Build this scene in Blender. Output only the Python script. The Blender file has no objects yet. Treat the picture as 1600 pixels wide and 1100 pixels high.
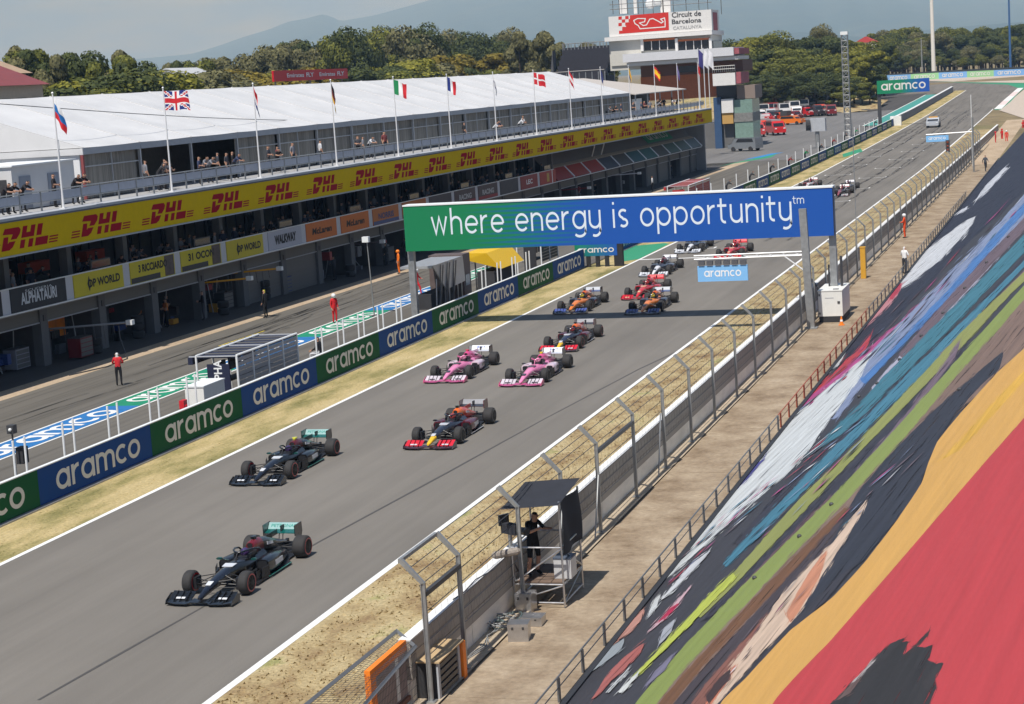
import bpy, bmesh, math, random
import numpy as np
from mathutils import Vector, Matrix
random.seed(7); np.random.seed(7)
S = bpy.context.scene
COL = S.collection
# ---------------------------------------------------------------- camera
F_PX = 3000.0; ROLL = 0.021; CAM_H = 12.3
_Y = np.array([902., -480., F_PX]); _Y /= np.linalg.norm(_Y)
_d = np.array([math.sin(ROLL), math.cos(ROLL), 0.]); _D = _d - _Y*(_d@_Y); _D /= np.linalg.norm(_D)
_X = np.cross(_D, _Y)
RM = np.array([_X, _Y, -_D]); CC = np.array([0., 0., CAM_H])
cam = bpy.data.cameras.new('camera'); camo = bpy.data.objects.new('camera', cam); COL.objects.link(camo)
cam.sensor_fit = 'HORIZONTAL'; cam.sensor_width = 36.0; cam.lens = 36.0*F_PX/1600.0
cam.clip_start = 0.5; cam.clip_end = 60000
r, u, b = RM[:, 0], -RM[:, 1], -RM[:, 2]
camo.matrix_world = Matrix(((r[0], u[0], b[0], 0), (r[1], u[1], b[1], 0), (r[2], u[2], b[2], CAM_H), (0, 0, 0, 1)))
S.camera = camo
# ---------------------------------------------------------------- sky, sun, exposure
SUN = Vector((-0.075, -0.57, 1.0)).normalized()
SUN_EL = math.asin(SUN.z)
w = bpy.data.worlds.new('World'); S.world = w; w.use_nodes = True
nt = w.node_tree; nt.nodes.clear()
def nd(t, ty, **kw):
    n = t.nodes.new(ty)
    for k, v in kw.items(): setattr(n, k, v)
    return n
wo = nd(nt, 'ShaderNodeOutputWorld'); wb = nd(nt, 'ShaderNodeBackground'); wb.inputs[1].default_value = 0.064
sky = nd(nt, 'ShaderNodeTexSky', sky_type='NISHITA', sun_disc=False, sun_elevation=SUN_EL,
         sun_rotation=math.atan2(SUN.x, SUN.y), altitude=100, air_density=1.2, dust_density=.5, ozone_density=2.0)
tc = nd(nt, 'ShaderNodeTexCoord'); mp = nd(nt, 'ShaderNodeMapping'); mp.inputs['Scale'].default_value = (1.0, 1.0, 5.0)
nz = nd(nt, 'ShaderNodeTexNoise'); nz.inputs['Scale'].default_value = 9.0; nz.inputs['Detail'].default_value = 7; nz.inputs['Roughness'].default_value = .55
cr = nd(nt, 'ShaderNodeValToRGB'); cr.color_ramp.elements[0].position = .34; cr.color_ramp.elements[1].position = .62
mx = nd(nt, 'ShaderNodeMixRGB'); mx.inputs[2].default_value = (3.2, 4.7, 8.2, 1)
mulc = nd(nt, 'ShaderNodeMath', operation='MULTIPLY'); mulc.inputs[1].default_value = .92
nt.links.new(tc.outputs['Generated'], mp.inputs[0]); nt.links.new(mp.outputs[0], nz.inputs['Vector'])
nt.links.new(nz.outputs[0], cr.inputs[0]); nt.links.new(cr.outputs[0], mulc.inputs[0]); nt.links.new(mulc.outputs[0], mx.inputs[0])
nt.links.new(sky.outputs[0], mx.inputs[1]); nt.links.new(mx.outputs[0], wb.inputs[0]); nt.links.new(wb.outputs[0], wo.inputs[0])
sl = bpy.data.lights.new('sun', 'SUN'); sl.energy = 5.0; sl.angle = math.radians(.53); sl.color = (1.0, .965, .915)
so = bpy.data.objects.new('sun', sl); COL.objects.link(so)
so.rotation_euler = SUN.to_track_quat('Z', 'Y').to_euler(); so.location = (0, 0, 80)
S.view_settings.view_transform = 'Standard'; S.view_settings.look = 'None'
S.view_settings.exposure = 0.0; S.view_settings.gamma = 1.0
S.render.engine = 'CYCLES'
S.cycles.max_bounces = 6; S.cycles.diffuse_bounces = 3; S.cycles.glossy_bounces = 2; S.cycles.transmission_bounces = 2; S.cycles.volume_bounces = 0; S.cycles.transparent_max_bounces = 6

# ---------------------------------------------------------------- where things stand: survey helpers
def ray(px, py): return RM@np.array([px-800., py-550., F_PX])
ZK = [(-1e5, 0.), (212., 0.), (260., .3), (304., .65), (367., 1.25), (419., 2.1), (486., 3.2), (560., 4.4), (700., 6.0), (1200., 7.0), (1e6, 7.0)]
def zg(y): return float(np.interp(y, [k[0] for k in ZK], [k[1] for k in ZK]))
def G(px, py, z=0.):
    q = ray(px, py); t = (z-CAM_H)/q[2]; p = CC+t*q; return Vector(p)
def GT(px, py):
    z = 0.
    for _ in range(40): p = G(px, py, z); z = .5*z+.5*zg(p.y)
    return G(px, py, z)
def PX(px, py, X): q = ray(px, py); return Vector(CC+X/q[0]*q)
def PY(px, py, Y): q = ray(px, py); return Vector(CC+Y/q[1]*q)
# pit building frame: u along the front, d into the building
PO = np.array([-46.5, 83., 0.]); PB = np.array([.0195, 1., 0.]); PB /= np.linalg.norm(PB); PN = np.array([-PB[1], PB[0], 0.])
PANG = math.atan2(-PB[0], PB[1])
def BW(u, d, z): p = PO+PB*u+PN*d; return Vector((p[0], p[1], z))
def BP(px, py, d):
    q = ray(px, py); o = CC-PO; t = (d-o@PN)/(q@PN); p = CC+t*q; return float((p-PO)@PB), float(p[2])

# ---------------------------------------------------------------- materials
MATS = {}
def lin(c):
    return tuple(((v/255.)/12.92 if v/255. <= .04045 else ((v/255.+.055)/1.055)**2.4) for v in c)
def mat(name, col, rough=.6, metal=0., var=.0, vs=3.0, bump=0., bs=40., stretch=None, spec=.5, coat=0., emit=None, trans=0., alpha=1.):
    if name in MATS: return MATS[name]
    m = bpy.data.materials.new(name); m.use_nodes = True; t = m.node_tree; p = t.nodes['Principled BSDF']
    p.inputs['Base Color'].default_value = (*col, 1); p.inputs['Roughness'].default_value = rough; p.inputs['Metallic'].default_value = metal
    p.inputs['Specular IOR Level'].default_value = spec
    if coat: p.inputs['Coat Weight'].default_value = coat; p.inputs['Coat Roughness'].default_value = .08
    if trans: p.inputs['Transmission Weight'].default_value = trans
    if alpha < 1: p.inputs['Alpha'].default_value = alpha
    if emit: p.inputs['Emission Color'].default_value = (*emit[0], 1); p.inputs['Emission Strength'].default_value = emit[1]
    if var or bump:
        co = nd(t, 'ShaderNodeTexCoord'); src = co.outputs['Object']
        if stretch:
            mpp = nd(t, 'ShaderNodeMapping'); mpp.inputs['Scale'].default_value = stretch; t.links.new(src, mpp.inputs[0]); src = mpp.outputs[0]
    if var:
        n = nd(t, 'ShaderNodeTexNoise'); n.inputs['Scale'].default_value = vs; n.inputs['Detail'].default_value = 8; n.inputs['Roughness'].default_value = .62
        t.links.new(src, n.inputs['Vector'])
        mr = nd(t, 'ShaderNodeMapRange'); mr.inputs[1].default_value = .25; mr.inputs[2].default_value = .75; mr.inputs[3].default_value = 1-var; mr.inputs[4].default_value = 1+var
        t.links.new(n.outputs[0], mr.inputs[0])
        mm = nd(t, 'ShaderNodeMixRGB', blend_type='MULTIPLY'); mm.inputs[0].default_value = 1; mm.inputs[1].default_value = (*col, 1)
        t.links.new(mr.outputs[0], mm.inputs[2]); t.links.new(mm.outputs[0], p.inputs['Base Color'])
        mr2 = nd(t, 'ShaderNodeMapRange'); mr2.inputs[3].default_value = max(.02, rough-.12); mr2.inputs[4].default_value = min(1, rough+.12)
        t.links.new(n.outputs[0], mr2.inputs[0]); t.links.new(mr2.outputs[0], p.inputs['Roughness'])
    if bump:
        n2 = nd(t, 'ShaderNodeTexNoise'); n2.inputs['Scale'].default_value = bs; n2.inputs['Detail'].default_value = 6
        t.links.new(src, n2.inputs['Vector']); bp = nd(t, 'ShaderNodeBump'); bp.inputs['Strength'].default_value = bump; bp.inputs['Distance'].default_value = .05
        t.links.new(n2.outputs[0], bp.inputs['Height']); t.links.new(bp.outputs[0], p.inputs['Normal'])
    MATS[name] = m; return m
def ramp_mat(name, stops, scale, rough=.9, stretch=(1, 1, 1), detail=9, bump=.3, bscale=30., second=None, spec=.2):
    """patchy ground colour: noise -> colour ramp, optional finer second noise multiplied in"""
    m = bpy.data.materials.new(name); m.use_nodes = True; t = m.node_tree; p = t.nodes['Principled BSDF']; p.inputs['Roughness'].default_value = rough
    p.inputs['Specular IOR Level'].default_value = spec
    co = nd(t, 'ShaderNodeTexCoord'); mpp = nd(t, 'ShaderNodeMapping'); mpp.inputs['Scale'].default_value = stretch
    t.links.new(co.outputs['Object'], mpp.inputs[0])
    n = nd(t, 'ShaderNodeTexNoise'); n.inputs['Scale'].default_value = scale; n.inputs['Detail'].default_value = detail; n.inputs['Roughness'].default_value = .65
    t.links.new(mpp.outputs[0], n.inputs['Vector'])
    rp = nd(t, 'ShaderNodeValToRGB'); e = rp.color_ramp.elements
    e[0].position, e[0].color = stops[0][0], (*stops[0][1], 1); e[1].position, e[1].color = stops[-1][0], (*stops[-1][1], 1)
    for s in stops[1:-1]: q = e.new(s[0]); q.color = (*s[1], 1)
    t.links.new(n.outputs[0], rp.inputs[0]); out = rp.outputs[0]
    if second:
        n2 = nd(t, 'ShaderNodeTexNoise'); n2.inputs['Scale'].default_value = second[0]; n2.inputs['Detail'].default_value = 8; n2.inputs['Roughness'].default_value = .7
        mp2 = nd(t, 'ShaderNodeMapping'); mp2.inputs['Scale'].default_value = second[2] if len(second) > 2 else (1, 1, 1)
        t.links.new(co.outputs['Object'], mp2.inputs[0]); t.links.new(mp2.outputs[0], n2.inputs['Vector'])
        mr = nd(t, 'ShaderNodeMapRange'); mr.inputs[1].default_value = .3; mr.inputs[2].default_value = .7; mr.inputs[3].default_value = 1-second[1]; mr.inputs[4].default_value = 1+second[1]
        t.links.new(n2.outputs[0], mr.inputs[0]); mm = nd(t, 'ShaderNodeMixRGB', blend_type='MULTIPLY'); mm.inputs[0].default_value = 1
        t.links.new(out, mm.inputs[1]); t.links.new(mr.outputs[0], mm.inputs[2]); out = mm.outputs[0]
    t.links.new(out, p.inputs['Base Color'])
    if bump:
        n3 = nd(t, 'ShaderNodeTexNoise'); n3.inputs['Scale'].default_value = bscale; n3.inputs['Detail'].default_value = 6
        t.links.new(co.outputs['Object'], n3.inputs['Vector']); bp = nd(t, 'ShaderNodeBump'); bp.inputs['Strength'].default_value = bump; bp.inputs['Distance'].default_value = .05
        t.links.new(n3.outputs[0], bp.inputs['Height']); t.links.new(bp.outputs[0], p.inputs['Normal'])
    MATS[name] = m; return m

# ---------------------------------------------------------------- mesh builder and tagging
class MB:
    def __init__(s): s.v = []; s.f = []; s.mi = []
    def add(s, vs, fs, mi=0):
        o = len(s.v); s.v += [tuple(v) for v in vs]; s.f += [tuple(i+o for i in f) for f in fs]; s.mi += [mi]*len(fs); return s
    def box(s, a, b, mi=0):
        x0, y0, z0 = a; x1, y1, z1 = b
        if x0 > x1: x0, x1 = x1, x0
        if y0 > y1: y0, y1 = y1, y0
        if z0 > z1: z0, z1 = z1, z0
        return s.add([(x0, y0, z0), (x1, y0, z0), (x1, y1, z0), (x0, y1, z0), (x0, y0, z1), (x1, y0, z1), (x1, y1, z1), (x0, y1, z1)],
                     [(3, 2, 1, 0), (4, 5, 6, 7), (0, 1, 5, 4), (1, 2, 6, 5), (2, 3, 7, 6), (3, 0, 4, 7)], mi)
    def hexa(s, p, mi=0):
        return s.add(p, [(3, 2, 1, 0), (4, 5, 6, 7), (0, 1, 5, 4), (1, 2, 6, 5), (2, 3, 7, 6), (3, 0, 4, 7)], mi)
    def quad(s, a, b, c, d, mi=0): return s.add([a, b, c, d], [(0, 1, 2, 3)], mi)
    def tube(s, pts, r, n=8, mi=0, cap=True):
        pts = [Vector(p) for p in pts]; rs = r if isinstance(r, (list, tuple)) else [r]*len(pts)
        rings = []; ref = None
        for i, p in enumerate(pts):
            d = (pts[min(i+1, len(pts)-1)]-pts[max(i-1, 0)]).normalized()
            if ref is None: ref = Vector((0, 0, 1)) if abs(d.z) < .9 else Vector((1, 0, 0))
            a = d.cross(ref).normalized(); c = d.cross(a).normalized(); ref = a.cross(d).normalized()
            rings.append([p+(a*math.cos(k*2*math.pi/n)+c*math.sin(k*2*math.pi/n))*rs[i] for k in range(n)])
        return s.loft(rings, cap, mi)
    def loft(s, rings, cap=True, mi=0):
        n = len(rings[0]); vs = [v for q in rings for v in q]; fs = []
        for i in range(len(rings)-1):
            for k in range(n): fs.append((i*n+k, i*n+(k+1) % n, (i+1)*n+(k+1) % n, (i+1)*n+k))
        if cap: fs.append(tuple(range(n))[::-1]); fs.append(tuple((len(rings)-1)*n+k for k in range(n)))
        return s.add(vs, fs, mi)
    def poly(s, pts, mi=0): return s.add(pts, [tuple(range(len(pts)))], mi)
    def prism(s, pts, ext, mi=0):
        n = len(pts); a = [Vector(p) for p in pts]; e = Vector(ext); q = [p+e for p in a]
        fs = [tuple(range(n))[::-1], tuple(range(n, 2*n))]+[(k, (k+1) % n, n+(k+1) % n, n+k) for k in range(n)]
        return s.add(a+q, fs, mi)
    def ball(s, c, r, n=10, m=6, mi=0, sc=(1, 1, 1)):
        rings = []
        for i in range(1, m):
            th = math.pi*i/m; rings.append([(c[0]+r*sc[0]*math.sin(th)*math.cos(2*math.pi*k/n), c[1]+r*sc[1]*math.sin(th)*math.sin(2*math.pi*k/n), c[2]+r*sc[2]*math.cos(th)) for k in range(n)])
        return s.loft(rings, True, mi)
    def mesh(s, name, smooth=False, fix=True):
        me = bpy.data.meshes.new(name); me.from_pydata(s.v, [], s.f)
        if s.f: me.polygons.foreach_set('material_index', s.mi)
        if fix:
            bm = bmesh.new(); bm.from_mesh(me); bmesh.ops.recalc_face_normals(bm, faces=bm.faces); bm.to_mesh(me); bm.free()
        if smooth:
            for p in me.polygons: p.use_smooth = True
        me.update(); return me
    def build(s, name, mats, parent=None, smooth=False, fix=True, loc=None, rz=None):
        return link(name, s.mesh(name, smooth, fix), mats, parent, loc, rz)
def link(name, me, mats, parent=None, loc=None, rz=None):
    o = bpy.data.objects.new(name, me); COL.objects.link(o)
    if mats is not None:
        for m in (mats if isinstance(mats, (list, tuple)) else [mats]):
            if len(me.materials) < len(mats if isinstance(mats, (list, tuple)) else [mats]): me.materials.append(m)
        for i, m in enumerate(mats if isinstance(mats, (list, tuple)) else [mats]):
            if me.materials[i] != m: o.material_slots[i].link = 'OBJECT'; o.material_slots[i].material = m
    if parent: o.parent = parent
    if loc is not None: o.location = loc
    if rz is not None: o.rotation_euler = (0, 0, rz)
    return o
def tag(o, label=None, cat=None, group=None, kind=None):
    if label: o['label'] = label
    if cat: o['category'] = cat
    if group: o['group'] = group
    if kind: o['kind'] = kind
    return o
def empty(name, loc=(0, 0, 0), rz=0, label=None, cat=None, group=None):
    o = bpy.data.objects.new(name, None); COL.objects.link(o); o.location = loc; o.rotation_euler = (0, 0, rz); o.empty_display_size = .3
    return tag(o, label, cat, group)
def copy_tree(o, parent=None):
    c = o.copy(); COL.objects.link(c); c.parent = parent
    for ch in list(o.children): copy_tree(ch, c)
    return c
def smooth_by_angle(o, deg=40):
    me = o.data
    for p in me.polygons: p.use_smooth = True
    bm = bmesh.new(); bm.from_mesh(me)
    for e in bm.edges:
        if len(e.link_faces) == 2 and e.calc_face_angle(0) > math.radians(deg): e.smooth = False
    bm.to_mesh(me); bm.free()
def oriented(o, origin, xdir, zdir):
    """place an object so that its local x runs along xdir and local z along zdir"""
    x = Vector(xdir).normalized(); z = Vector(zdir).normalized(); y = z.cross(x).normalized(); z = x.cross(y)
    o.matrix_local = Matrix(((x.x, y.x, z.x, origin[0]), (x.y, y.y, z.y, origin[1]), (x.z, y.z, z.z, origin[2]), (0, 0, 0, 1)))

# ---------------------------------------------------------------- lettering: constant-stroke rounded letters as flat ribbons
def arc(cx, cy, rx, ry, a0, a1, n=14): return [(cx+rx*math.cos(math.radians(a0+(a1-a0)*i/n)), cy+ry*math.sin(math.radians(a0+(a1-a0)*i/n))) for i in range(n+1)]
def glyphs(wd):
    h = wd/2; R = .5-h
    o_ = lambda: arc(.5-h, .5, R, R, 0, 360, 26)
    G_ = {}
    G_['o'] = (1.0-wd+wd, [o_()])
    G_['a'] = (1.0, [o_(), [(1-wd-.0, 1-h*.2), (1-wd, 0)]])
    G_['c'] = (.86, [arc(.5-h, .5, R, R, 48, 312, 20)])
    G_['e'] = (.98, [arc(.5-h, .5, R, R, 0, 318, 22), [(h*.9, .5), (2*R-h*.2+.0, .5)]])
    G_['r'] = (.58, [[(0, 0), (0, 1)], [(0, .45)]+arc(.42, .5, .42, .5-h, 180, 85, 8)])
    G_['n'] = (.9, [[(0, 0), (0, 1)], [(0, .5)]+arc(.37, .6, .37, .4-h, 180, 0, 12)+[(.74, 0)]])
    G_['m'] = (1.42, [[(0, 0), (0, 1)], [(0, .5)]+arc(.31, .62, .31, .38-h, 180, 0, 10)+[(.62, 0)], [(.62, .5)]+arc(.93, .62, .31, .38-h, 180, 0, 10)+[(1.24, 0)]])
    G_['h'] = (.9, [[(0, 0), (0, 1.45)], [(0, .5)]+arc(.37, .6, .37, .4-h, 180, 0, 12)+[(.74, 0)]])
    G_['u'] = (.9, [[(.74, 1), (.74, 0)], [(0, 1), (0, .4)]+arc(.37, .4, .37, .4-h, 180, 360, 12)])
    G_['w'] = (1.28, [[(0, 1), (.28, h), (.56, .95), (.84, h), (1.12, 1)]])
    G_['y'] = (.9, [[(0, 1), (0, .4)]+arc(.37, .4, .37, .4-h, 180, 360, 12), [(.74, 1), (.74, -.1)]+arc(.37, -.08, .37, .3, 0, -120, 10)])
    G_['g'] = (1.0, [o_(), [(1-wd, 1), (1-wd, -.1)]+arc(.5-h, -.08, R, .3, 0, -140, 10)])
    G_['p'] = (1.0, [o_(), [(0, 1), (0, -.42)]])
    G_['i'] = (.2, [[(0, 0), (0, 1)], [(0, 1.24), (0, 1.24+wd)]])
    G_['s'] = (.72, [arc(.29, .73, .27, .27-h, 40, 270, 12)[:-1]+arc(.29, .26, .27, .26-h, 90, -140, 12)])
    G_['t'] = (.6, [[(.12, 1.32), (.12, .35)]+arc(.36, .3, .24, .3-h, 180, 285, 8), [(-.14, .94), (.5, .94)]])
    G_['l'] = (.2, [[(0, 0), (0, 1.45)]])
    G_[' '] = (.45, [])
    return G_
def ribbon(pts, wd, closed=False):
    P = [Vector((p[0], p[1])) for p in pts]; L = []; n = len(P); cl = (P[0]-P[-1]).length < 1e-4
    for i in range(n):
        a = P[i-1] if i > 0 else (P[-2] if cl else P[0]); c = P[i+1] if i < n-1 else (P[1] if cl else P[-1])
        d1 = (P[i]-a); d2 = (c-P[i])
        if d1.length < 1e-6: d1 = d2
        if d2.length < 1e-6: d2 = d1
        d1 = d1.normalized(); d2 = d2.normalized(); n1 = Vector((-d1.y, d1.x)); n2 = Vector((-d2.y, d2.x)); m = (n1+n2)
        m = m.normalized() if m.length > 1e-4 else n1
        k = 1/max(.45, m.dot(n1)); L.append((P[i]+m*wd/2*k, P[i]-m*wd/2*k))
    return L
def stroke_text(txt, size, weight=.2, gap=.14, dz=.0015):
    """flat lettering in local x (along), z (up), lifted slightly in -y stroke by stroke; returns MB and its length"""
    gl = glyphs(weight); mb = MB(); x = 0.
    for ch in txt:
        adv, strokes = gl[ch]
        for si, st in enumerate(strokes):
            L = ribbon(st, weight); vs = []; fs = []
            for l, q in L: vs.append(((x+l.x+weight/2)*size, -dz*(1+si), l.y*size)); vs.append(((x+q.x+weight/2)*size, -dz*(1+si), q.y*size))
            for i in range(len(L)-1): fs.append((2*i, 2*i+1, 2*i+3, 2*i+2))
            mb.add(vs, fs)
        x += adv+gap
    return mb, (x-gap)*size
FONTC = {}
def font_mesh(txt, size=1., bold=0., shear=0., extrude=0.):
    k = (txt, size, bold, shear)
    if k in FONTC: return FONTC[k]
    c = bpy.data.curves.new('lettering', 'FONT'); c.body = txt; c.size = size; c.offset = bold; c.shear = shear; c.align_x = 'CENTER'; c.align_y = 'CENTER'; c.resolution_u = 3
    o = bpy.data.objects.new('lettering', c); COL.objects.link(o); dg = bpy.context.evaluated_depsgraph_get(); dg.update()
    me = bpy.data.meshes.new_from_object(o.evaluated_get(dg)); bpy.data.objects.remove(o); bpy.data.curves.remove(c)
    me.materials.clear(); FONTC[k] = me; return me
def put_font(txt, size, m, parent, origin, xdir, updir, bold=0., shear=0., name='lettering', fit=None):
    me = font_mesh(txt, size, bold, shear); o = link(name, me, m, parent)
    sx = sy = 1.
    if fit:
        xs = [v.co.x for v in me.vertices]; ys = [v.co.y for v in me.vertices]; sx = fit[0]/(max(xs)-min(xs)); sy = fit[1]/(max(ys)-min(ys))
    x = Vector(xdir).normalized(); z = x.cross(Vector(updir)).normalized(); y = z.cross(x)
    o.matrix_local = Matrix(((x.x*sx, y.x*sy, z.x, origin[0]), (x.y*sx, y.y*sy, z.y, origin[1]), (x.z*sx, y.z*sy, z.z, origin[2]), (0, 0, 0, 1)))
    return o
# ================================================================ SETTING
def strip(name, xa, xb, y0, y1, dz, m, step=8., parent=None, nx=1, kind='structure'):
    fa = xa if callable(xa) else (lambda y: xa); fb = xb if callable(xb) else (lambda y: xb)
    n = max(1, int((y1-y0)/step)); mb = MB(); vs = []; fs = []
    for i in range(n+1):
        y = y0+(y1-y0)*i/n
        for k in range(nx+1): vs.append((fa(y)+(fb(y)-fa(y))*k/nx, y, zg(y)+dz))
    for i in range(n):
        for k in range(nx): a = i*(nx+1)+k; fs.append((a, a+1, a+nx+2, a+nx+1))
    mb.add(vs, fs); o = mb.build(name, m, parent, fix=False)
    if kind and not parent: tag(o, kind=kind)
    return o
def gpoly(name, pts, dz, m, parent=None, kind='structure'):
    """a ground sheet whose outline was surveyed point by point"""
    mb = MB(); mb.poly([Vector(p)+Vector((0, 0, dz)) for p in pts]); o = mb.build(name, m, parent, fix=False)
    if o.data.polygons[0].normal.z < 0: o.data.flip_normals()
    if kind and not parent: tag(o, kind=kind)
    return o
def asphalt(name, base, marks):
    m = bpy.data.materials.new(name); m.use_nodes = True; t = m.node_tree; p = t.nodes['Principled BSDF']; p.inputs['Specular IOR Level'].default_value = .35
    co = nd(t, 'ShaderNodeTexCoord')
    def noise(scale, st, det=8, rough=.6):
        mpp = nd(t, 'ShaderNodeMapping'); mpp.inputs['Scale'].default_value = st; t.links.new(co.outputs['Object'], mpp.inputs[0])
        n = nd(t, 'ShaderNodeTexNoise'); n.inputs['Scale'].default_value = scale; n.inputs['Detail'].default_value = det; n.inputs['Roughness'].default_value = rough
        t.links.new(mpp.outputs[0], n.inputs['Vector']); return n.outputs[0]
    def mrange(s, a, b_, c, d):
        q = nd(t, 'ShaderNodeMapRange'); q.inputs[1].default_value, q.inputs[2].default_value, q.inputs[3].default_value, q.inputs[4].default_value = a, b_, c, d
        t.links.new(s, q.inputs[0]); return q.outputs[0]
    def mul(a, b_):
        q = nd(t, 'ShaderNodeMath', operation='MULTIPLY'); t.links.new(a, q.inputs[0]); t.links.new(b_, q.inputs[1]); return q.outputs[0]
    big = mrange(noise(.18, (1, .35, 1)), .3, .7, .86, 1.12); fine = mrange(noise(26, (1, 1, 1), 10, .75), .25, .75, .80, 1.2); lanes = mrange(noise(1.1, (1, .02, 1), 5), .3, .7, .87, 1.10)
    v = mul(mul(big, fine), lanes)
    if marks:
        sep = nd(t, 'ShaderNodeSeparateXYZ'); t.links.new(co.outputs['Object'], sep.inputs[0])
        st = mrange(noise(2.6, (1, .012, 1), 6, .55), .50, .70, 1., .66); rng = mrange(sep.outputs['Y'], marks[0], marks[1], 0., 1.)
        q = nd(t, 'ShaderNodeMixRGB'); q.inputs[1].default_value = (1, 1, 1, 1); t.links.new(rng, q.inputs[0]); t.links.new(st, q.inputs[2]); v = mul(v, q.outputs[0])
    mm = nd(t, 'ShaderNodeMixRGB', blend_type='MULTIPLY'); mm.inputs[0].default_value = 1; mm.inputs[1].default_value = (*base, 1); t.links.new(v, mm.inputs[2])
    t.links.new(mm.outputs[0], p.inputs['Base Color']); t.links.new(mrange(fine, .8, 1.2, .72, .9), p.inputs['Roughness'])
    bp = nd(t, 'ShaderNodeBump'); bp.inputs['Strength'].default_value = .22; bp.inputs['Distance'].default_value = .02; t.links.new(noise(55, (1, 1, 1)), bp.inputs['Height']); t.links.new(bp.outputs[0], p.inputs['Normal'])
    MATS[name] = m; return m
M_ASPH = asphalt('asphalt_track', (.182, .167, .146), (105., 260.)); M_PIT = asphalt('asphalt_pit', (.137, .127, .110), (40., 60.))
M_PADD = asphalt('asphalt_paddock', (.17, .165, .16), None)
M_WHITE = mat('white_paint', (.78, .78, .76), .7, var=.10, vs=6); M_CONC = mat('concrete', (.42, .40, .37), .85, var=.18, vs=1.7, bump=.2)
M_GRASSR = ramp_mat('dry_grass', [(.28, (.14, .088, .05)), (.38, (.255, .175, .09)), (.48, (.37, .285, .15)), (.58, (.44, .355, .20)), (.66, (.30, .285, .12)), (.76, (.20, .215, .08))], .7, stretch=(1, .55, 1), second=(11, .42), bump=.2, bscale=9)
M_GRASSL = ramp_mat('mown_grass', [(.28, (.13, .13, .045)), (.42, (.28, .24, .10)), (.55, (.44, .35, .17)), (.72, (.52, .42, .23))], .7, stretch=(1, .30, 1), second=(10, .34), bump=.15, bscale=9)
M_EARTH = ramp_mat('earth', [(.3, (.16, .13, .07)), (.5, (.24, .19, .11)), (.7, (.12, .13, .05))], .03, second=(.4, .35), bump=.3, bscale=2)
M_TAN = ramp_mat('tan_concrete', [(.3, (.36, .27, .18)), (.6, (.48, .38, .27)), (.8, (.42, .34, .26))], .35, stretch=(1, .3, 1), second=(6, .25), bump=.2)
M_WALK = ramp_mat('walkway_concrete', [(.28, (.17, .122, .078)), (.42, (.265, .20, .135)), (.58, (.36, .285, .20)), (.74, (.43, .35, .26))], .7, stretch=(1, .8, 1), second=(6, .22, (1, 1, 1)), bump=.12, bscale=25)

gr = MB(); ysg = [-290, -100, 0, 100, 200, 212, 260, 304, 367, 419, 486, 560, 700, 900, 1200, 2000, 4000, 9000, 17500]; xsg = [-18500, -7000, -2500, -900, -400, -150, -60, 0, 60, 200, 700, 2500, 7000, 18500]
gr.add([(x, y, zg(y)-.05) for y in ysg for x in xsg], [(j*len(xsg)+i, j*len(xsg)+i+1, (j+1)*len(xsg)+i+1, (j+1)*len(xsg)+i) for j in range(len(ysg)-1) for i in range(len(xsg)-1)])
tag(gr.build('ground', M_EARTH, fix=False), kind='structure')
track = strip('race_track', -29.1, -17.72, -40, 500, 0, M_ASPH, 6, nx=4)
strip('grass_verge', -31.75, -29.1, -40, 500, .004, M_GRASSL, 6, nx=2)
strip('grass_verge', -17.72, -13.55, -40, 300, .004, M_GRASSR, 6, nx=3)
for x0, x1, y0, y1 in ((-29.16, -28.98, -40, 490), (-17.80, -17.60, -40, 400)): strip('edge_line', x0, x1, y0, y1, .010, M_WHITE, 6)
strip('start_line', -28.98, -17.8, 124.6, 125.0, .008, M_WHITE, .4)
pit = strip('pit_lane', lambda y: -31.9 if y < 340 else -31.9, lambda y: BW(y-83, -1.2, 0).x if y < 245 else -60, -10, 340, .0, M_PIT, 5, nx=4)
tanx0 = lambda y: BW(y-83, -1.2, 0).x; tanx1 = lambda y: BW(y-83, .35, 0).x
strip('pit_kerb_strip', tanx1, tanx0, -10, 262, .004, M_TAN, 6)
M_APRON = asphalt('asphalt_apron', (.075, .070, .066), None)  # apron asphalt made darker: the building's shade is put into its colour
strip('pit_apron', lambda y: BW(y-83, 14, 0).x, tanx1, -10, 262, .0, M_APRON, 6)
strip('paddock', -420, -58, -60, 420, -.02, M_PADD, 20)
strip('paddock', -90, -32.3, 246, 332, .012, M_PADD, 6)
strip('paddock', -90, -37.9, 332, 398, .012, M_PADD, 6)
strip('paddock', -53, -37.9, 398, 480, .05, M_APRON, 6)
# yellow dashed pit line and tyre-worn seam
M_YEL = mat('yellow_paint', (.62, .48, .06), .7, var=.2, vs=5)
a_, b_ = G(342, 541), G(413, 517); gpoly('yellow_line', [a_+Vector((-.06, 0, 0)), a_+Vector((.06, 0, 0)), b_+Vector((.06, 0, 0)), b_+Vector((-.06, 0, 0))], .008, M_YEL)
M_TAR = mat('tar_seam', (.075, .070, .064), .6, var=.3, vs=9)
seam = [G(x, y) for x, y in ((60, 1094), (182, 1025), (320, 947), (500, 846), (700, 738), (850, 655), (1000, 576), (1085, 537))]
mb = MB(); vs = []
for i, p in enumerate(seam): wdt = .035+.012*math.sin(i*2.1); vs += [(p.x-wdt, p.y, .006), (p.x+wdt, p.y, .006)]
mb.add(vs, [(2*i, 2*i+1, 2*i+3, 2*i+2) for i in range(len(seam)-1)]); mb.build('tar_seam', M_TAR, track, fix=False)
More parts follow.
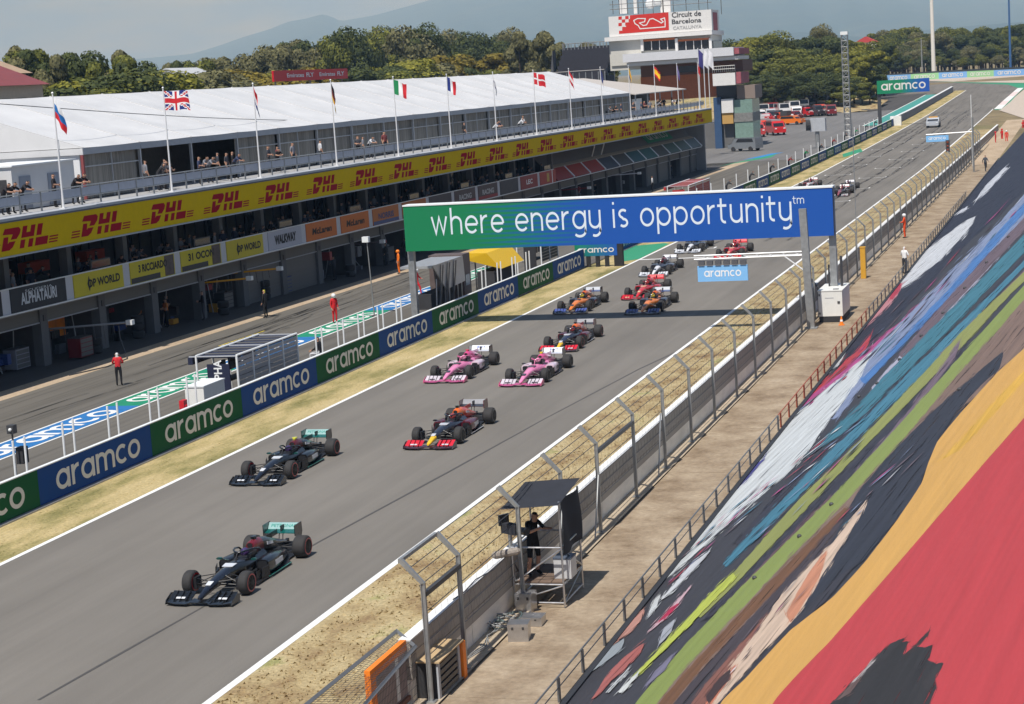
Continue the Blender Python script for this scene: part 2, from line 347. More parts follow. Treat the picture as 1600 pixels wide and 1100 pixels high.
# rubber laid down on the grid
m = bpy.data.materials.new('rubber_mark'); m.use_nodes = True; t = m.node_tree; p = t.nodes['Principled BSDF']; p.inputs['Base Color'].default_value = (.016, .016, .017, 1); p.inputs['Roughness'].default_value = .65
co = nd(t, 'ShaderNodeTexCoord'); mpp = nd(t, 'ShaderNodeMapping'); mpp.inputs['Scale'].default_value = (3, .12, 1); n = nd(t, 'ShaderNodeTexNoise'); n.inputs['Scale'].default_value = 2.2; n.inputs['Detail'].default_value = 7
mr = nd(t, 'ShaderNodeMapRange'); mr.inputs[1].default_value = .42; mr.inputs[2].default_value = .66; mr.inputs[3].default_value = 0; mr.inputs[4].default_value = .6
t.links.new(co.outputs['Object'], mpp.inputs[0]); t.links.new(mpp.outputs[0], n.inputs['Vector']); t.links.new(n.outputs[0], mr.inputs[0]); t.links.new(mr.outputs[0], p.inputs['Alpha']); MATS['rubber_mark'] = m
rk = random.Random(3); lane = 0
for k in range(26):
    cx = (-26.3 if k % 2 == 0 else -21.6)+rk.uniform(-.55, .55); y0 = 128+k*9.5+rk.uniform(-3, 3); ln = rk.uniform(16, 55); dr = rk.uniform(-.5, .5)
    mb = MB()
    for sx in (-.8, .8):
        vs = []
        for i in range(9): f = i/8; yy = y0+ln*f; xx = cx+sx+dr*math.sin(f*2.2); vs += [(xx-.15, yy, zg(yy)+.004+.0006*k/5), (xx+.15, yy, zg(yy)+.004+.0006*k/5)]
        mb.add(vs, [(2*i, 2*i+1, 2*i+3, 2*i+2) for i in range(8)])
    mb.build('skid_mark', MATS['rubber_mark'], track, fix=False)
# grid boxes painted ahead of each slot
for k in range(20):
    yb = 131+k*8.; x0 = -28. if k % 2 == 0 else -23.4
    mb = MB(); z = zg(yb)+.013
    mb.quad((x0, yb, z), (x0+2.9, yb, z), (x0+2.9, yb+.18, z), (x0, yb+.18, z))
    for sx in (x0, x0+2.75): mb.quad((sx, yb+.18, z), (sx+.15, yb+.18, z), (sx+.15, yb+1.0, z), (sx, yb+1.0, z))
    mb.build('grid_box', M_WHITE, track, fix=False)
# pit exit markings: dark tyre curls on the pit lane
for k in range(30):
    cx = rk.uniform(-44.2, -41.); y0 = rk.uniform(62, 150); ln = rk.uniform(6, 18); cv = rk.uniform(-1.6, 1.6); mb = MB(); vs = []
    for i in range(11): f = i/10; yy = y0+ln*f; xx = cx+cv*f*f; vs += [(xx-.10, yy, .005+.0004*k), (xx+.10, yy, .005+.0004*k)]
    mb.add(vs, [(2*i, 2*i+1, 2*i+3, 2*i+2) for i in range(10)]); mb.build('skid_mark', MATS['rubber_mark'], pit, fix=False)
# painted pit strip with lettering
M_PB = mat('pit_blue', (.02, .16, .42), .7, var=.15, vs=2); M_PG = mat('pit_green', (.01, .24, .13), .7, var=.15, vs=2)
strips = [(47.5, 58.8, M_PG, 49.2), (58.8, 70.6, M_PB, 60.0), (70.6, 80.2, M_PG, 71.6), (80.2, 90.5, M_PB, 81.2), (90.5, 101., M_PG, 91.6), (101, 112., M_PB, 102.2), (112, 123, M_PG, 113.2)]
stm, stl = stroke_text('aramco', 1.12, .2, .14)
for y0, y1, mm_, ty in strips:
    strip('pit_strip', -39.6, -37.95, y0, y1, .005, mm_, 4)
    o = stm.build('lettering', M_WHITE, pit); k = (y1-y0-2.2)/stl
    o.matrix_local = Matrix(((0, 0, -1, -38.2), (k, 0, 0, ty), (0, -1, 0, .009), (0, 0, 0, 1)))
for x in (-39.72, -37.9): strip('pit_line', x, x+.12, 40, 128, .009, M_WHITE, 6)
gpoly('green_runoff', [GT(x, y) for x, y in ((972, 409), (972, 386), (1038, 380), (1046, 381), (998, 405))], .012, mat('green_paint', (.03, .27, .14), .75, var=.12))
gpoly('green_runoff', [GT(x, y) for x, y in ((1316, 241), (1345, 232), (1348, 237), (1318, 246))], .014, MATS['green_paint'])
gpoly('green_runoff', [GT(x, y) for x, y in ((1122, 260), (1215, 240), (1205, 246), (1150, 255))], .016, MATS['green_paint'])
gpoly('pit_strip', [GT(x, y) for x, y in ((1160, 250), (1205, 240), (1225, 238), (1190, 246))], .020, mat('blue_paint', (.03, .22, .5), .7, var=.1))
# last corner, far end
gpoly('race_track', [GT(x, y) for x, y in ((1500, 150), (1553, 171), (1592, 137), (1575, 132), (1520, 129), (1452, 127), (1380, 131), (1370, 150), (1440, 152), (1478, 142), (1510, 141))], .016, M_ASPH)
M_GRAV = mat('gravel_trap', (.50, .43, .36), .95, var=.15, vs=2.)
gpoly('gravel_trap', [GT(x, y) for x, y in ((1380, 130), (1452, 126.5), (1520, 128.5), (1600, 129.5), (1650, 125), (1650, 112), (1600, 115.5), (1480, 121), (1380, 127))], .010, M_GRAV)
gpoly('gravel_trap', [GT(x, y) for x, y in ((1560, 172), (1600, 140), (1680, 140), (1680, 190), (1600, 185))], .010, M_GRAV)
gpoly('green_runoff', [GT(x, y) for x, y in ((1452, 127), (1520, 128.9), (1600, 130), (1606, 134), (1592, 145), (1568, 171), (1553, 172), (1592, 138), (1575, 132.3), (1520, 129.9))], .024, MATS['green_paint'])
for i, (q0, q1) in enumerate((((1553, 171), (1560, 164.5)), ((1560, 164.5), (1567, 158)), ((1567, 158), (1575, 151)), ((1575, 151), (1583, 144)), ((1583, 144), (1590, 138)))):
    a_, b_ = GT(*q0), GT(*q1); gpoly('kerb', [a_, b_, b_+Vector((1.4, 0, 0)), a_+Vector((1.4, 0, 0))], .05, mat('kerb_pale', (.75, .62, .60), .7) if i % 2 else M_WHITE)
strip('pit_entry', -37.5, -34.5, 335, 470, .03, mat('teal_paint', (.06, .30, .26), .7, var=.1), 8)
for x in (-37.7, -34.4): strip('pit_line', x, x+.25, 335, 470, .035, M_WHITE, 8)
strip('grass_bank', -110, -52, 400, 640, .04, M_GRASSL, 12)

# walkway behind the right-hand wall: cast slabs
wk = tag(empty('walkway'), kind='structure')
for k in range(82):
    yk = 26+k*2.4; zk = random.uniform(-.006, .006); mb = MB(); mb.box((-12.78, yk, zk-.06), (-10.2, yk+2.392, zk)); mb.build('walkway_slab', M_WALK, wk)
strip('walkway_bed', -13.3, -10.2, 20, 330, -.045, M_TAN, 6)
strip('wall_ledge', -13.31, -12.78, 20, 260, .045, mat('ledge_concrete', (.44, .36, .26), .9, var=.22, vs=2.2, bump=.2), 6)

# tufts of dry grass standing in the verges
def tufts(name, x0, x1, y0, y1, n, m, hh, lab):
    rr = np.random.RandomState(5); vs = []; fs = []
    ys = y0+(y1-y0)*rr.rand(n)**1.6; xs = x0+(x1-x0)*rr.rand(n)
    for x, y in zip(xs, ys):
        a = rr.rand()*6.28; wdt = .02+.04*rr.rand(); h = hh*(.4+.9*rr.rand()); lx, ly = (rr.rand(2)-.5)*h*1.4; o = len(vs); z = zg(y)
        vs += [(x-wdt*math.cos(a), y-wdt*math.sin(a), z), (x+wdt*math.cos(a), y+wdt*math.sin(a), z), (x+lx, y+ly, z+h)]; fs.append((o, o+1, o+2))
    me = bpy.data.meshes.new(name); me.from_pydata(vs, [], fs); tag(link(name, me, m), lab, 'grass', kind='stuff')
tufts('grass_tufts', -17.5, -13.65, 33, 130, 9000, M_GRASSR, .05, 'dry yellow grass growing along the concrete wall')
tufts('grass_tufts', -31.5, -29.25, 44, 150, 3500, M_GRASSL, .018, 'patchy green and straw grass below the sponsor barrier')

# ================================================================ RIGHT-HAND WALL, CATCH FENCE, RAIL
wl = empty('concrete_wall', (-13.45, 30, 0), 0, 'low grey concrete wall beside the walkway under the catch fence', 'wall')
M_WALLC = mat('wall_concrete', (.86, .82, .74), .9, var=.16, vs=1.4, bump=.15, stretch=(1, .5, 2)); M_WTOP = mat('wall_top_paint', (.80, .80, .78), .75, var=.12, vs=4); M_WBAND = mat('wall_board', (.36, .335, .30), .8, var=.15, vs=3, stretch=(1, .2, 4))
for k in range(66):
    y0 = k*4.0+5.05; mb = MB(); mb.box((-.15, y0, 0), (.13, y0+3.97, .50)); mb.build('wall_block', M_WALLC, wl)
    for j in range(3): mb = MB(); mb.box((-.15, y0, .515+j*.265), (.15, y0+3.985, .515+j*.265+.25)); mb.build('wall_board', M_WBAND, wl)
    mb = MB(); mb.box((-.10, y0, 1.312), (.165, y0+3.99, 1.345)); mb.build('coping', M_WTOP, wl)
fe = empty('catch_fence', (-12.95, 30, 0), 0, 'tall steel catch fence with bent posts and horizontal cables along the walkway', 'fence')
M_GALV = mat('galvanised_steel', (.36, .37, .37), .5, .6, var=.22, vs=5); M_DSTEEL = mat('dark_steel', (.10, .10, .105), .5, .6, var=.2, vs=5)
post = MB(); post.box((-.045, -.012, 0), (.045, .012, 2.52)); post.box((-.045, -.04, 0), (-.03, .04, 2.519)); post.box((.03, -.04, 0), (.045, .04, 2.519)); post.hexa([(-.045, -.04, 2.5), (.045, -.04, 2.52), (.045, .04, 2.52), (-.045, .04, 2.5), (-.49, -.045, 2.96), (-.41, -.045, 3.02), (-.41, .045, 3.02), (-.49, .045, 2.96)]); post.box((-.11, -.11, .05), (.11, .11, .075))
pme = post.mesh('post'); pme.materials.append(M_GALV)
PYS = [5.1, 7.35, 11.8, 15.6, 19.3, 23.65, 27.75, 31.9, 36.1, 40.6, 44.9, 49.3, 53.5, 57.8]+[62.3+4.5*k for k in range(34)]
for yp in PYS:
    o = bpy.data.objects.new('post', pme); COL.objects.link(o); o.parent = fe; o.location = (0, yp, 0)
for x, z in ((0, .95), (0, 1.25), (0, 1.55), (0, 1.85), (0, 2.15), (-.02, 2.45), (-.15, 2.62), (-.28, 2.76), (-.43, 2.92)):
    mb = MB(); mb.tube([(x-.06, 5.1, z), (x-.06, 215, z)], .012, 4); mb.build('cable', M_DSTEEL, fe)
mb = MB()
for k in range(520):
    ya = 5.1+k*.40
    for dy in (.8, -.8):
        yb = min(215., max(5.1, ya+dy)); mb.tube([(-.07, ya, .95), (-.07, yb, 2.45), (-.47, yb+dy*.2, 2.92)], .0019, 3, cap=False)
tag(mb.build('wire_mesh', M_DSTEEL, fe), kind='stuff')
for ya, yb in ((5.1, 7.35), (19.3, 23.65)):
    mb = MB(); mb.box((-.045, ya, 2.22), (.045, yb, 2.32)); mb.build('cross_bar', M_DSTEEL, fe)
mb = MB(); mb.box((-.50, 5.1, 2.93), (-.42, 7.35, 3.0)); mb.build('cross_bar', M_GALV, fe)
for yp, hgt in ((15.6, 2.4), (19.3, 2.2), (23.3, .0), (27.3, 2.5)):
    if hgt: mb = MB(); mb.tube([(.06, yp-.9, .05), (.03, yp-.04, hgt*.75)], .022, 6); mb.build('stay', M_GALV, fe)
hr = empty('handrail', (-10.38, 30, 0), 0, 'low grey tube handrail at the foot of the covered grandstand', 'handrail')
M_RAILG = mat('rail_grey', (.20, .205, .21), .5, .5, var=.2, vs=4); M_RAILR = mat('rail_red', (.35, .09, .05), .6, var=.2, vs=4)
for y0, y1, mm_ in ((3, 34, M_RAILG), (34, 62, M_RAILR), (62, 140, M_RAILG)):
    for z in (.30, .52): mb = MB(); mb.tube([(0, y0, z), (0, y1, z)], .021 if z > .4 else .012, 6); mb.build('rail', mm_, hr)
    k = y0+.6
    while k < y1: mb = MB(); mb.box((-.03, k-.03, -.05), (.03, k+.03, .50)); mb.build('rail_post', mm_, hr); k += 1.9

# ================================================================ COVERED GRANDSTAND
TA = math.tan(math.radians(27)); TX0 = -10.2; TN = Vector((-TA, 0, 1)).normalized()
def TP(px, py, lift=0.):
    q = ray(px, py); t = (CAM_H+TX0*TA)/(q[0]*TA-q[2]); return Vector(CC+t*q)+TN*lift
gs = empty('grandstand_cover', (0, 0, 0), 0, 'printed tarpaulin with brush strokes covering the sloping grandstand seats', 'tarpaulin')
SD = (TP(1500, 460)-TP(1240, 720)).normalized(); SP = TN.cross(SD).normalized()
def tarp_mat(name, rgb, var=.10, spec=.3, brush=False):
    key = 'tarp_'+name+('_b' if brush else '')
    if key in MATS: return MATS[key]
    c = tuple(v*.66+.010 for v in lin(rgb)); m = bpy.data.materials.new(key); m.use_nodes = True; t = m.node_tree; p = t.nodes['Principled BSDF']; p.inputs['Roughness'].default_value = .6; p.inputs['Specular IOR Level'].default_value = spec  # the small lift puts haze and gloss into the printed colours themselves
    co = nd(t, 'ShaderNodeTexCoord')
    def dot(v, k):
        q = nd(t, 'ShaderNodeVectorMath', operation='DOT_PRODUCT'); q.inputs[1].default_value = tuple(Vector(v)*k); t.links.new(co.outputs['Object'], q.inputs[0]); return q.outputs['Value']
    cb = nd(t, 'ShaderNodeCombineXYZ'); t.links.new(dot(SD, .10), cb.inputs[0]); t.links.new(dot(SP, 5.5), cb.inputs[1])
    n = nd(t, 'ShaderNodeTexNoise'); n.inputs['Scale'].default_value = 1.; n.inputs['Detail'].default_value = 6; n.inputs['Roughness'].default_value = .6; t.links.new(cb.outputs[0], n.inputs['Vector'])
    mr = nd(t, 'ShaderNodeMapRange'); mr.inputs[1].default_value = .3; mr.inputs[2].default_value = .7; mr.inputs[3].default_value = 1-var*1.6; mr.inputs[4].default_value = 1+var; t.links.new(n.outputs[0], mr.inputs[0])
    mm = nd(t, 'ShaderNodeMixRGB', blend_type='MULTIPLY'); mm.inputs[0].default_value = 1; mm.inputs[1].default_value = (*c, 1); t.links.new(mr.outputs[0], mm.inputs[2]); t.links.new(mm.outputs[0], p.inputs['Base Color'])
    if brush:
        cb2 = nd(t, 'ShaderNodeCombineXYZ'); t.links.new(dot(SD, .22), cb2.inputs[0]); t.links.new(dot(SP, 7.), cb2.inputs[1]); n2 = nd(t, 'ShaderNodeTexNoise'); n2.inputs['Scale'].default_value = 1.3; n2.inputs['Detail'].default_value = 5; t.links.new(cb2.outputs[0], n2.inputs['Vector'])
        m2 = nd(t, 'ShaderNodeMapRange'); m2.inputs[1].default_value = .60; m2.inputs[2].default_value = .68; m2.inputs[3].default_value = 1; m2.inputs[4].default_value = .12; t.links.new(n2.outputs[0], m2.inputs[0]); t.links.new(m2.outputs[0], p.inputs['Alpha'])
    # the sheet lies over seat rows: gentle ribs and wrinkles
    cb3 = nd(t, 'ShaderNodeCombineXYZ'); t.links.new(dot((1, 0, .5), 1.1), cb3.inputs[0]); t.links.new(dot((0, 1, 0), .25), cb3.inputs[1]); n3 = nd(t, 'ShaderNodeTexNoise'); n3.inputs['Scale'].default_value = 1.; n3.inputs['Detail'].default_value = 4; t.links.new(cb3.outputs[0], n3.inputs['Vector'])
    bp = nd(t, 'ShaderNodeBump'); bp.inputs['Strength'].default_value = .32; bp.inputs['Distance'].default_value = .25
    sn = nd(t, 'ShaderNodeMath', operation='SINE'); t.links.new(dot((1, 0, .5), 7.0), sn.inputs[0]); ml = nd(t, 'ShaderNodeMath', operation='MULTIPLY_ADD'); ml.inputs[1].default_value = .05; t.links.new(sn.outputs[0], ml.inputs[0]); t.links.new(n3.outputs[0], ml.inputs[2]); t.links.new(ml.outputs[0], bp.inputs['Height']); t.links.new(bp.outputs[0], p.inputs['Normal'])
    MATS[key] = m; return m
def curve_outline(pts, amp):
    out = []; n_ = len(pts); ph0 = rj.uniform(0, 6.28); s_ = 0.
    for i in range(n_):
        p0, p1, p2, p3 = (Vector(pts[(i+k) % n_]) for k in (-1, 0, 1, 2)); L = (p2-p1).length; k = max(2, int(L/5)); nr = Vector((-(p2-p1).y, (p2-p1).x)).normalized()
        t1 = (p2-p0)*.5*min(1, L/max(1e-3, (p2-p0).length)); t2 = (p3-p1)*.5*min(1, L/max(1e-3, (p3-p1).length))
        for j in range(k):
            f = j/k; h1 = 2*f**3-3*f*f+1; h2 = f**3-2*f*f+f; h3 = -2*f**3+3*f*f; h4 = f**3-f*f
            q = p1*h1+t1*h2*.8+p2*h3+t2*h4*.8; a = s_+f*L; q = q+nr*amp*(.6*math.sin(a*.17+ph0)+.4*math.sin(a*.41+ph0*2))
            out.append((q.x, q.y))
        s_ += L
    return out
mb = MB(); n = 60; vs = []
xs_ = [TX0, -8, -6, -4, -2, 0, 3, 7, 12, 16]
for i in range(n+1):
    y = 8+i*(420-8)/n
    for x in xs_: vs.append((x, y, (x-TX0)*TA))
nx_ = len(xs_); mb.add(vs, [(i*nx_+k, i*nx_+k+1, (i+1)*nx_+k+1, (i+1)*nx_+k) for i in range(n) for k in range(nx_-1)])
mb.build('base_sheet', tarp_mat('slate', (66, 66, 74)), gs, fix=False)
mb = MB(); mb.box((TX0-.1, 8, -.05), (TX0+.02, 420, .06)); mb.build('hem', tarp_mat('hem', (58, 60, 66)), gs)
mb = MB(); mb.hexa([(TX0+.05, 8, -.04), (16, 8, -.04), (16, 420, -.04), (TX0+.05, 420, -.04), (TX0+.06, 8.05, -.06), (16, 8.05, (16-TX0)*TA-.12), (16, 419, (16-TX0)*TA-.12), (TX0+.06, 419, -.06)]); mb.build('stand_structure', M_CONC, gs)
PR = [  # printed shapes: colour, outline
 ((44, 47, 66), [(1318, 540), (1340, 515), (1420, 415), (1520, 285), (1600, 190), (1640, 150), (1640, 260), (1600, 300), (1520, 372), (1440, 455), (1362, 535), (1325, 560)]),
 ((118, 92, 112), [(1440, 500), (1500, 440), (1600, 320), (1600, 335), (1520, 425), (1450, 500), (1380, 565)]),
 ((232, 236, 242), [(1395, 456), (1425, 440), (1470, 405), (1510, 362), (1524, 338), (1500, 352), (1455, 385), (1410, 428)]),
 ((225, 230, 240), [(1525, 313), (1545, 296), (1575, 262), (1570, 262), (1540, 290)]),
 ((225, 230, 240), [(1495, 335), (1512, 322), (1510, 328)]),
 ((215, 150, 158), [(1308, 545), (1350, 500), (1408, 444), (1402, 462), (1375, 490), (1340, 522), (1312, 552)]),
 ((205, 70, 95), [(1390, 466), (1400, 448), (1409, 442), (1404, 455), (1394, 468)]),
 ((232, 238, 240), [(1003, 937), (1050, 881), (1110, 806), (1160, 738), (1200, 690), (1232, 652), (1262, 624), (1300, 600), (1335, 570), (1363, 545), (1352, 580), (1330, 612), (1300, 650), (1262, 705), (1232, 738), (1200, 766), (1140, 818), (1090, 862), (1040, 906)]),
 ((214, 72, 84), [(1240, 645), (1262, 618), (1300, 586), (1322, 562), (1340, 548), (1362, 522), (1352, 546), (1322, 572), (1300, 594), (1262, 626)]),
 ((235, 238, 240), [(1296, 578), (1312, 562), (1318, 558), (1310, 570), (1290, 585)]),
 ((198, 86, 150), [(1232, 655), (1250, 632), (1310, 586), (1362, 540), (1410, 500), (1470, 445), (1478, 447), (1400, 518), (1345, 562), (1300, 600), (1250, 640)]),
 ((84, 84, 160), [(1118, 792), (1148, 748), (1196, 708), (1186, 722), (1196, 716), (1170, 745), (1140, 776)]),
 ((150, 165, 200), [(1300, 655), (1345, 590), (1366, 545), (1420, 492), (1480, 430), (1560, 350), (1640, 262), (1640, 310), (1540, 400), (1450, 487), (1390, 548), (1340, 612), (1310, 652)]),
 ((84, 138, 205), [(1345, 594), (1400, 540), (1480, 455), (1560, 362), (1640, 275), (1640, 288), (1565, 372), (1490, 458), (1402, 548), (1352, 600)]),
 ((190, 190, 210), [(1362, 606), (1450, 508), (1540, 412), (1600, 348), (1600, 356), (1545, 420), (1455, 516), (1366, 612)]),
 ((122, 104, 114), [(1405, 555), (1500, 446), (1640, 300), (1640, 318), (1500, 466), (1412, 560)]),
 ((70, 135, 155), [(1262, 713), (1300, 674), (1345, 630), (1375, 595), (1450, 520), (1520, 450), (1640, 328), (1640, 354), (1530, 466), (1460, 538), (1390, 607), (1350, 650), (1310, 682)]),
 ((58, 58, 72), [(1150, 850), (1200, 790), (1262, 725), (1330, 668), (1420, 582), (1500, 506), (1640, 360), (1640, 372), (1500, 520), (1420, 600), (1330, 690), (1240, 775), (1170, 850)]),
 ((76, 140, 166), [(1130, 882), (1180, 826), (1235, 769), (1300, 703), (1350, 656), (1420, 583), (1480, 526), (1540, 468), (1640, 368), (1640, 376), (1548, 472), (1490, 536), (1425, 602), (1350, 674), (1300, 724), (1240, 784), (1180, 843), (1135, 886)]),
 ((136, 108, 110), [(1470, 555), (1540, 484), (1640, 384), (1640, 396), (1550, 488), (1480, 560)]),
 ((160, 166, 92), [(1090, 962), (1150, 892), (1250, 780), (1340, 692), (1440, 587), (1510, 512), (1560, 464), (1640, 388), (1640, 402), (1575, 464), (1520, 524), (1440, 608), (1350, 700), (1260, 795), (1160, 902), (1095, 966)]),
 ((58, 57, 70), [(1100, 970), (1165, 905), (1265, 797), (1355, 704), (1445, 612), (1525, 528), (1640, 410), (1640, 428), (1550, 505), (1480, 582), (1400, 672), (1310, 768), (1230, 848), (1150, 928), (1110, 965)]),
 ((132, 112, 126), [(1290, 790), (1340, 736), (1420, 642), (1480, 562), (1500, 532), (1494, 556), (1430, 642), (1370, 715), (1310, 780)]),
 ((112, 84, 92), [(1120, 962), (1170, 905), (1260, 812), (1300, 775), (1270, 812), (1190, 895), (1130, 960)]),
 ((150, 166, 86), [(990, 1106), (1060, 1021), (1150, 927), (1230, 847), (1310, 767), (1400, 670), (1480, 581), (1550, 502), (1640, 405), (1640, 430), (1560, 516), (1490, 594), (1410, 690), (1320, 787), (1240, 867), (1160, 952), (1075, 1042), (1024, 1106)]),
 ((145, 119, 106), [(1024, 1106), (1075, 1042), (1160, 952), (1240, 867), (1320, 787), (1410, 690), (1490, 594), (1560, 516), (1640, 430), (1640, 520), (1600, 556), (1550, 600), (1500, 640), (1420, 710), (1330, 806), (1250, 890), (1160, 980), (1100, 1044), (1050, 1106)]),
 ((128, 88, 58), [(1026, 1106), (1078, 1044), (1160, 956), (1245, 868), (1320, 794), (1330, 800), (1250, 886), (1165, 972), (1100, 1040), (1046, 1106)]),
 ((76, 66, 72), [(1052, 1106), (1100, 1046), (1200, 938), (1300, 828), (1345, 778), (1360, 790), (1310, 850), (1225, 935), (1160, 1020), (1100, 1106)]),
 ((150, 98, 84), [(1078, 1106), (1110, 1062), (1160, 1005), (1200, 960), (1180, 995), (1150, 1035), (1110, 1085), (1096, 1106)]),
 ((52, 55, 68), [(1300, 850), (1340, 772), (1400, 702), (1460, 642), (1520, 590), (1567, 551), (1562, 576), (1530, 606), (1490, 652), (1466, 690), (1452, 720), (1440, 754), (1425, 782), (1400, 816), (1380, 836), (1350, 876), (1320, 900), (1290, 925), (1260, 950), (1232, 984), (1222, 990), (1250, 940), (1280, 890)]),
 ((236, 208, 184), [(1103, 1106), (1140, 1046), (1182, 990), (1225, 927), (1265, 886), (1305, 845), (1354, 782), (1350, 796), (1310, 862), (1277, 912), (1257, 947), (1235, 977), (1190, 1022), (1160, 1057), (1122, 1106)]),
 ((222, 152, 118), [(1230, 960), (1262, 900), (1292, 862), (1280, 905), (1256, 945), (1236, 974)]),
 ((216, 130, 100), [(1100, 1106), (1128, 1066), (1150, 1040), (1140, 1062), (1115, 1098), (1110, 1106)]),
 ((70, 50, 50), [(1104, 1090), (1122, 1064), (1142, 1047), (1140, 1062), (1122, 1084), (1108, 1100)]),
 ((60, 58, 68), [(1118, 1106), (1190, 1028), (1240, 972), (1300, 912), (1332, 888), (1292, 938), (1240, 988), (1170, 1058), (1130, 1106)]),
 ((236, 182, 96), [(1126, 1106), (1165, 1062), (1235, 987), (1300, 936), (1350, 882), (1400, 817), (1440, 757), (1452, 722), (1466, 690), (1500, 648), (1560, 582), (1600, 546), (1640, 506), (1640, 612), (1600, 655), (1540, 723), (1400, 886), (1300, 1001), (1206, 1106)]),
 ((240, 188, 74), [(1470, 720), (1500, 690), (1560, 622), (1630, 552), (1630, 562), (1570, 630), (1500, 704)]),
 ((212, 68, 74), [(1206, 1106), (1300, 1001), (1400, 886), (1540, 723), (1600, 655), (1700, 530), (2300, 700), (2000, 1300), (1206, 1300)]),
 ((50, 47, 48), [(1280, 1120), (1303, 1098), (1340, 1060), (1380, 1022), (1400, 1010), (1420, 1004), (1412, 1026), (1430, 1012), (1454, 1016), (1446, 1030), (1470, 1044), (1460, 1060), (1464, 1076), (1452, 1106), (1450, 1130)]),
 ((60, 50, 50), [(1414, 1030), (1436, 1006), (1453, 987), (1450, 996), (1432, 1014)]),
 ((54, 50, 51), [(1330, 1075), (1362, 1036), (1392, 1008), (1414, 999), (1404, 1012), (1372, 1042)]),
 ((52, 49, 50), [(1425, 1040), (1446, 1014), (1458, 1010), (1452, 1030), (1436, 1050)]),
 ((56, 51, 52), [(1440, 1070), (1462, 1040), (1475, 1038), (1464, 1058), (1456, 1085)]),
 ((200, 190, 188), [(1333, 1068), (1350, 1050), (1366, 1034), (1352, 1052), (1338, 1068)]),
 ((120, 96, 92), [(1310, 1096), (1330, 1072), (1346, 1062), (1330, 1084)]),
 ((216, 160, 146), [(920, 1038), (937, 1020), (980, 975), (1006, 953), (1000, 973), (985, 988), (955, 1011)]),
 ((190, 110, 104), [(925, 1094), (955, 1050), (975, 1030), (1007, 1006), (1000, 1021), (980, 1043), (955, 1066), (932, 1091)]),
 ((170, 180, 188), [(892, 1073), (915, 1050), (945, 1022), (976, 999), (970, 1017), (937, 1043), (910, 1061)]),
 ((225, 230, 232), [(1012, 966), (1020, 945), (1032, 931), (1027, 949)]),
 ((225, 190, 200), [(1015, 989), (1040, 961), (1081, 916), (1060, 946), (1030, 976)]),
 ((196, 40, 84), [(1028, 975), (1048, 952), (1062, 944), (1046, 962)]),
 ((190, 195, 205), [(1030, 1008), (1038, 985), (1055, 969), (1048, 991)]),
 ((205, 218, 92), [(990, 1060), (1010, 1038), (1060, 985), (1110, 930), (1146, 897), (1150, 903), (1100, 956), (1040, 1016), (1000, 1054)]),
 ((228, 232, 230), [(967, 1083), (990, 1059), (998, 1052), (994, 1062), (972, 1084)]),
 ((132, 128, 152), [(1009, 1075), (1025, 1050), (1053, 1024), (1040, 1048)]),
 ((222, 226, 228), [(870, 1104), (886, 1082), (880, 1098)]),
 ((222, 226, 228), [(947, 1084), (984, 1045), (982, 1052), (952, 1084)]),
 ((226, 230, 234), [(1034, 938), (1060, 908), (1085, 885), (1075, 902), (1050, 926)]),
 ((220, 224, 230), [(1062, 906), (1080, 884), (1110, 862), (1100, 876), (1078, 898)]),
]
rj = random.Random(11)
for i, (c, pts) in enumerate(PR):
    straight = c in ((212, 68, 74), (236, 182, 96), (150, 166, 86), (160, 166, 92))
    o = MB().poly([TP(x, y, .003+.00045*i) for x, y in curve_outline(pts, .15 if straight else .45)]).build('print_patch', tarp_mat('print_%d_%d_%d' % c, c, .06 if straight else .16, brush=not straight), gs, fix=False)
    if o.data.polygons[0].normal.z < 0: o.data.flip_normals()
for x, y in ((1576, 371), (1542, 411), (1508, 451), (1474, 490), (1440, 526), (1406, 563), (1371, 600), (1343, 621), (1500, 610), (1300, 790), (1250, 840), (1180, 905)):
    c_ = TP(x, y, .03); mb = MB(); mb.ball(tuple(c_), .035+.0005*c_.y, 8, 5); mb.build('tie', M_DSTEEL, gs)
# bristle streaks along the strokes
pal = [(232, 236, 240), (58, 58, 72), (150, 165, 200), (198, 86, 150), (205, 70, 95), (76, 140, 166), (122, 104, 114), (90, 70, 80)]
smb = MB(); zl = .003+.00045*len(PR)
zones = [((1240, 650), (1420, 480), 26), ((1320, 600), (1600, 300), 40), ((1200, 770), (1350, 650), 24), ((1030, 915), (1200, 765), 34), ((1180, 850), (1340, 700), 18), ((1300, 830), (1450, 690), 14), ((1130, 1060), (1260, 905), 12)]
for (xa, ya), (xb, yb), cnt in zones:
    for k in range(cnt):
        f = rj.random(); of = rj.uniform(-13, 13); cx = xa+(xb-xa)*f+of*.7; cy = ya+(yb-ya)*f+of*.7; L = rj.uniform(14, 60); ang = math.atan2(yb-ya, xb-xa)+rj.uniform(-.06, .06); wd_ = rj.uniform(.25, .9)
        dx, dy = math.cos(ang), math.sin(ang); zz = zl+.00012*len(smb.f)
        smb.add([TP(cx-dx*L/2, cy-dy*L/2, zz), TP(cx-dy*wd_, cy+dx*wd_, zz), TP(cx+dx*L/2, cy+dy*L/2, zz), TP(cx+dy*wd_, cy-dx*wd_, zz)], [(0, 1, 2, 3)], rj.randrange(len(pal)))
so_ = smb.build('print_streaks', [tarp_mat('print_%d_%d_%d' % c, c, .16) for c in pal], gs, fix=False); so_['kind'] = 'stuff'
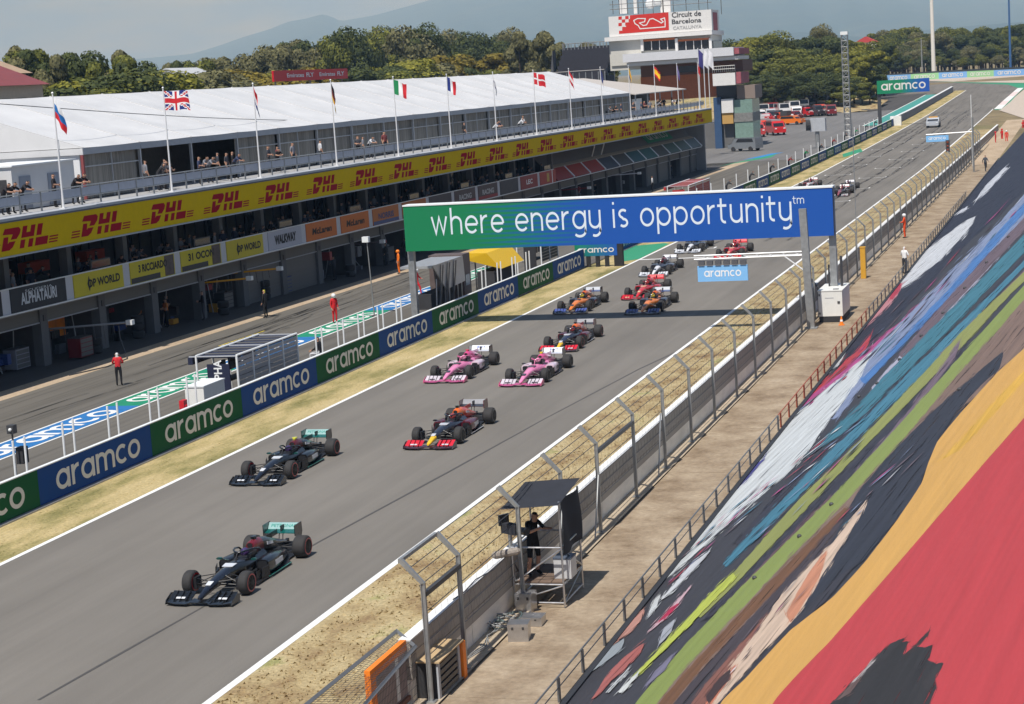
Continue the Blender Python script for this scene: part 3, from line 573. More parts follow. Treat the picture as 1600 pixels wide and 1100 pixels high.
# bristle fringes: the brush leaves thin hairs along the rim of every painted shape
allc = sorted(set(c for c, _ in PR)); fmb = MB()
for i, (c, pts) in enumerate(PR):
    if c in ((212, 68, 74), (236, 182, 96)): continue
    thin = .5 if c in ((150, 166, 86), (160, 166, 92)) else 1.
    for j in range(len(pts)):
        (xa, ya), (xb, yb) = pts[j], pts[(j+1) % len(pts)]; L = math.hypot(xb-xa, yb-ya)
        if L < 8 or max(xa, xb) > 1635: continue
        dx, dy = (xb-xa)/L, (yb-ya)/L
        for k in range(int(L/5*thin)+1):
            f = rj.random(); of = rj.gauss(0, 1.5*thin); ln_ = rj.uniform(6, 30); wd_ = rj.uniform(.15, .6); cx, cy = xa+(xb-xa)*f-dy*of, ya+(yb-ya)*f+dx*of; tl = rj.uniform(-.05, .05); ex, ey = dx-dy*tl, dy+dx*tl
            zz = .003+.00045*i+.00002*(k % 20)
            fmb.add([TP(cx-ex*ln_/2, cy-ey*ln_/2, zz), TP(cx-ey*wd_, cy+ex*wd_, zz), TP(cx+ex*ln_/2, cy+ey*ln_/2, zz), TP(cx+ey*wd_, cy-ex*wd_, zz)], [(0, 1, 2, 3)], allc.index(c))
fo_ = fmb.build('print_fringe', [tarp_mat('print_%d_%d_%d' % c, c, .16) for c in allc], gs, fix=False); fo_['kind'] = 'stuff'
# ================================================================ PIT WALL WITH SPONSOR PANELS
M_BBLUE = mat('board_blue', (.005, .058, .25), .7, var=.06, vs=2, spec=.2); M_BGREEN = mat('board_green', (.002, .095, .032), .7, var=.06, vs=2, spec=.2)
M_LET = mat('board_lettering', (.72, .72, .70), .6, var=.04); M_TRIM = mat('white_trim', (.80, .82, .82), .5, var=.05)
arm_, arl = stroke_text('aramco', 1.0, .20, .135)
ame = arm_.mesh('lettering'); ame.materials.append(M_LET)
def aramco(parent, x0, x1, h, origin, xdir, updir, mm_=None):
    """lettering laid on a board: from x0 to x1 along xdir, letter height h, standing on origin"""
    o = link('lettering', ame, mm_ or M_LET, parent); x = Vector(xdir).normalized(); z = Vector(updir).normalized(); y = z.cross(x)
    k = (x1-x0)/arl; p0 = Vector(origin)+x*x0
    o.matrix_local = Matrix(((x.x*k, y.x, z.x*h, p0.x), (x.y*k, y.y, z.y*h, p0.y), (x.z*k, y.z, z.z*h, p0.z), (0, 0, 0, 1)))
    return o
PANEL = 7.62; PX0 = -31.8
def pit_wall(name, label, k0, k1, y_end=None):
    root = empty(name, (PX0, 52.1+k0*PANEL, 0), 0, label, 'barrier')
    y00 = 52.1+k0*PANEL; ye = y_end or 52.1+(k1+1)*PANEL
    n = max(1, int((ye-y00)/12)); vs = []
    ln = ye-y00
    for k in range(int(math.ceil(ln/4))):
        a0, a1 = k*4., min(ln, k*4.+3.985); mb = MB(); z = zg(y00+a0); mb.box((-.42, a0, z-.02), (-.03, a1, z+1.16)); mb.build('wall_block', M_CONC, root)
    for k in range(k0, k1+1):
        a0 = (k-k0)*PANEL; a1 = min(a0+PANEL-.012, ln); z = zg(y00+a0); z1 = zg(y00+a1)
        if a1-a0 < 2: continue
        mb = MB(); mb.hexa([(-.02, a0, z+.08), (.03, a0, z+.08), (.03, a1, z1+.08), (-.02, a1, z1+.08), (-.02, a0, z+1.235), (.03, a0, z+1.235), (.03, a1, z1+1.235), (-.02, a1, z1+1.235)])
        pb = mb.build('sponsor_panel', M_BBLUE if k % 2 == 0 else M_BGREEN, root)
        mb = MB(); mb.hexa([(-.10, a0, z+1.238), (.05, a0, z+1.238), (.05, a1, z1+1.238), (-.10, a1, z1+1.238), (-.10, a0, z+1.27), (.05, a0, z+1.27), (.05, a1, z1+1.27), (-.10, a1, z1+1.27)]); mb.build('coping', M_TRIM, root)
        if a1-a0 > 6: aramco(root, 1.05, 6.75, .66, (.036, a0, z+.30), (0, 1, 0), (0, 0, 1))
    a = MB(); a.box((-.05, 0, .0), (.16, min(ln, 68), .055)); a.build('footing', mat('footing', (.42, .40, .38), .9, var=.2, vs=2), root)
    return root
pit_wall('pit_wall', 'long pit wall with blue and green sponsor panels in front of the near pit stands', -2, 8, 121.0)
pit_wall('pit_wall', 'farther pit wall with small blue and green sponsor panels beyond the start line', 10, 36, 331.)
ww = empty('blue_wall', (-31.8, 331, zg(331)), 0, 'plain grey blue wall with white end block beside the far straight', 'wall')
mb = MB()
for k in range(10): y0, y1 = k*15., k*15+14.95; z0, z1 = zg(331+y0)-zg(331), zg(331+y1)-zg(331); mb.hexa([(-.35, y0, z0), (0, y0, z0), (0, y1, z1), (-.35, y1, z1), (-.35, y0, z0+1.25), (0, y0, z0+1.25), (0, y1, z1+1.25), (-.35, y1, z1+1.25)])
mb.build('wall_body', mat('wall_bluegrey', (.13, .15, .22), .7, var=.1), ww)
mb = MB()
for k in range(10): y0, y1 = k*15., k*15+14.95; z0, z1 = zg(331+y0)-zg(331)+1.253, zg(331+y1)-zg(331)+1.253; mb.hexa([(-.5, y0, z0), (.05, y0, z0), (.05, y1, z1), (-.5, y1, z1), (-.5, y0, z0+.08), (.05, y0, z0+.08), (.05, y1, z1+.08), (-.5, y1, z1+.08)])
mb.build('coping', M_TRIM, ww); mb = MB(); mb.box((-.5, -1.2, 0), (1.3, 0, 1.6)); mb.build('end_block', M_TRIM, ww)
# far barrier round the last corner, five bright panels
fb = empty('corner_barrier', GT(1490, 121), 0, 'pale blue and green sponsor barrier curving behind the last corner', 'barrier'); fo = fb.location.copy()
M_PBL = mat('pale_blue_board', (.20, .42, .78), .5); M_PGR = mat('pale_green_board', (.32, .62, .32), .5)
edges = [(1386, 127.8, 117.6), (1423, 126, 116), (1467, 123.2, 113.4), (1511, 121, 111.5), (1553, 119.2, 109.6), (1602, 117, 107.4), (1650, 115, 105.4)]
for i in range(6):
    (xa, ba, ta), (xb, bb, tb) = edges[i], edges[i+1]; A, B = GT(xa, ba), GT(xb, bb)
    hA = PY(xa, ta, A.y).z-A.z; hB = PY(xb, tb, B.y).z-B.z; mb = MB()
    mb.hexa([A-fo, B-fo, B-fo+Vector((0, .3, 0)), A-fo+Vector((0, .3, 0)), A-fo+Vector((0, 0, hA)), B-fo+Vector((0, 0, hB)), B-fo+Vector((0, .3, hB)), A-fo+Vector((0, .3, hA))])
    mb.build('sponsor_panel', M_PBL if i % 2 == 0 else M_PGR, fb)
    dvec = (B-A); aramco(fb, dvec.length*.12, dvec.length*.86, hA*.55, A-fo+Vector((0, -.06, hA*.22)), dvec, (0, 0, 1))
mb = MB()
for i in range(6):
    A, B = GT(*edges[i][:2]), GT(*edges[i+1][:2]); mb.hexa([A-fo+Vector((0, 2, 0)), B-fo+Vector((0, 2, 0)), B-fo+Vector((0, 2.3, 0)), A-fo+Vector((0, 2.3, 0)), A-fo+Vector((0, 2, 2.4)), B-fo+Vector((0, 2, 2.4)), B-fo+Vector((0, 2.3, 2.4)), A-fo+Vector((0, 2.3, 2.4))])
mb.build('dark_back_fence', mat('fence_dark', (.05, .055, .055), .8, var=.3, vs=2), fb)

# ================================================================ GANTRY WITH SLOGAN BOARD
GY = 92.5
gl_, gr_ = PY(629.5, 323.7, GY).x, PY(1300, 292.5, GY).x; gzb = .5*(PY(637.5, 393.7, GY).z+PY(1300, 367.5, GY).z); gzt = .5*(PY(629.5, 323.7, GY).z+PY(1300, 292.5, GY).z)
ga = empty('slogan_gantry', ((gl_+gr_)/2, GY, 0), 0, 'wide green to blue slogan board spanning the track on steel legs', 'gantry'); gw = gr_-gl_; gh = gzt-gzb
m = bpy.data.materials.new('slogan_print'); m.use_nodes = True; t = m.node_tree; p = t.nodes['Principled BSDF']; p.inputs['Roughness'].default_value = .5
co = nd(t, 'ShaderNodeTexCoord'); sp = nd(t, 'ShaderNodeSeparateXYZ'); t.links.new(co.outputs['Object'], sp.inputs[0])
mr = nd(t, 'ShaderNodeMapRange'); mr.inputs[1].default_value = -gw*.40; mr.inputs[2].default_value = gw*.02; t.links.new(sp.outputs['X'], mr.inputs[0])
wv = nd(t, 'ShaderNodeMath', operation='MULTIPLY'); wv.inputs[1].default_value = 28.; t.links.new(sp.outputs['Z'], wv.inputs[0]); sn = nd(t, 'ShaderNodeMath', operation='SINE'); t.links.new(wv.outputs[0], sn.inputs[0])
m2 = nd(t, 'ShaderNodeMath', operation='MULTIPLY_ADD'); m2.inputs[1].default_value = .32; m2.inputs[2].default_value = .0; t.links.new(sn.outputs[0], m2.inputs[0])
ad = nd(t, 'ShaderNodeMath', operation='MULTIPLY_ADD'); ad.inputs[1].default_value = 2.0; ad.inputs[2].default_value = -.5; t.links.new(mr.outputs[0], ad.inputs[0])
ad2 = nd(t, 'ShaderNodeMath', operation='ADD', use_clamp=True); t.links.new(ad.outputs[0], ad2.inputs[0]); t.links.new(m2.outputs[0], ad2.inputs[1])
mxx = nd(t, 'ShaderNodeMixRGB'); mxx.inputs[1].default_value = (.004, .20, .075, 1); mxx.inputs[2].default_value = (.006, .085, .40, 1); t.links.new(ad2.outputs[0], mxx.inputs[0]); t.links.new(mxx.outputs[0], p.inputs['Base Color'])
mb = MB(); mb.box((-gw/2, 0, gzb), (gw/2, .10, gzt)); mb.build('slogan_board', m, ga)
mb = MB(); mb.box((-gw/2-.03, -.03, gzt+.003), (gw/2+.03, .95, gzt+.07)); mb.build('top_cap', M_TRIM, ga)
mb = MB()
for z in (gzb+.08, gzt-.08):
    for y in (.22, .92): mb.box((-gw/2, y-.05, z-.05), (gw/2, y+.05, z+.05))
nb = 14
for k in range(nb):
    xa, xb = -gw/2+gw*k/nb, -gw/2+gw*(k+1)/nb
    mb.tube([(xa, .92, gzb+.1), (xb, .92, gzt-.1)], .03, 5); mb.tube([(xa, .24, gzt-.1), (xa, .9, gzt-.1)], .03, 5); mb.tube([(xa, .92, gzb+.1), (xa, .92, gzt-.1)], .03, 5)
mb.build('truss', M_GALV, ga)
for x in (gw/2-.13, -gw/2+.12):
    mb = MB(); mb.box((x-.16, .3, 0), (x+.16, .62, gzt-.02)); mb.box((x-.3, .15, 0), (x+.3, .78, .05)); mb.build('leg', M_GALV, ga)
mb = MB(); mb.tube([(gw/2-.35, .32, .05), (gw/2-.35, .32, 2.6)], .05, 6); mb.tube([(gw/2+.25, .32, .05), (gw/2+.25, .32, 3.0)], .07, 6); mb.tube([(gw/2-.9, .3, .05), (gw/2-.9, .3, 1.5), (gw/2-1.3, .3, 2.0)], .06, 6); mb.build('conduit', M_DSTEEL, ga)
_, sl_len = stroke_text('where energy is opportunity', 1.0, .135, .20)
xl, xr = PY(675, 370, GY).x-ga.location.x, PY(1238, 340, GY).x-ga.location.x; xh = .86*(PY(865, 344, GY).z-PY(865, 372, GY).z)
xh = (PY(870, 337, GY).z-PY(870, 366, GY).z)
kx = (xr-xl)/sl_len; xo = 0.
for wd in 'where energy is opportunity'.split():
    slog, wl_ = stroke_text(wd, 1.0, .135, .20); o = slog.build('lettering', mat('pale_print', (.72, .80, .88), .55), ga)
    o.matrix_local = Matrix(((kx, 0, 0, xl+xo*kx), (0, 1, 0, -.004), (0, 0, xh, gzb+gh*.345), (0, 0, 0, 1))); xo += wl_+.20+.45+.20
tm_, tml = stroke_text('tm', 1., .14, .16); o = tm_.build('lettering', MATS['pale_print'], ga)
xl2, xr2 = PY(1239, 320, GY).x-ga.location.x, PY(1257, 320, GY).x-ga.location.x
o.matrix_local = Matrix((((xr2-xl2)/tml, 0, 0, xl2), (0, 1, 0, -.004), (0, 0, .28, gzt-.70), (0, 0, 0, 1)))
# cantilever arm with light blue sign
AY = 89.25
ar = empty('signal_arm', (-12.72, AY, 0), 0, 'white cantilever arm over the track carrying a light blue sign', 'signal gantry')
mb = MB(); mb.hexa([(-.17, -.14, 0), (.17, -.14, 0), (.17, .14, 0), (-.17, .14, 0), (-.34, -.14, 5.62), (.0, -.14, 5.62), (.0, .14, 5.62), (-.34, .14, 5.62)]); mb.box((-.3, -.3, 0), (.3, .3, .05)); mb.build('pole', M_GALV, ar)
mb = MB()
for z in (3.45, 3.62): mb.tube([(-.2, 0, z), (-5.4, 0, z-.03)], .04, 6)
for k in range(8): mb.tube([(-.3-k*.63, 0, 3.45), (-.62-k*.63, 0, 3.6)], .022, 5)
mb.tube([(-.25, 0, 2.75), (-1.1, 0, 3.42)], .04, 6); mb.build('arm', mat('arm_white', (.7, .71, .72), .5, .2), ar)
sx0, sx1 = PY(1090, 417, AY).x+12.72, PY(1168, 412, AY).x+12.72
mb = MB(); mb.box((sx0, -.06, 2.36), (sx1, .06, 3.1)); sg = mb.build('sign_panel', mat('sky_sign', (.22, .50, .86), .45), ar)
aramco(ar, (sx1-sx0)*.13, (sx1-sx0)*.87, .30, (sx0, -.065, 2.58), (1, 0, 0), (0, 0, 1), mat('sign_white', (.85, .87, .9), .5))
mb = MB()
for k in range(6): x = sx0+.2+k*(sx1-sx0-.4)/5; mb.box((x-.14, -.12, 3.14), (x+.14, .1, 3.32))
mb.tube([(sx0, .0, 3.36), (sx1, .0, 3.36)], .03, 6); mb.build('lamp_row', mat('lamp_housing', (.10, .10, .11), .5), ar)
# second arm far up the straight
fy = 205.; fx0 = PY(1447, 214, fy).x; fx1 = PY(1482, 211, fy).x; px_ = PY(1520, 212, fy).x; fa = empty('signal_arm', (px_, fy, zg(fy)), 0, 'distant cantilever arm with small light blue sign and traffic light', 'signal gantry')
zz = PY(1465, 215, fy).z; mb = MB(); mb.tube([(0, 0, 0), (0, 0, zz+1.9)], .10, 8); mb.build('pole', M_GALV, fa)
mb = MB(); mb.tube([(0, 0, zz+.42), (fx0-px_, 0, zz+.35)], .07, 6); mb.build('arm', MATS['arm_white'], fa)
mb = MB(); mb.box((fx0-px_, -.06, zz-.42), (fx1-px_, .06, zz+.22)); mb.build('sign_panel', MATS['sky_sign'], fa)
aramco(fa, .25, fx1-fx0-.3, .26, (fx0-px_, -.065, zz-.2), (1, 0, 0), (0, 0, 1), MATS['sign_white'])
lx = PY(1481, 228, fy).x-px_; mb = MB(); mb.box((lx-.2, -.25, zz-1.55), (lx+.2, .1, zz-.3)); mb.build('traffic_light', M_DSTEEL, fa)
mb = MB(); 
for k in range(3): mb.ball((lx, -.26, zz-1.3+.38*k), .12, 8, 5)
mb.build('lamp', mat('lamp_lens', (.25, .05, .02), .3), fa)
# start light board at the pit wall gap
sb = empty('start_board', (PY(930, 412, 121.).x, 121., 0), 0, 'small green and blue board on black posts in the pit wall gap', 'sign board'); bx0, bx1 = PY(898, 392, 121.).x-sb.location.x, PY(964, 392, 121.).x-sb.location.x
m = bpy.data.materials.new('small_board_print'); m.use_nodes = True; t = m.node_tree; p = t.nodes['Principled BSDF']; co = nd(t, 'ShaderNodeTexCoord'); sp = nd(t, 'ShaderNodeSeparateXYZ'); t.links.new(co.outputs['Object'], sp.inputs[0])
mr = nd(t, 'ShaderNodeMapRange'); mr.inputs[1].default_value = bx0; mr.inputs[2].default_value = bx1; t.links.new(sp.outputs['X'], mr.inputs[0]); mxx = nd(t, 'ShaderNodeMixRGB'); mxx.inputs[1].default_value = (.005, .22, .10, 1); mxx.inputs[2].default_value = (.01, .09, .42, 1); t.links.new(mr.outputs[0], mxx.inputs[0]); t.links.new(mxx.outputs[0], p.inputs['Base Color'])
mb = MB(); mb.box((bx0, 0, .72), (bx1, .15, 1.5)); mb.build('sign_panel', m, sb); aramco(sb, (bx1-bx0)*.06, (bx1-bx0)*.93, .30, (bx0, -.006, .95), (1, 0, 0), (0, 0, 1))
for k in range(5): mb = MB(); x = bx0+.25+k*(bx1-bx0-.35)/4; mb.box((x-.13, .02, 0), (x+.13, .2, .715)); mb.build('post', mat('rubber_black', (.02, .02, .022), .8), sb)
mb = MB(); mb.box((bx1+.02, 0, 0), (bx1+.36, .35, 1.58)); mb.build('end_post', MATS['rubber_black'], sb)
# board at the pit entry
by = 330.; bl, br = PY(1370, 130, by).x, PY(1452, 130, by).x; eb = empty('pit_entry_board', ((bl+br)/2, by, zg(by)), 0, 'green to blue board on a dark post by the pit entry', 'sign board'); zt, zb = PY(1410, 124, by).z-zg(by), PY(1410, 145, by).z-zg(by); hw = (br-bl)/2
m = m.copy(); m.name = 'entry_board_print'; [n_ for n_ in m.node_tree.nodes if n_.type == 'MAP_RANGE'][0].inputs[1].default_value = -hw*.1; [n_ for n_ in m.node_tree.nodes if n_.type == 'MAP_RANGE'][0].inputs[2].default_value = hw*.7
mb = MB(); mb.box((-hw, 0, zb), (hw, .3, zt)); mb.build('sign_panel', m, eb); aramco(eb, hw*.16, hw*1.86, (zt-zb)*.50, (-hw, -.01, zb+(zt-zb)*.25), (1, 0, 0), (0, 0, 1))
for x in (-hw+.25,): mb = MB(); mb.box((x-.3, .32, 0), (x+.3, .7, zt)); mb.build('post', M_DSTEEL, eb)

# ================================================================ PIT BUILDING
pbd = empty('pit_building', (PO[0], PO[1], 0), PANG, 'long pit building with garages, shaded balcony and a yellow courier band', 'building')
# local axes: x = -depth (towards the track is +x), y = along the front
M_PLASTER = mat('facade_grey', (.30, .30, .30), .8, var=.1, vs=2); M_PILLAR = mat('pillar_grey', (.14, .14, .14), .8, var=.12, vs=2); M_SHUT = mat('shutter_grey', (.16, .155, .145), .6, .1, var=.1, vs=2, stretch=(1, .2, 8))
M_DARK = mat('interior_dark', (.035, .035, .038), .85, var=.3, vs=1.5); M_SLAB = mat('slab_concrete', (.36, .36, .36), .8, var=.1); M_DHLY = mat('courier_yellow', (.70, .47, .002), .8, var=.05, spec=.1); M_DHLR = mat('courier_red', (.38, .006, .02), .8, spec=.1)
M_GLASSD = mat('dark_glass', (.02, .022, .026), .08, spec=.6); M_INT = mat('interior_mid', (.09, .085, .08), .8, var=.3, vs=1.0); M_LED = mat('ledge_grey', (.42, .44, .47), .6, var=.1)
def bbox(name, m, d0, d1, u0, u1, z0, z1, parent=None, sm=False): mb = MB(); mb.box((-d1, u0, z0), (-d0, u1, z1)); return mb.build(name, m, parent or pbd)
U0, U1 = -32., 147.
# yellow band: one sheet per logo, lettering on each
LOGO = 6.93
def dhl_logo():
    mb = MB(); sh = .36; zb, zt, zc0, zc1 = 0., 1., .40, .47
    def q(x0, x1, z0, z1): mb.poly([(0, x0+sh*z0, z0), (0, x1+sh*z0, z0), (0, x1+sh*z1, z1), (0, x0+sh*z1, z1)])
    # D: stem slab, top bar, bowl
    mb.poly([(0, .10+sh*1, 1), (0, 1.0+sh*1, 1), (0, 1.16+sh*.88, .88), (0, 1.14+sh*.68, .68), (0, .98+sh*.47, .47), (0, .60+sh*.47, .47), (0, .68+sh*.70, .70), (0, .02+sh*.74, .74)])
    mb.poly([(0, .12+sh*0, 0), (0, .62+sh*0, 0), (0, .82+sh*.12, .12), (0, .94+sh*.38, .38), (0, .52+sh*.38, .38), (0, .46+sh*.30, .30), (0, .42+sh*.62, .62), (0, .12+sh*.62, .62)])
    q(1.28, 1.58, .47, 1.); q(1.82, 2.12, .47, 1.); q(1.58, 1.82, .47, .70); q(1.28, 1.58, 0, .38); q(1.82, 2.12, 0, .38)
    q(2.28, 2.62, .47, 1.); q(2.28, 3.12, 0, .38)
    for k in range(3): q(-.62, -.02, .02+.13*k, .085+.13*k); q(3.22, 3.82, .02+.13*k, .085+.13*k)
    return mb
lme = dhl_logo().mesh('logo'); lme.materials.append(M_DHLR)
k = -4
while True:
    u0 = -2.35+k*LOGO
    if u0 >= U1-1: break
    u1 = min(u0+LOGO-.006, U1); pn = bbox('banner_panel', M_DHLY, 0, .05, max(u0, U0), u1, 5.98, 7.46)
    if u1-u0 > 6:
        o = link('logo', lme, M_DHLR, pbd); sc = 1.0; o.matrix_local = Matrix(((1, 0, 0, .006), (0, 1.28, 0, u0+1.36+.10), (0, 0, .98, 6.22), (0, 0, 0, 1)))
    k += 1
bbox('banner_frame', M_LED, -.05, .12, U0, U1, 5.9, 5.975); bbox('ledge_nose', mat('ledge_dark', (.10, .11, .13), .7), -.03, .3, U0, U1, 7.463, 7.53)
bbox('terrace_ledge', M_LED, -.02, 1.1, U0, U1, 7.535, 7.66); bbox('terrace_deck', M_SLAB, 1.1, 21, U0, 150, 7.2, 7.62)
bbox('soffit', M_PLASTER, .13, 7, U0, U1, 6.3, 6.5); bbox('terrace_infill', M_PLASTER, .14, .5, U0, U1, 6.5, 7.46)
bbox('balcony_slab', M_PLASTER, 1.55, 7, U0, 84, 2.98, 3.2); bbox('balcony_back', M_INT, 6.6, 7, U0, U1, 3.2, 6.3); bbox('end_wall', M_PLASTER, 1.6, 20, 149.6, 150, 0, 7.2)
bbox('fascia_rail', M_TRIM, 1.42, 1.58, U0, 84., 4.26, 4.31); bbox('fascia_rail', M_TRIM, 1.42, 1.58, U0, 147, 3.05, 3.11)
# team boards on the balcony front
GP = 5.65; GU = .62
def clr(c): return lin(c)
TB = {-2: ((18, 22, 34), 'ALPHATAURI', (200, 205, 210)), -1: ((18, 22, 34), 'ALPHATAURI', (200, 205, 210)), 0: ((200, 185, 20), 'DP WORLD', (25, 25, 25)), 1: ((200, 185, 20), '3 RICCIARDO', (25, 25, 25)), 2: ((200, 185, 20), '31 OCON', (25, 25, 25)), 3: ((195, 178, 25), 'DP WORLD', (25, 25, 25)),
      4: ((175, 178, 190), 'WALKWAY', (22, 22, 24)), 5: ((200, 105, 20), 'McLaren', (45, 30, 20)), 6: ((200, 105, 20), 'McLaren', (45, 30, 20)), 7: ((185, 105, 35), 'NORRIS', (70, 80, 120)), 8: ((180, 100, 35), 'SAINZ', (50, 60, 90)), 9: ((62, 55, 60), '', (90, 60, 50)), 10: ((75, 60, 62), 'RACING', (190, 190, 190)), 11: ((75, 60, 62), 'RACING', (190, 190, 190)),
      12: ((50, 52, 60), '', (110, 70, 60)), 13: ((140, 40, 38), 'LEC', (225, 225, 225)), 14: ((165, 45, 30), '', (210, 160, 50))}
for k in range(-6, 15):
    c, tx, tcx = TB.get(k, ((18, 22, 34), '', (200, 200, 200))); u0 = GU+k*GP; u1 = u0+GP-.75
    bbox('fascia_post', mat('fascia_white', (.55, .56, .60), .6), 1.50, 1.545, u0-.745, u0-.005, 3.115, 4.255)
    pn = bbox('team_board', mat('board_%d_%d_%d' % c, lin(c), .5, var=.05), 1.46, 1.52, u0, u1, 3.12, 4.25)
    if tx:
        tm2 = mat('ink_%d_%d_%d' % tcx, lin(tcx), .6)
        wdt = min(3.6, .42*len(tx)+.8); put_font(tx, .5, tm2, pbd, (-1.45, u0+(u1-u0)*(.5 if k not in (0, 3) else .6), 3.66 if k not in (1, 2) else 3.82), (0, 1, 0), (0, 0, 1), bold=.03 if tx == 'WALKWAY' else .018, shear=.15 if tx == 'McLaren' else 0, fit=(wdt*.88, .56 if tx in ('WALKWAY', 'ALPHATAURI') else .42))
        if tx == 'ALPHATAURI': put_font('SCUDERIA', .3, tm2, pbd, (-1.45, u0+(u1-u0)*.5, 4.02), (0, 1, 0), (0, 0, 1), fit=(2.4, .12))
        if k in (0, 3):
            mb = MB(); L = ribbon([(0, .32), (-.11, 0), (0, -.32), (.11, 0), (0, .32)], .07); vs = []
            for l, q in L: vs += [(-1.452, u0+1.45+l.x*1.2, 3.68+l.y), (-1.452, u0+1.45+q.x*1.2, 3.68+q.y)]
            mb.add(vs, [(2*i, 2*i+1, 2*i+3, 2*i+2) for i in range(4)]); mb.build('lozenge', tm2, pbd)
        if k in (1, 2):
            bbox('board_strip', mat('strip_dark', (.03, .03, .035), .5), 1.452, 1.458, u0+.05, u0+3.2, 3.14, 3.42); bbox('portrait', mat('portrait_%d' % k, (.10, .07, .06), .6, var=.5, vs=3), 1.45, 1.458, u1-1.15, u1-.1, 3.15, 4.22)
        if k in (7, 8, 10, 11): bbox('board_strip', mat('strip_%d' % k, lin((70, 85, 130) if k < 9 else (150, 40, 45)), .5), 1.452, 1.458, u0+.05, u1-.05, 3.14, 3.38)
    if k == 14: bbox('emblem', mat('emblem_gold', (.5, .35, .05), .5), 1.452, 1.458, u0+2.1, u0+2.8, 3.3, 4.05)
# leaning boards and sloping roof at the far half
M_ROOFS = mat('slope_roof', (.20, .185, .17), .7, var=.12, vs=.7); M_SLTRIM = mat('slope_trim', (.45, .36, .26), .8, var=.15)  # slope_trim is a plain tan strip above the leaning boards
cols2 = [(165, 45, 35), (170, 55, 30), (170, 50, 30), (60, 66, 78), (75, 70, 66), (45, 95, 100), (50, 105, 100), (80, 75, 68), (70, 95, 82), (70, 90, 80), (75, 85, 80)]
bbox('corner_post', M_TRIM, 1.45, 1.6, 83.4, 83.6, 3.1, 4.3)
for k in range(11):
    u0 = 85.2+k*5.65; u1 = u0+5.2; mb = MB()
    mb.hexa([(-1.5, u0, 3.15), (-1.5, u1, 3.15), (-2.4, u1, 4.15), (-2.4, u0, 4.15), (-1.44, u0, 3.2), (-1.44, u1, 3.2), (-2.34, u1, 4.2), (-2.34, u0, 4.2)]); mb.build('team_board', mat('lean_%d' % k, lin(cols2[k]), .5, var=.2, vs=1.2), pbd)
    mb = MB(); mb.hexa([(-1.45, u1+.02, 3.15), (-1.45, u1+.36, 3.15), (-2.4, u1+.36, 4.17), (-2.4, u1+.02, 4.17), (-1.38, u1+.02, 3.22), (-1.38, u1+.36, 3.22), (-2.33, u1+.36, 4.24), (-2.33, u1+.02, 4.24)]); mb.build('mullion', M_TRIM, pbd)
mb = MB(); mb.hexa([(-2.4, 85.2, 4.2), (-2.4, 147, 4.2), (-2.8, 147, 4.36), (-2.8, 85.2, 4.36), (-2.4, 85.2, 4.28), (-2.4, 147, 4.28), (-2.8, 147, 4.46), (-2.8, 85.2, 4.46)]); mb.build('slope_trim', M_SLTRIM, pbd)
mb = MB(); mb.hexa([(-2.82, 85.2, 4.36), (-2.82, 147, 4.36), (-4.6, 147, 6.26), (-4.6, 85.2, 6.26), (-2.82, 85.2, 4.46), (-2.82, 147, 4.46), (-4.6, 147, 6.29), (-4.6, 85.2, 6.29)]); mb.build('slope_roof', M_ROOFS, pbd)
mb = MB(); mb.hexa([(-2.9, 126, 4.6), (-2.9, 138, 4.6), (-4.1, 138, 5.85), (-4.1, 126, 5.85), (-2.82, 126, 4.64), (-2.82, 138, 4.64), (-4.04, 138, 5.92), (-4.04, 126, 5.92)]); mb.build('roof_banner', mat('roof_banner', (.02, .30, .14), .5, var=.2), pbd)
aramco(pbd, .0, 9.5, .9, (-3.0, 127.2, 4.88), (0, 1, 0), (-1.2, 0, 1.25))
for u in (98.5, 102.): mb = MB(); mb.tube([(-1.4, u, 5.95), (-2.2, u+1.4, 4.6)], .06, 6); mb.build('strut', M_TRIM, pbd)
# garages
for k in range(-6, 27):
    u = -.9+k*5.63
    if u > 147: break
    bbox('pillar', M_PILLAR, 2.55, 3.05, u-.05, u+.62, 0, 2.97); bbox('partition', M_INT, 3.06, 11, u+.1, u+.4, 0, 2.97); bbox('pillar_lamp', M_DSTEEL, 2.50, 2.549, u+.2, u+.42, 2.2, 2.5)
    g0, g1 = u+.625, u+5.575
    bbox('shutter_box', M_SHUT, 2.65, 3.0, g0, g1, 2.18, 2.975); bbox('shutter_lip', M_LED, 2.60, 2.66, g0, g1, 2.12, 2.178)
    if k in (4, 5, 22, 23) or k > 24:
        for j in range(9): bbox('shutter_slat', M_SHUT, 2.72+.008*(j % 2), 2.80, g0, g1, .02+j*.235, .25+j*.235)
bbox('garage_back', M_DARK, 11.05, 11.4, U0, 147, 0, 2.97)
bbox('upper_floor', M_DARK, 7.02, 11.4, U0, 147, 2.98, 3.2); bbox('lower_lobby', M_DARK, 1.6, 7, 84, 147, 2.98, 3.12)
gi = [(-1, (215, 215, 215), .15), (0, (230, 130, 20), .9), (1, (60, 60, 62), .4), (2, (200, 110, 30), .3), (3, (40, 42, 46), .4), (7, (210, 110, 30), .35), (8, (60, 60, 66), .3), (13, (120, 30, 28), .4), (16, (70, 80, 90), .4), (18, (30, 90, 90), .4)]
for k, c, f in gi:
    u = -.9+k*5.63; bbox('garage_panel', mat('gpanel_%d' % k, lin(c), .5, var=.2), 4.2, 4.3, u+.9, u+.9+4.4*(.45+f*.5), .9 if k == 0 else .1, 2.3 if k == 0 else 2.1)
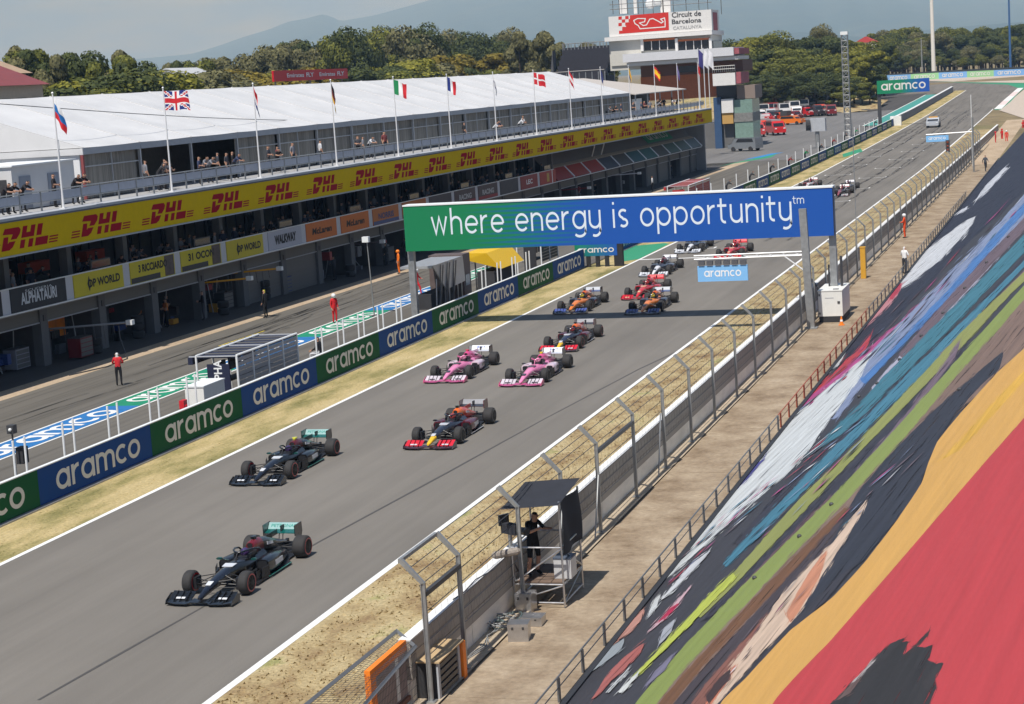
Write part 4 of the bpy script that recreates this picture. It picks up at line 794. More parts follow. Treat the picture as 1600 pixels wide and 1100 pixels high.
# balcony columns, partitions and screens
for k in range(-5, 16):
    u = 1.6+k*5.65; bbox('balcony_column', M_PILLAR, 2.3, 2.75, u, u+.45, 3.2, 6.3)
    if k % 2 == 0: bbox('balcony_screen', M_DSTEEL, 1.7, 1.78, u+1.2, u+3.2, 4.05, 4.75); bbox('screen_face', M_GLASSD, 1.69, 1.698, u+1.3, u+3.1, 4.12, 4.68)
    bbox('window_pane', M_GLASSD, 6.5, 6.58, u+.8, u+2.8, 3.5, 5.9); bbox('window_pane', mat('painted_room_light', (.10, .09, .065), .7, var=.4, vs=.8), 6.5, 6.58, u+3.0, u+5.1, 4.2, 5.9)  # room light behind the second pane is put into its flat tan colour
    for j in range(4): bbox('window_bar', M_DSTEEL, 6.38, 6.48, u+.8+j*1.4, u+.9+j*1.4, 3.3, 6.2)
for k, c in ((-1, (215, 60, 20)), (0, (215, 70, 25)), (1, (220, 70, 20))):
    u = 1.9+k*5.65; bbox('red_sofa', mat('sofa', (.55, .06, .015), .7), 5.2, 5.9, u+.9, u+2.8, 4.2, 4.75)
# terrace railing
for z in (8.08, 8.58): mb = MB(); mb.tube([(-1.0, U0, z), (-1.0, 147, z)], .035, 6); mb.build('rail', M_GALV, pbd)
u = U0
while u < 147:
    bbox('rail_post', M_GALV, .96, 1.04, u, u+.06, 7.66, 8.58); bbox('rail_panel', mat('rail_mesh', (.40, .43, .50), .5, .3, var=.1), .985, 1.005, u+.07, u+1.83, 8.12, 8.5); u += 1.85

# ================================================================ MARQUEE ON THE TERRACE
tn = empty('white_marquee', tuple(BW(60, 13, 7.66)), PANG, 'long white marquee with grey eaves on the pit building terrace', 'marquee')
def tpt(d, u, z): return Vector((-(d-13), u-60, z-7.66))
M_PVC = mat('tent_pvc', (.63, .63, .63), .5, var=.10, vs=.35); M_EAVE = mat('tent_eave', (.36, .39, .43), .55, var=.08); M_CURT = mat('tent_curtain', (.27, .255, .225), .85, var=.45, vs=2.6, stretch=(.2, 5, .12)); M_FRAME = mat('tent_frame', (.50, .52, .55), .4, .5)
E0, E1, EZ, RZ, DE, DR = 6.2, 121.5, 10.32, 13.14, 3.5, 12.5; BAY = (E1-E0)/19
def roofz(f): return EZ+(RZ-EZ)*f
RU0 = E0-8.2
for k in range(19):
    u0 = E0+k*BAY; u1 = u0+BAY; mb = MB(); vs = []; n1, n2 = 7, 7
    for i in range(n1+1):
        f = i/n1
        for j in range(n2+1):
            g = j/n2; sag = -.15*math.sin(math.pi*g)*math.sin(math.pi*min(1, f*.9+.05)); vs.append(tpt(DE+(DR-DE)*f, u0+.02+(u1-u0-.04)*g, roofz(f)+sag))
    mb.add(vs, [(i*(n2+1)+j, i*(n2+1)+j+1, (i+1)*(n2+1)+j+1, (i+1)*(n2+1)+j) for i in range(n1) for j in range(n2)])
    o = mb.build('roof_panel', M_PVC, tn, smooth=True)
    mb = MB(); mb.poly([tpt(DR, u0, RZ), tpt(DR, u1, RZ), tpt(2*DR-DE, u1, EZ), tpt(2*DR-DE, u0, EZ)]); mb.build('rear_roof_panel', M_PVC, tn)
    mb = MB(); mb.tube([tpt(DE, u0, EZ+.01), tpt(DR, u0, RZ+.01)], .035, 5); mb.build('roof_seam', mat('tent_seam', (.54, .54, .54), .6), tn)
    mb = MB(); a, b2 = tpt(DE-.02, u0, EZ-.36), tpt(DE+.06, u1-.03, EZ-.02); mb.box(a, b2); mb.build('eave_band', M_EAVE, tn)
    mb = MB(); a, b2 = tpt(DE+.02, u0-.07, 7.66), tpt(DE+.16, u0+.07, EZ-.02); mb.box(a, b2); mb.build('tent_post', M_FRAME, tn)
    if k not in (1, 2):
        nn = 10; mb = MB(); vs = []
        for j in range(nn*3+1): g = j/(nn*3); dd = DE+.30+.07*math.sin(g*nn*6.283*1.3+k); vs += [tpt(dd, u0+.1+(BAY-.2)*g, 7.68), tpt(dd, u0+.1+(BAY-.2)*g, EZ-.38)]
        mb.add(vs, [(2*j, 2*j+2, 2*j+3, 2*j+1) for j in range(nn*3)]); mb.build('curtain', M_CURT, tn)
        mb = MB(); mb.box(tpt(DE+.1, u0+BAY*.5-.03, 7.66), tpt(DE+.16, u0+BAY*.5+.03, EZ-.38)); mb.box(tpt(DE+.1, u0+.1, 9.3), tpt(DE+.16, u0+BAY-.1, 9.36)); mb.build('window_frame', M_FRAME, tn)
mb = MB(); mb.box(tpt(9, E0+.3, 7.66), tpt(9.2, E1, EZ)); mb.build('inner_wall', mat('tent_inner', (.20, .18, .15), .9, var=.2), tn)
mb = MB(); mb.poly([tpt(DE, E1+.02, EZ-.3), tpt(DR, E1+.02, RZ), tpt(2*DR-DE, E1+.02, EZ-.3), tpt(2*DR-DE, E1+.02, 7.66), tpt(DE, E1+.02, 7.66)]); mb.build('gable', M_PVC, tn)
# hipped near end
mb = MB(); mb.poly([tpt(DE, E0-.03, EZ), tpt(DR, E0-.03, RZ), tpt(2*DR-DE, E0-.03, EZ)]); mb.build('gable', M_PVC, tn)
mb = MB(); mb.box(tpt(DE-.02, E0-.12, EZ-.36), tpt(2*DR-DE, E0-.01, EZ-.03)); mb.build('eave_band', M_PVC, tn)
mb = MB(); mb.box(tpt(DE+.3, E0+.02, 7.66), tpt(2*DR-DE, E0+.12, EZ-.3)); mb.build('end_wall', mat('tent_endwall', (.74, .75, .76), .6), tn)
mb = MB(); mb.box(tpt(DE-.03, E0-.16, 7.66), tpt(DE+.12, E0-.02, EZ-.38)); mb.build('corner_post', mat('post_red', (.25, .06, .06), .6), tn)
# white service cabins in front of the near end
for k, (d0, d1, u0, u1, zt, lab) in enumerate(((3.2, 7.0, -1.2, 4.6, 9.75, 'white service cabin with grey door beside the marquee corner'), (3.6, 8.2, -9.5, -2.0, 9.55, 'white service cabin with dark louvre at the left edge of the terrace'))):
    cb = empty('service_cabin', tuple(BW(u0, d0, 7.66)), PANG, lab, 'cabin'); mb = MB(); mb.box((-(d1-d0), 0, 0), (0, u1-u0, zt-7.66)); mb.build('cabin_body', M_PVC, cb)
    for j in range(2): mb = MB(); mb.box((.004, .6+j*2.6, .05), (.04, 1.6+j*2.6, 1.6)); mb.build('door', mat('cabin_door', (.25, .28, .34), .5), cb)
    mb = MB(); mb.box((-(d1-d0)+.2, -.03, .9), (-.3, -.004, 1.5)); mb.build('louvre', M_DSTEEL, cb); mb = MB(); mb.box((-(d1-d0)-.1, -.1, zt-7.655), (.12, u1-u0+.1, zt-7.58)); mb.build('cabin_roof', M_TRIM, cb)
# lower canopy beyond the marquee
cy = empty('terrace_canopy', tuple(BW(134, 10, 7.66)), PANG, 'grey fabric canopy over the far terrace beside the tower', 'canopy')
mb = MB(); mb.hexa([(6.8, -11, 2.35), (6.8, 14, 2.35), (-6, 14, 4.4), (-6, -11, 4.4), (6.8, -11, 2.45), (6.8, 14, 2.45), (-6, 14, 4.5), (-6, -11, 4.5)]); mb.build('canopy_sheet', mat('canopy_grey', (.50, .46, .42), .7, var=.08, vs=1, stretch=(.2, 3, 1)), cy)
for u in (-10.6, -5, 1, 7, 13): mb = MB(); mb.box((6.5, u, 0), (6.62, u+.12, 2.36)); mb.build('canopy_post', M_FRAME, cy)
mb = MB(); mb.box((2, -10.8, 0), (2.2, 14, 2.3)); mb.build('back_wall', M_INT, cy); mb = MB(); mb.box((5.8, -9.2, 0), (6.0, -5.4, 1.9)); mb.build('white_panel', M_TRIM, cy)

# ================================================================ FLAGS ON THE TERRACE EDGE
W_, R_, B_, K_, Yf, Gf = (235, 235, 235), (200, 30, 40), (25, 45, 120), (25, 25, 28), (240, 190, 30), (20, 130, 75)
def uk(a, b):
    x, y = a*2-1, b*2-1
    if abs(x) < .12 or abs(y) < .2: return R_
    if abs(x) < .22 or abs(y) < .34: return W_
    dd = abs(abs(x)-abs(y)); return R_ if dd < .07 else (W_ if dd < .22 else B_)
def hb(*c): return lambda a, b: c[min(len(c)-1, int((1-b)*len(c)))]
def vb(*c): return lambda a, b: c[min(len(c)-1, int(a*len(c)))]
def cross(bg, c): return lambda a, b: c if (.28 < a < .42 or .42 < b < .58) else bg
FL = [('white, blue and red striped', hb(W_, (30, 110, 180), R_), .75, 1.9), ('union cross', uk, .05, 2.1), ('red, white and blue striped', hb(R_, W_, B_), .95, 1.5), ('black, red and gold striped', hb(K_, (110, 30, 30), Yf), .97, 1.7), ('green, white and red upright striped', vb(Gf, W_, R_), .35, 1.9), ('blue, white and red upright striped', vb(B_, W_, R_), .5, 1.6), ('white and blue cross', cross(W_, B_), .97, 1.4),
      ('red with white cross', cross(R_, W_), .3, 1.9), ('red and white striped', hb(R_, W_, R_), .8, 1.7), ('dark blue', hb((50, 60, 110), (60, 70, 120)), .93, 1.6), ('yellow and blue', hb(Yf, (200, 160, 40), B_), .93, 1.6), ('red and yellow', hb(R_, Yf, Yf, R_), .62, 1.9), ('pale violet', hb((150, 140, 190), (110, 100, 160)), .93, 1.6), ('plain red', hb(R_, R_), .85, 1.3)]
M_POLE = mat('flag_pole', (.78, .78, .78), .4, .2)
for i, (nm, fn, dr, ln) in enumerate(FL):
    u = -1.25+i*11.03+(.5 if i > 2 else 0); base = BW(u, .5, 7.66); ft = empty('flag', tuple(base), 0, '%s flag on a white pole above the yellow band' % nm, 'flag', 'flags along the terrace edge')
    mb = MB(); mb.tube([(0, 0, 0), (0, 0, .8), (-.02, .02, 5.45)], [.065, .05, .032], 8); mb.box((-.14, -.14, 0), (.14, .14, .04)); mb.ball((-.02, .02, 5.48), .06, 8, 5); mb.build('pole', M_POLE, ft)
    mb = MB(); na, nb_ = 24, 16; vs = []; pal_ = []
    for a in range(na+1):
        for b in range(nb_+1):
            fa_, fb_ = a/na, b/nb_; hgt = 1.0; ext = ln*.74*(1-dr*.86); drop = ln*.74*dr*.80
            x = .03+fa_*ext*.93; y = .10*math.sin(fa_*7+fb_*1.5+i)*(.3+fa_)*(1-.3*dr)+(.12*math.sin(fb_*5+i)*dr*fa_); z = 5.3-(1-fb_)*hgt-(fa_**1.15)*drop+.06*math.sin(fa_*9+i)*fa_
            vs.append((x, y, z))
    fs = []; mis = []
    for a in range(na):
        for b in range(nb_):
            c = fn((a+.5)/na, (b+.5)/nb_)
            if c not in pal_: pal_.append(c)
            fs.append((a*(nb_+1)+b, (a+1)*(nb_+1)+b, (a+1)*(nb_+1)+b+1, a*(nb_+1)+b+1)); mis.append(pal_.index(c))
    mb.v = vs; mb.f = fs; mb.mi = mis; mb.build('cloth', [mat('cloth_%d_%d_%d' % c, lin(c), .8, var=.06) for c in pal_], ft, smooth=True, fix=False)

# ================================================================ CONTROL TOWER
TY = 285.; tw0 = PY(1070, 200, TY)
tw = empty('control_tower', (tw0.x, TY, 0), 0, 'white control tower with red circuit emblem sign behind the pit building', 'tower')
def T(px, py): p_ = PY(px, py, TY); return p_.x-tw0.x, p_.z
def tbox(name, m, px0, px1, pyt, pyb, d0=0., d1=11., side=None):
    xm = (px0+px1)/2; x0, _ = T(px0, pyt); x1, _ = T(px1, pyt); _, z1 = T(xm, pyt); _, z0 = T(xm, pyb); mb = MB(); mb.box((x0, d0, z0), (x1, d1, z1)); return mb.build(name, m, tw)
M_TW = mat('tower_white', (.72, .71, .69), .7, var=.06); M_TWB = mat('tower_panel', (.56, .55, .50), .7, var=.06); M_TERR = mat('terracotta', (.42, .13, .05), .8, var=.15); M_TG = mat('green_glass', (.20, .30, .26), .2, var=.2); M_TSL = mat('tower_slab', (.62, .63, .66), .7, var=.05); M_BAN = mat('tower_banner', (.34, .09, .11), .7, var=.3, vs=1)
sgn = tbox('sign_box', M_TW, 951, 1112, 20.5, 52.5, -.3, 5.5); tbox('roof_beam', M_TW, 946, 1114, 53, 59.5, -.8, 9)
tbox('upper_body', M_TWB, 950.5, 1111, 60, 106, .3, 9); tbox('solid_panel', M_TWB, 953, 1001, 62, 102, .05, .29)
for a, b2 in ((1005, 1055), (1059, 1108)):
    tbox('window', M_GLASSD, a, b2, 63, 78, .1, .28); tbox('window_blind', M_TERR, a, b2, 60.3, 63.4, -.1, .27)
    for j in range(5): xx = a+(b2-a)*j/4; tbox('window_bar', M_TW, xx-.5, xx+.5, 63, 78, .0, .09)
for xx in (1003, 1057, 1110): tbox('column', M_TW, xx-2, xx+2, 60, 80, -.3, .02)
tbox('side_window', M_GLASSD, 1111.2, 1112.6, 64, 80, .8, 8)
tbox('balcony', M_TSL, 980, 1152, 79, 92, -3.2, 6); tbox('balcony_soffit', M_TW, 985, 1158, 92.3, 98, -2.6, 7); tbox('banner', M_BAN, 1152.5, 1160, 75, 84, -3.0, 5.8)
tbox('lower_recess', mat('recess_brown', (.14, .07, .05), .8), 1000, 1160, 98.4, 116, .2, 9); tbox('recess_window', M_GLASSD, 1060, 1088, 103, 113, .1, .19)
tbox('lower_balcony', M_TW, 1118, 1153, 114, 133, -2.5, 5); tbox('banner', M_BAN, 1153.3, 1161, 112, 130, -2.0, 5); tbox('terracotta_wall', M_TERR, 1000, 1118, 117, 155, .3, 9)
tbox('recess_dark', M_GLASSD, 1119, 1151, 134, 154, 0., 6); tbox('lower_wall', M_TW, 1129, 1147, 154.3, 176, -1.2, 5); tbox('ochre_wall', mat('ochre', (.50, .30, .09), .8), 1130, 1147, 176.3, 193, -1., 5); tbox('blue_core', mat('core_blue', (.035, .08, .17), .5, var=.1), 1116, 1127, 152, 246, -.9, 5)
tbox('green_glass', M_TG, 1147.5, 1176, 155, 240, -.6, 6); tbox('glass_band', mat('band_grey', (.20, .20, .19), .6, var=.3), 1147.3, 1177, 176, 190, -.7, 6.2); tbox('brown_shoulder', mat('shoulder', (.24, .19, .16), .8), 1151.5, 1180, 133, 154, -.4, 6)
tbox('tower_base', M_PILLAR, 1040, 1146.5, 194, 246, .2, 6)
for (pa, pb, py_) in ((1118, 1153, 113.5),):
    xa_, za_ = T(pa, py_); xb_, zb_ = T(pb, py_); dd_ = -3.1 if py_ < 100 else -2.4; mb = MB()
    for h_ in (.45, .9): mb.tube([(xa_, dd_, za_+h_), (xb_, dd_, za_+h_)], .04, 5)
    for k_ in range(12): xx = xa_+(xb_-xa_)*k_/11; mb.tube([(xx, dd_, za_), (xx, dd_, za_+.9)], .035, 5)
    mb.build('railing', M_GALV, tw)
# sign print: red field, chequers, circuit outline, lettering
def tq(name, m, poly, off): mb = MB(); mb.poly([(T(x, y)[0], off, T(x, y)[1]) for x, y in poly]); return mb.build(name, m, tw)
M_SRED = mat('sign_red', (.60, .03, .02), .5)
tq('emblem_field', M_SRED, [(985, 24), (1045, 19), (1046, 47), (968, 53), (968, 48), (973, 48), (973, 42), (979, 42), (979, 35), (985, 35)], -.32)
for i, j in ((0, 0), (1, 1), (2, 0), (0, 2), (2, 2), (3, 1)): tq('chequer', M_SRED, [(967+i*5.3, 26+j*5-i*.4), (972.3+i*5.3, 25.6+j*5-i*.4), (972.3+i*5.3, 30.6+j*5-i*.4), (967+i*5.3, 31+j*5-i*.4)], -.31)
path = [(991, 32), (997, 29), (1009, 29), (1008, 34), (1000, 36), (1006, 40), (1011, 39), (1016, 30), (1021, 29), (1029, 33), (1034, 36), (1037, 34), (1033, 30), (1039, 28), (1040, 34), (1040, 42), (1001, 45), (998, 40), (993, 37), (991, 32)]
L = ribbon(path, 1.5); mb = MB(); vs = []
for l, q in L: a1 = T(l.x, l.y); a2 = T(q.x, q.y); vs += [(a1[0], -.34, a1[1]), (a2[0], -.34, a2[1])]
mb.add(vs, [(2*i, 2*i+1, 2*i+3, 2*i+2) for i in range(len(L)-1)]); mb.build('circuit_outline', M_WHITE, tw)
for txt, px0, px1, py_, hh, cc in (('Circuit de', 1050, 1096, 22.5, 8.5, (70, 70, 72)), ('Barcelona', 1050, 1096, 33, 7.5, (70, 70, 72)), ('CATALUNYA', 1052, 1097, 43, 5.5, (165, 165, 165))):
    x0, zc = T((px0+px1)/2, py_); put_font(txt, 1., mat('sign_ink_%d' % cc[0], lin(cc), .6), tw, (x0, -.33, zc), (1, 0, 0), (0, 0, 1), bold=.02, fit=(T(px1, py_)[0]-T(px0, py_)[0], T(px0, py_-hh/2)[1]-T(px0, py_+hh/2)[1]))
sx, sz = T(1112, 36)
mb = MB(); mb.box((sx+.02, .8, sz-1.6), (sx+.1, 4.2, sz+1.6)); mb.build('side_banner', M_BAN, tw)
# masts and lattice on the tower roof
for px_m, wdt in ((969, .55), (988, .25), (1037, .6), (1030, .25)): x, z = T(px_m, 21); mb = MB(); mb.box((x-wdt, 2.2, z), (x+wdt, 2.2+wdt, z+7)); mb.build('roof_column', M_TW, tw)
mb = MB()
for px_m in (955, 965, 978, 995, 1003, 1018, 1050, 1070, 1090, 1104, 1125): x, z = T(px_m, 20); mb.tube([(x, 1.2, z-.2), (x, 1.2, z+random.uniform(1.6, 5))], .05, 5)
x0, z0 = T(950, 17); x1, z1 = T(1110, 14)
for dz in (.2, .9): mb.tube([(x0, 1.2, z0+dz), (x1, 1.2, z0+dz)], .05, 5)
mb.build('roof_lattice', M_DSTEEL, tw); mb = MB(); x, z = T(1012, 12); mb.ball((x, 2, z+.6), .8, 10, 6, sc=(1, .5, 1)); x, z = T(1022, 8); mb.ball((x, 2, z+.6), .7, 10, 6, sc=(1, .5, 1)); mb.build('dish', M_TRIM, tw)
for px_m, c in ((1092, (60, 55, 120)), (1100, (225, 225, 230)), (1107, (225, 225, 230))):
    p_ = PY(px_m, 112, 262.); ft = empty('flag', tuple(p_), 0, '%s flag on a short pole in front of the tower' % ('violet' if c[0] < 100 else 'white'), 'flag', 'flags in front of the tower'); mb = MB(); mb.tube([(0, 0, -6), (0, 0, 3.2)], .06, 6); mb.build('pole', M_POLE, ft)
    mb = MB(); vs = [];
    for a in range(7):
        for b in range(5): vs.append((a*.12, .1*math.sin(a*.9+b), 3.1-b*.55-a*.12))
    mb.add(vs, [(a*5+b, a*5+5+b, a*5+6+b, a*5+b+1) for a in range(6) for b in range(4)]); mb.build('cloth', mat('cloth_%d_%d_%d' % c, lin(c), .8), ft, smooth=True, fix=False)
# ================================================================ RACING CARS (nose towards -y, origin on the ground under the front axle)
def sect(y, hw, z0, z1, n=12, pw=2.6, cx=0.):
    out = []; zc = (z0+z1)/2; hz = (z1-z0)/2
    for k in range(n):
        a = 2*math.pi*(k+.5)/n; c, s_ = math.cos(a), math.sin(a)
        out.append((cx+hw*math.copysign(abs(c)**(2/pw), c), y, zc+hz*math.copysign(abs(s_)**(2/pw), s_)))
    return out
CM = {}
def cm(key, fn, smooth=True):
    mb = MB(); fn(mb); me = mb.mesh(key, smooth)
    if smooth:
        bm = bmesh.new(); bm.from_mesh(me)
        for e in bm.edges:
            if len(e.link_faces) == 2 and e.calc_face_angle(0) > math.radians(42): e.smooth = False
        bm.to_mesh(me); bm.free()
    me.materials.append(None); CM[key] = me
def f_tip(b): b.loft([sect(y, hw, z0, z1) for y, hw, z0, z1 in ((-1.16, .045, .17, .235), (-1.08, .075, .16, .27), (-.85, .095, .19, .35), (-.52, .124, .226, .445))])
def f_nose(b): b.loft([sect(y, hw, z0, z1) for y, hw, z0, z1 in ((-.518, .124, .226, .445), (-.4, .135, .24, .48), (.0, .17, .25, .555), (.35, .20, .24, .60))])
def f_tub(b): b.loft([sect(y, hw, z0, z1) for y, hw, z0, z1 in ((.352, .20, .24, .60), (.7, .25, .16, .635), (1.05, .31, .10, .655), (1.3, .35, .07, .64), (1.7, .37, .07, .60), (2.05, .36, .07, .62), (2.4, .34, .07, .66))])
def f_cover(b): b.loft([sect(y, hw, z0, z1, pw=2.2) for y, hw, z0, z1 in ((2.52, .17, .45, .955), (2.8, .18, .40, .90), (3.15, .17, .34, .78), (3.5, .15, .30, .64), (3.9, .11, .27, .50), (4.2, .07, .27, .40))]); b.box((-.008, 2.9, .7), (.008, 3.75, .86))
def f_airbox(b): b.loft([sect(y, hw, z0, z1, pw=2.2) for y, hw, z0, z1 in ((1.98, .13, .62, .93), (2.1, .16, .58, .97), (2.3, .17, .50, .985), (2.52, .17, .45, .955))])
def f_intake(b): b.loft([sect(y, hw, z0, z1, pw=2.2) for y, hw, z0, z1 in ((1.972, .085, .78, .91), (2.0, .09, .77, .92))])
def f_pod(b, s):
    if 1: b.loft([sect(y, hw, z0, z1, pw=3.4, cx=s*cx) for y, cx, hw, z0, z1 in ((1.52, .58, .20, .20, .55), (1.7, .57, .23, .12, .575), (2.2, .52, .25, .07, .56), (2.7, .43, .23, .07, .49), (3.2, .32, .19, .07, .38), (3.6, .22, .14, .07, .29))])
def f_podin(b, s):
    if 1: b.loft([sect(y, .15, .28, .50, pw=3.4, cx=s*.58) for y in (1.51, 1.56)])
def f_floor(b):
    b.prism([(-.42, .75, .035), (.42, .75, .035), (.60, 1.05, .035), (.78, 1.45, .035), (.80, 2.9, .035), (.55, 3.25, .035), (.50, 4.15, .035), (-.50, 4.15, .035), (-.55, 3.25, .035), (-.80, 2.9, .035), (-.78, 1.45, .035), (-.60, 1.05, .035)], (0, 0, .03))
    b.hexa([(-.5, 3.9, .05), (.5, 3.9, .05), (.5, 4.4, .26), (-.5, 4.4, .26), (-.5, 3.9, .08), (.5, 3.9, .08), (.5, 4.4, .29), (-.5, 4.4, .29)])
def f_barge(b, s):
    if 1:
        b.box((s*.40, .70, .055), (s*.80, 1.46, .068))
        for k, (x, y, h) in enumerate(((.42, .72, .42), (.52, .86, .38), (.62, 1.0, .33), (.72, 1.16, .40))): b.hexa([(s*x, y, .06), (s*(x+.015), y, .06), (s*(x+.10), y+.34, .06), (s*(x+.085), y+.34, .06), (s*x, y+.05, h), (s*(x+.015), y+.05, h), (s*(x+.10), y+.32, h+.04), (s*(x+.085), y+.32, h+.04)])
def f_fwmain(b):
    for s in (-1, 1):
        xs = [.0, .25, .35, .7, .98]; zz = [.10, .10, .075, .075, .10]; yy = [-1.22, -1.22, -1.30, -1.28, -1.20]
        for i in range(4):
            b.hexa([(s*xs[i], yy[i], zz[i]), (s*xs[i+1], yy[i+1], zz[i+1]), (s*xs[i+1], yy[i+1]+.24, zz[i+1]+.045), (s*xs[i], yy[i]+.24, zz[i]+.02), (s*xs[i], yy[i], zz[i]+.018), (s*xs[i+1], yy[i+1], zz[i+1]+.018), (s*xs[i+1], yy[i+1]+.24, zz[i+1]+.065), (s*xs[i], yy[i]+.24, zz[i]+.04)])
def f_fwflap(b, s):
    if 1:
        for j in range(3):
            y0 = -1.07+j*.115; z0 = .125+j*.052; y1 = y0+.088; z1 = z0+.046
            b.hexa([(s*.30, y0+.04, z0-.01), (s*.96, y0, z0), (s*.96, y1, z1+.02), (s*.30, y1+.05, z1-.012), (s*.30, y0+.04, z0+.006), (s*.96, y0, z0+.016), (s*.96, y1, z1+.036), (s*.30, y1+.05, z1+.004)])
def f_fwvane(b, s):
    for x, y in ((.42, -.98), (.60, -1.0), (.78, -1.0)): b.hexa([(s*x, y-.2, .10), (s*(x+.008), y-.2, .10), (s*(x+.03), y+.25, .13), (s*(x+.022), y+.25, .13), (s*x, y-.1, .17), (s*(x+.008), y-.1, .17), (s*(x+.03), y+.24, .34), (s*(x+.022), y+.24, .34)])
    b.box((s*.42, -1.0, .10), (s*.80, -.98, .105))
def f_fwend(b, s):
    if 1: b.prism([(s*.985, -1.24, .05), (s*.985, -.74, .05), (s*.985, -.72, .25), (s*.985, -.88, .29), (s*.985, -1.18, .16)], (s*.015, 0, 0)); b.box((s*.90, -1.2, .045), (s*1.0, -.76, .057))
def f_rwflap(b): b.hexa([(-.49, 4.14, .735), (.49, 4.14, .735), (.49, 4.27, .915), (-.49, 4.27, .915), (-.49, 4.155, .728), (.49, 4.155, .728), (.49, 4.30, .912), (-.49, 4.30, .912)])
def f_rwmain(b): b.hexa([(-.49, 3.92, .66), (.49, 3.92, .66), (.49, 4.15, .72), (-.49, 4.15, .72), (-.49, 3.92, .685), (.49, 3.92, .685), (.49, 4.14, .74), (-.49, 4.14, .74)])
def f_rwend(b, s):
    if 1: b.prism([(s*.50, 3.86, .60), (s*.50, 3.86, .93), (s*.50, 4.34, .94), (s*.50, 4.36, .64), (s*.46, 4.28, .30), (s*.46, 4.08, .30), (s*.49, 4.02, .55)], (s*.022, 0, 0))
def f_pylon(b):
    for s in (-1, 1): b.tube([(s*.06, 3.95, .42), (s*.06, 3.98, .60), (s*.06, 4.05, .68)], .014, 5)
    b.box((-.04, 4.2, .25), (.04, 4.42, .38)); b.box((-.02, 4.0, .66), (.02, 4.2, .88))
def f_halo(b):
    b.tube([(0, 1.08, .64), (0, 1.14, .76), (0, 1.22, .845)], [.016, .02, .026], 6)
    ring = [(-.30, 2.02, .70), (-.31, 1.9, .80), (-.29, 1.65, .862), (-.22, 1.40, .872), (-.11, 1.25, .858), (0, 1.21, .848), (.11, 1.25, .858), (.22, 1.40, .872), (.29, 1.65, .862), (.31, 1.9, .80), (.30, 2.02, .70)]; b.tube(ring, .028, 7)
def f_cock(b): b.loft([sect(y, hw, .55, z1, n=14, pw=2.2) for y, hw, z1 in ((1.20, .12, .648), (1.32, .20, .665), (1.55, .245, .665), (1.80, .22, .672), (1.95, .16, .70))])
def f_helm(b): b.ball((0, 1.66, .735), .128, 14, 9, sc=(1, 1.12, 1.05))
def f_visor(b): b.loft([[(.118*math.cos(a), 1.66-.140*math.sin(a), z) for a in [math.radians(20+140*k/7) for k in range(8)]]+[(.10*math.cos(a), 1.66-.10*math.sin(a), z) for a in [math.radians(160-140*k/7) for k in range(8)]] for z in (.715, .775)])
def f_rest(b):
    for s in (-1, 1): b.loft([sect(y, .05, .60, .745, n=8, cx=s*.215) for y in (1.45, 1.9)])
    b.loft([sect(y, .24, .60, .78, n=8) for y in (1.86, 1.97)])
def f_tcam(b): b.box((-.05, 2.16, .985), (.05, 2.34, 1.05)); b.box((-.09, 2.2, 1.03), (.09, 2.26, 1.055))
def f_mir(b, s):
    if 1: b.loft([sect(y, .085, .655, .725, n=8, cx=s*.54) for y in (1.10, 1.17)]); b.tube([(s*.33, 1.28, .6), (s*.48, 1.16, .67)], .012, 5)
def f_susp(b, s):
    if 1:
        for a, c in (((.15, -.28, .44), (.74, -.02, .46)), ((.19, .34, .48), (.74, .02, .46)), ((.14, -.3, .26), (.76, -.02, .2)), ((.2, .4, .24), (.76, .02, .2)), ((.17, .1, .50), (.74, .0, .24)), ((.15, -.15, .34), (.74, -.11, .30))): b.tube([(s*a[0], a[1], a[2]), (s*c[0], c[1], c[2])], .014, 5)
def f_rsusp(b, s):
    if 1:
        for a, c in (((.12, 3.25, .40), (.68, 3.68, .46)), ((.1, 3.9, .40), (.68, 3.72, .46)), ((.12, 3.2, .2), (.70, 3.68, .2)), ((.1, 3.95, .22), (.70, 3.72, .2)), ((.1, 3.7, .3), (.68, 3.7, .33))): b.tube([(s*a[0], a[1], a[2]), (s*c[0], c[1], c[2])], .016, 5)
def f_duct(b, s): b.box((s*.60, -.16, .16), (s*.69, .14, .50))
def f_rduct(b, s): b.box((s*.54, 3.55, .18), (s*.60, 3.85, .5))
def f_patch(b, s): b.hexa([(s*.50, -1.035, .163), (s*.76, -1.05, .167), (s*.76, -.99, .197), (s*.50, -.975, .192), (s*.50, -1.035, .168), (s*.76, -1.05, .172), (s*.76, -.99, .203), (s*.50, -.975, .199)])
def f_num(b): b.hexa([(-.075, -.62, .425), (.075, -.62, .425), (.085, -.42, .478), (-.085, -.42, .478), (-.075, -.62, .436), (.075, -.62, .436), (.085, -.42, .490), (-.085, -.42, .490)])
def f_brow(b): b.hexa([(-.16, .55, .615), (.16, .55, .615), (.18, .80, .638), (-.18, .80, .638), (-.16, .55, .632), (.16, .55, .632), (.18, .80, .656), (-.18, .80, .656)])
def f_sdec(b, s): b.hexa([(s*.775, 1.95, .26), (s*.79, 1.95, .26), (s*.75, 2.5, .26), (s*.735, 2.5, .26), (s*.775, 1.95, .42), (s*.79, 1.95, .42), (s*.745, 2.5, .40), (s*.73, 2.5, .40)])
def f_cdec(b, s): b.hexa([(s*.155, 2.72, .66), (s*.19, 2.72, .66), (s*.182, 3.1, .60), (s*.15, 3.1, .60), (s*.14, 2.72, .76), (s*.182, 2.72, .76), (s*.166, 3.1, .68), (s*.13, 3.1, .68)])
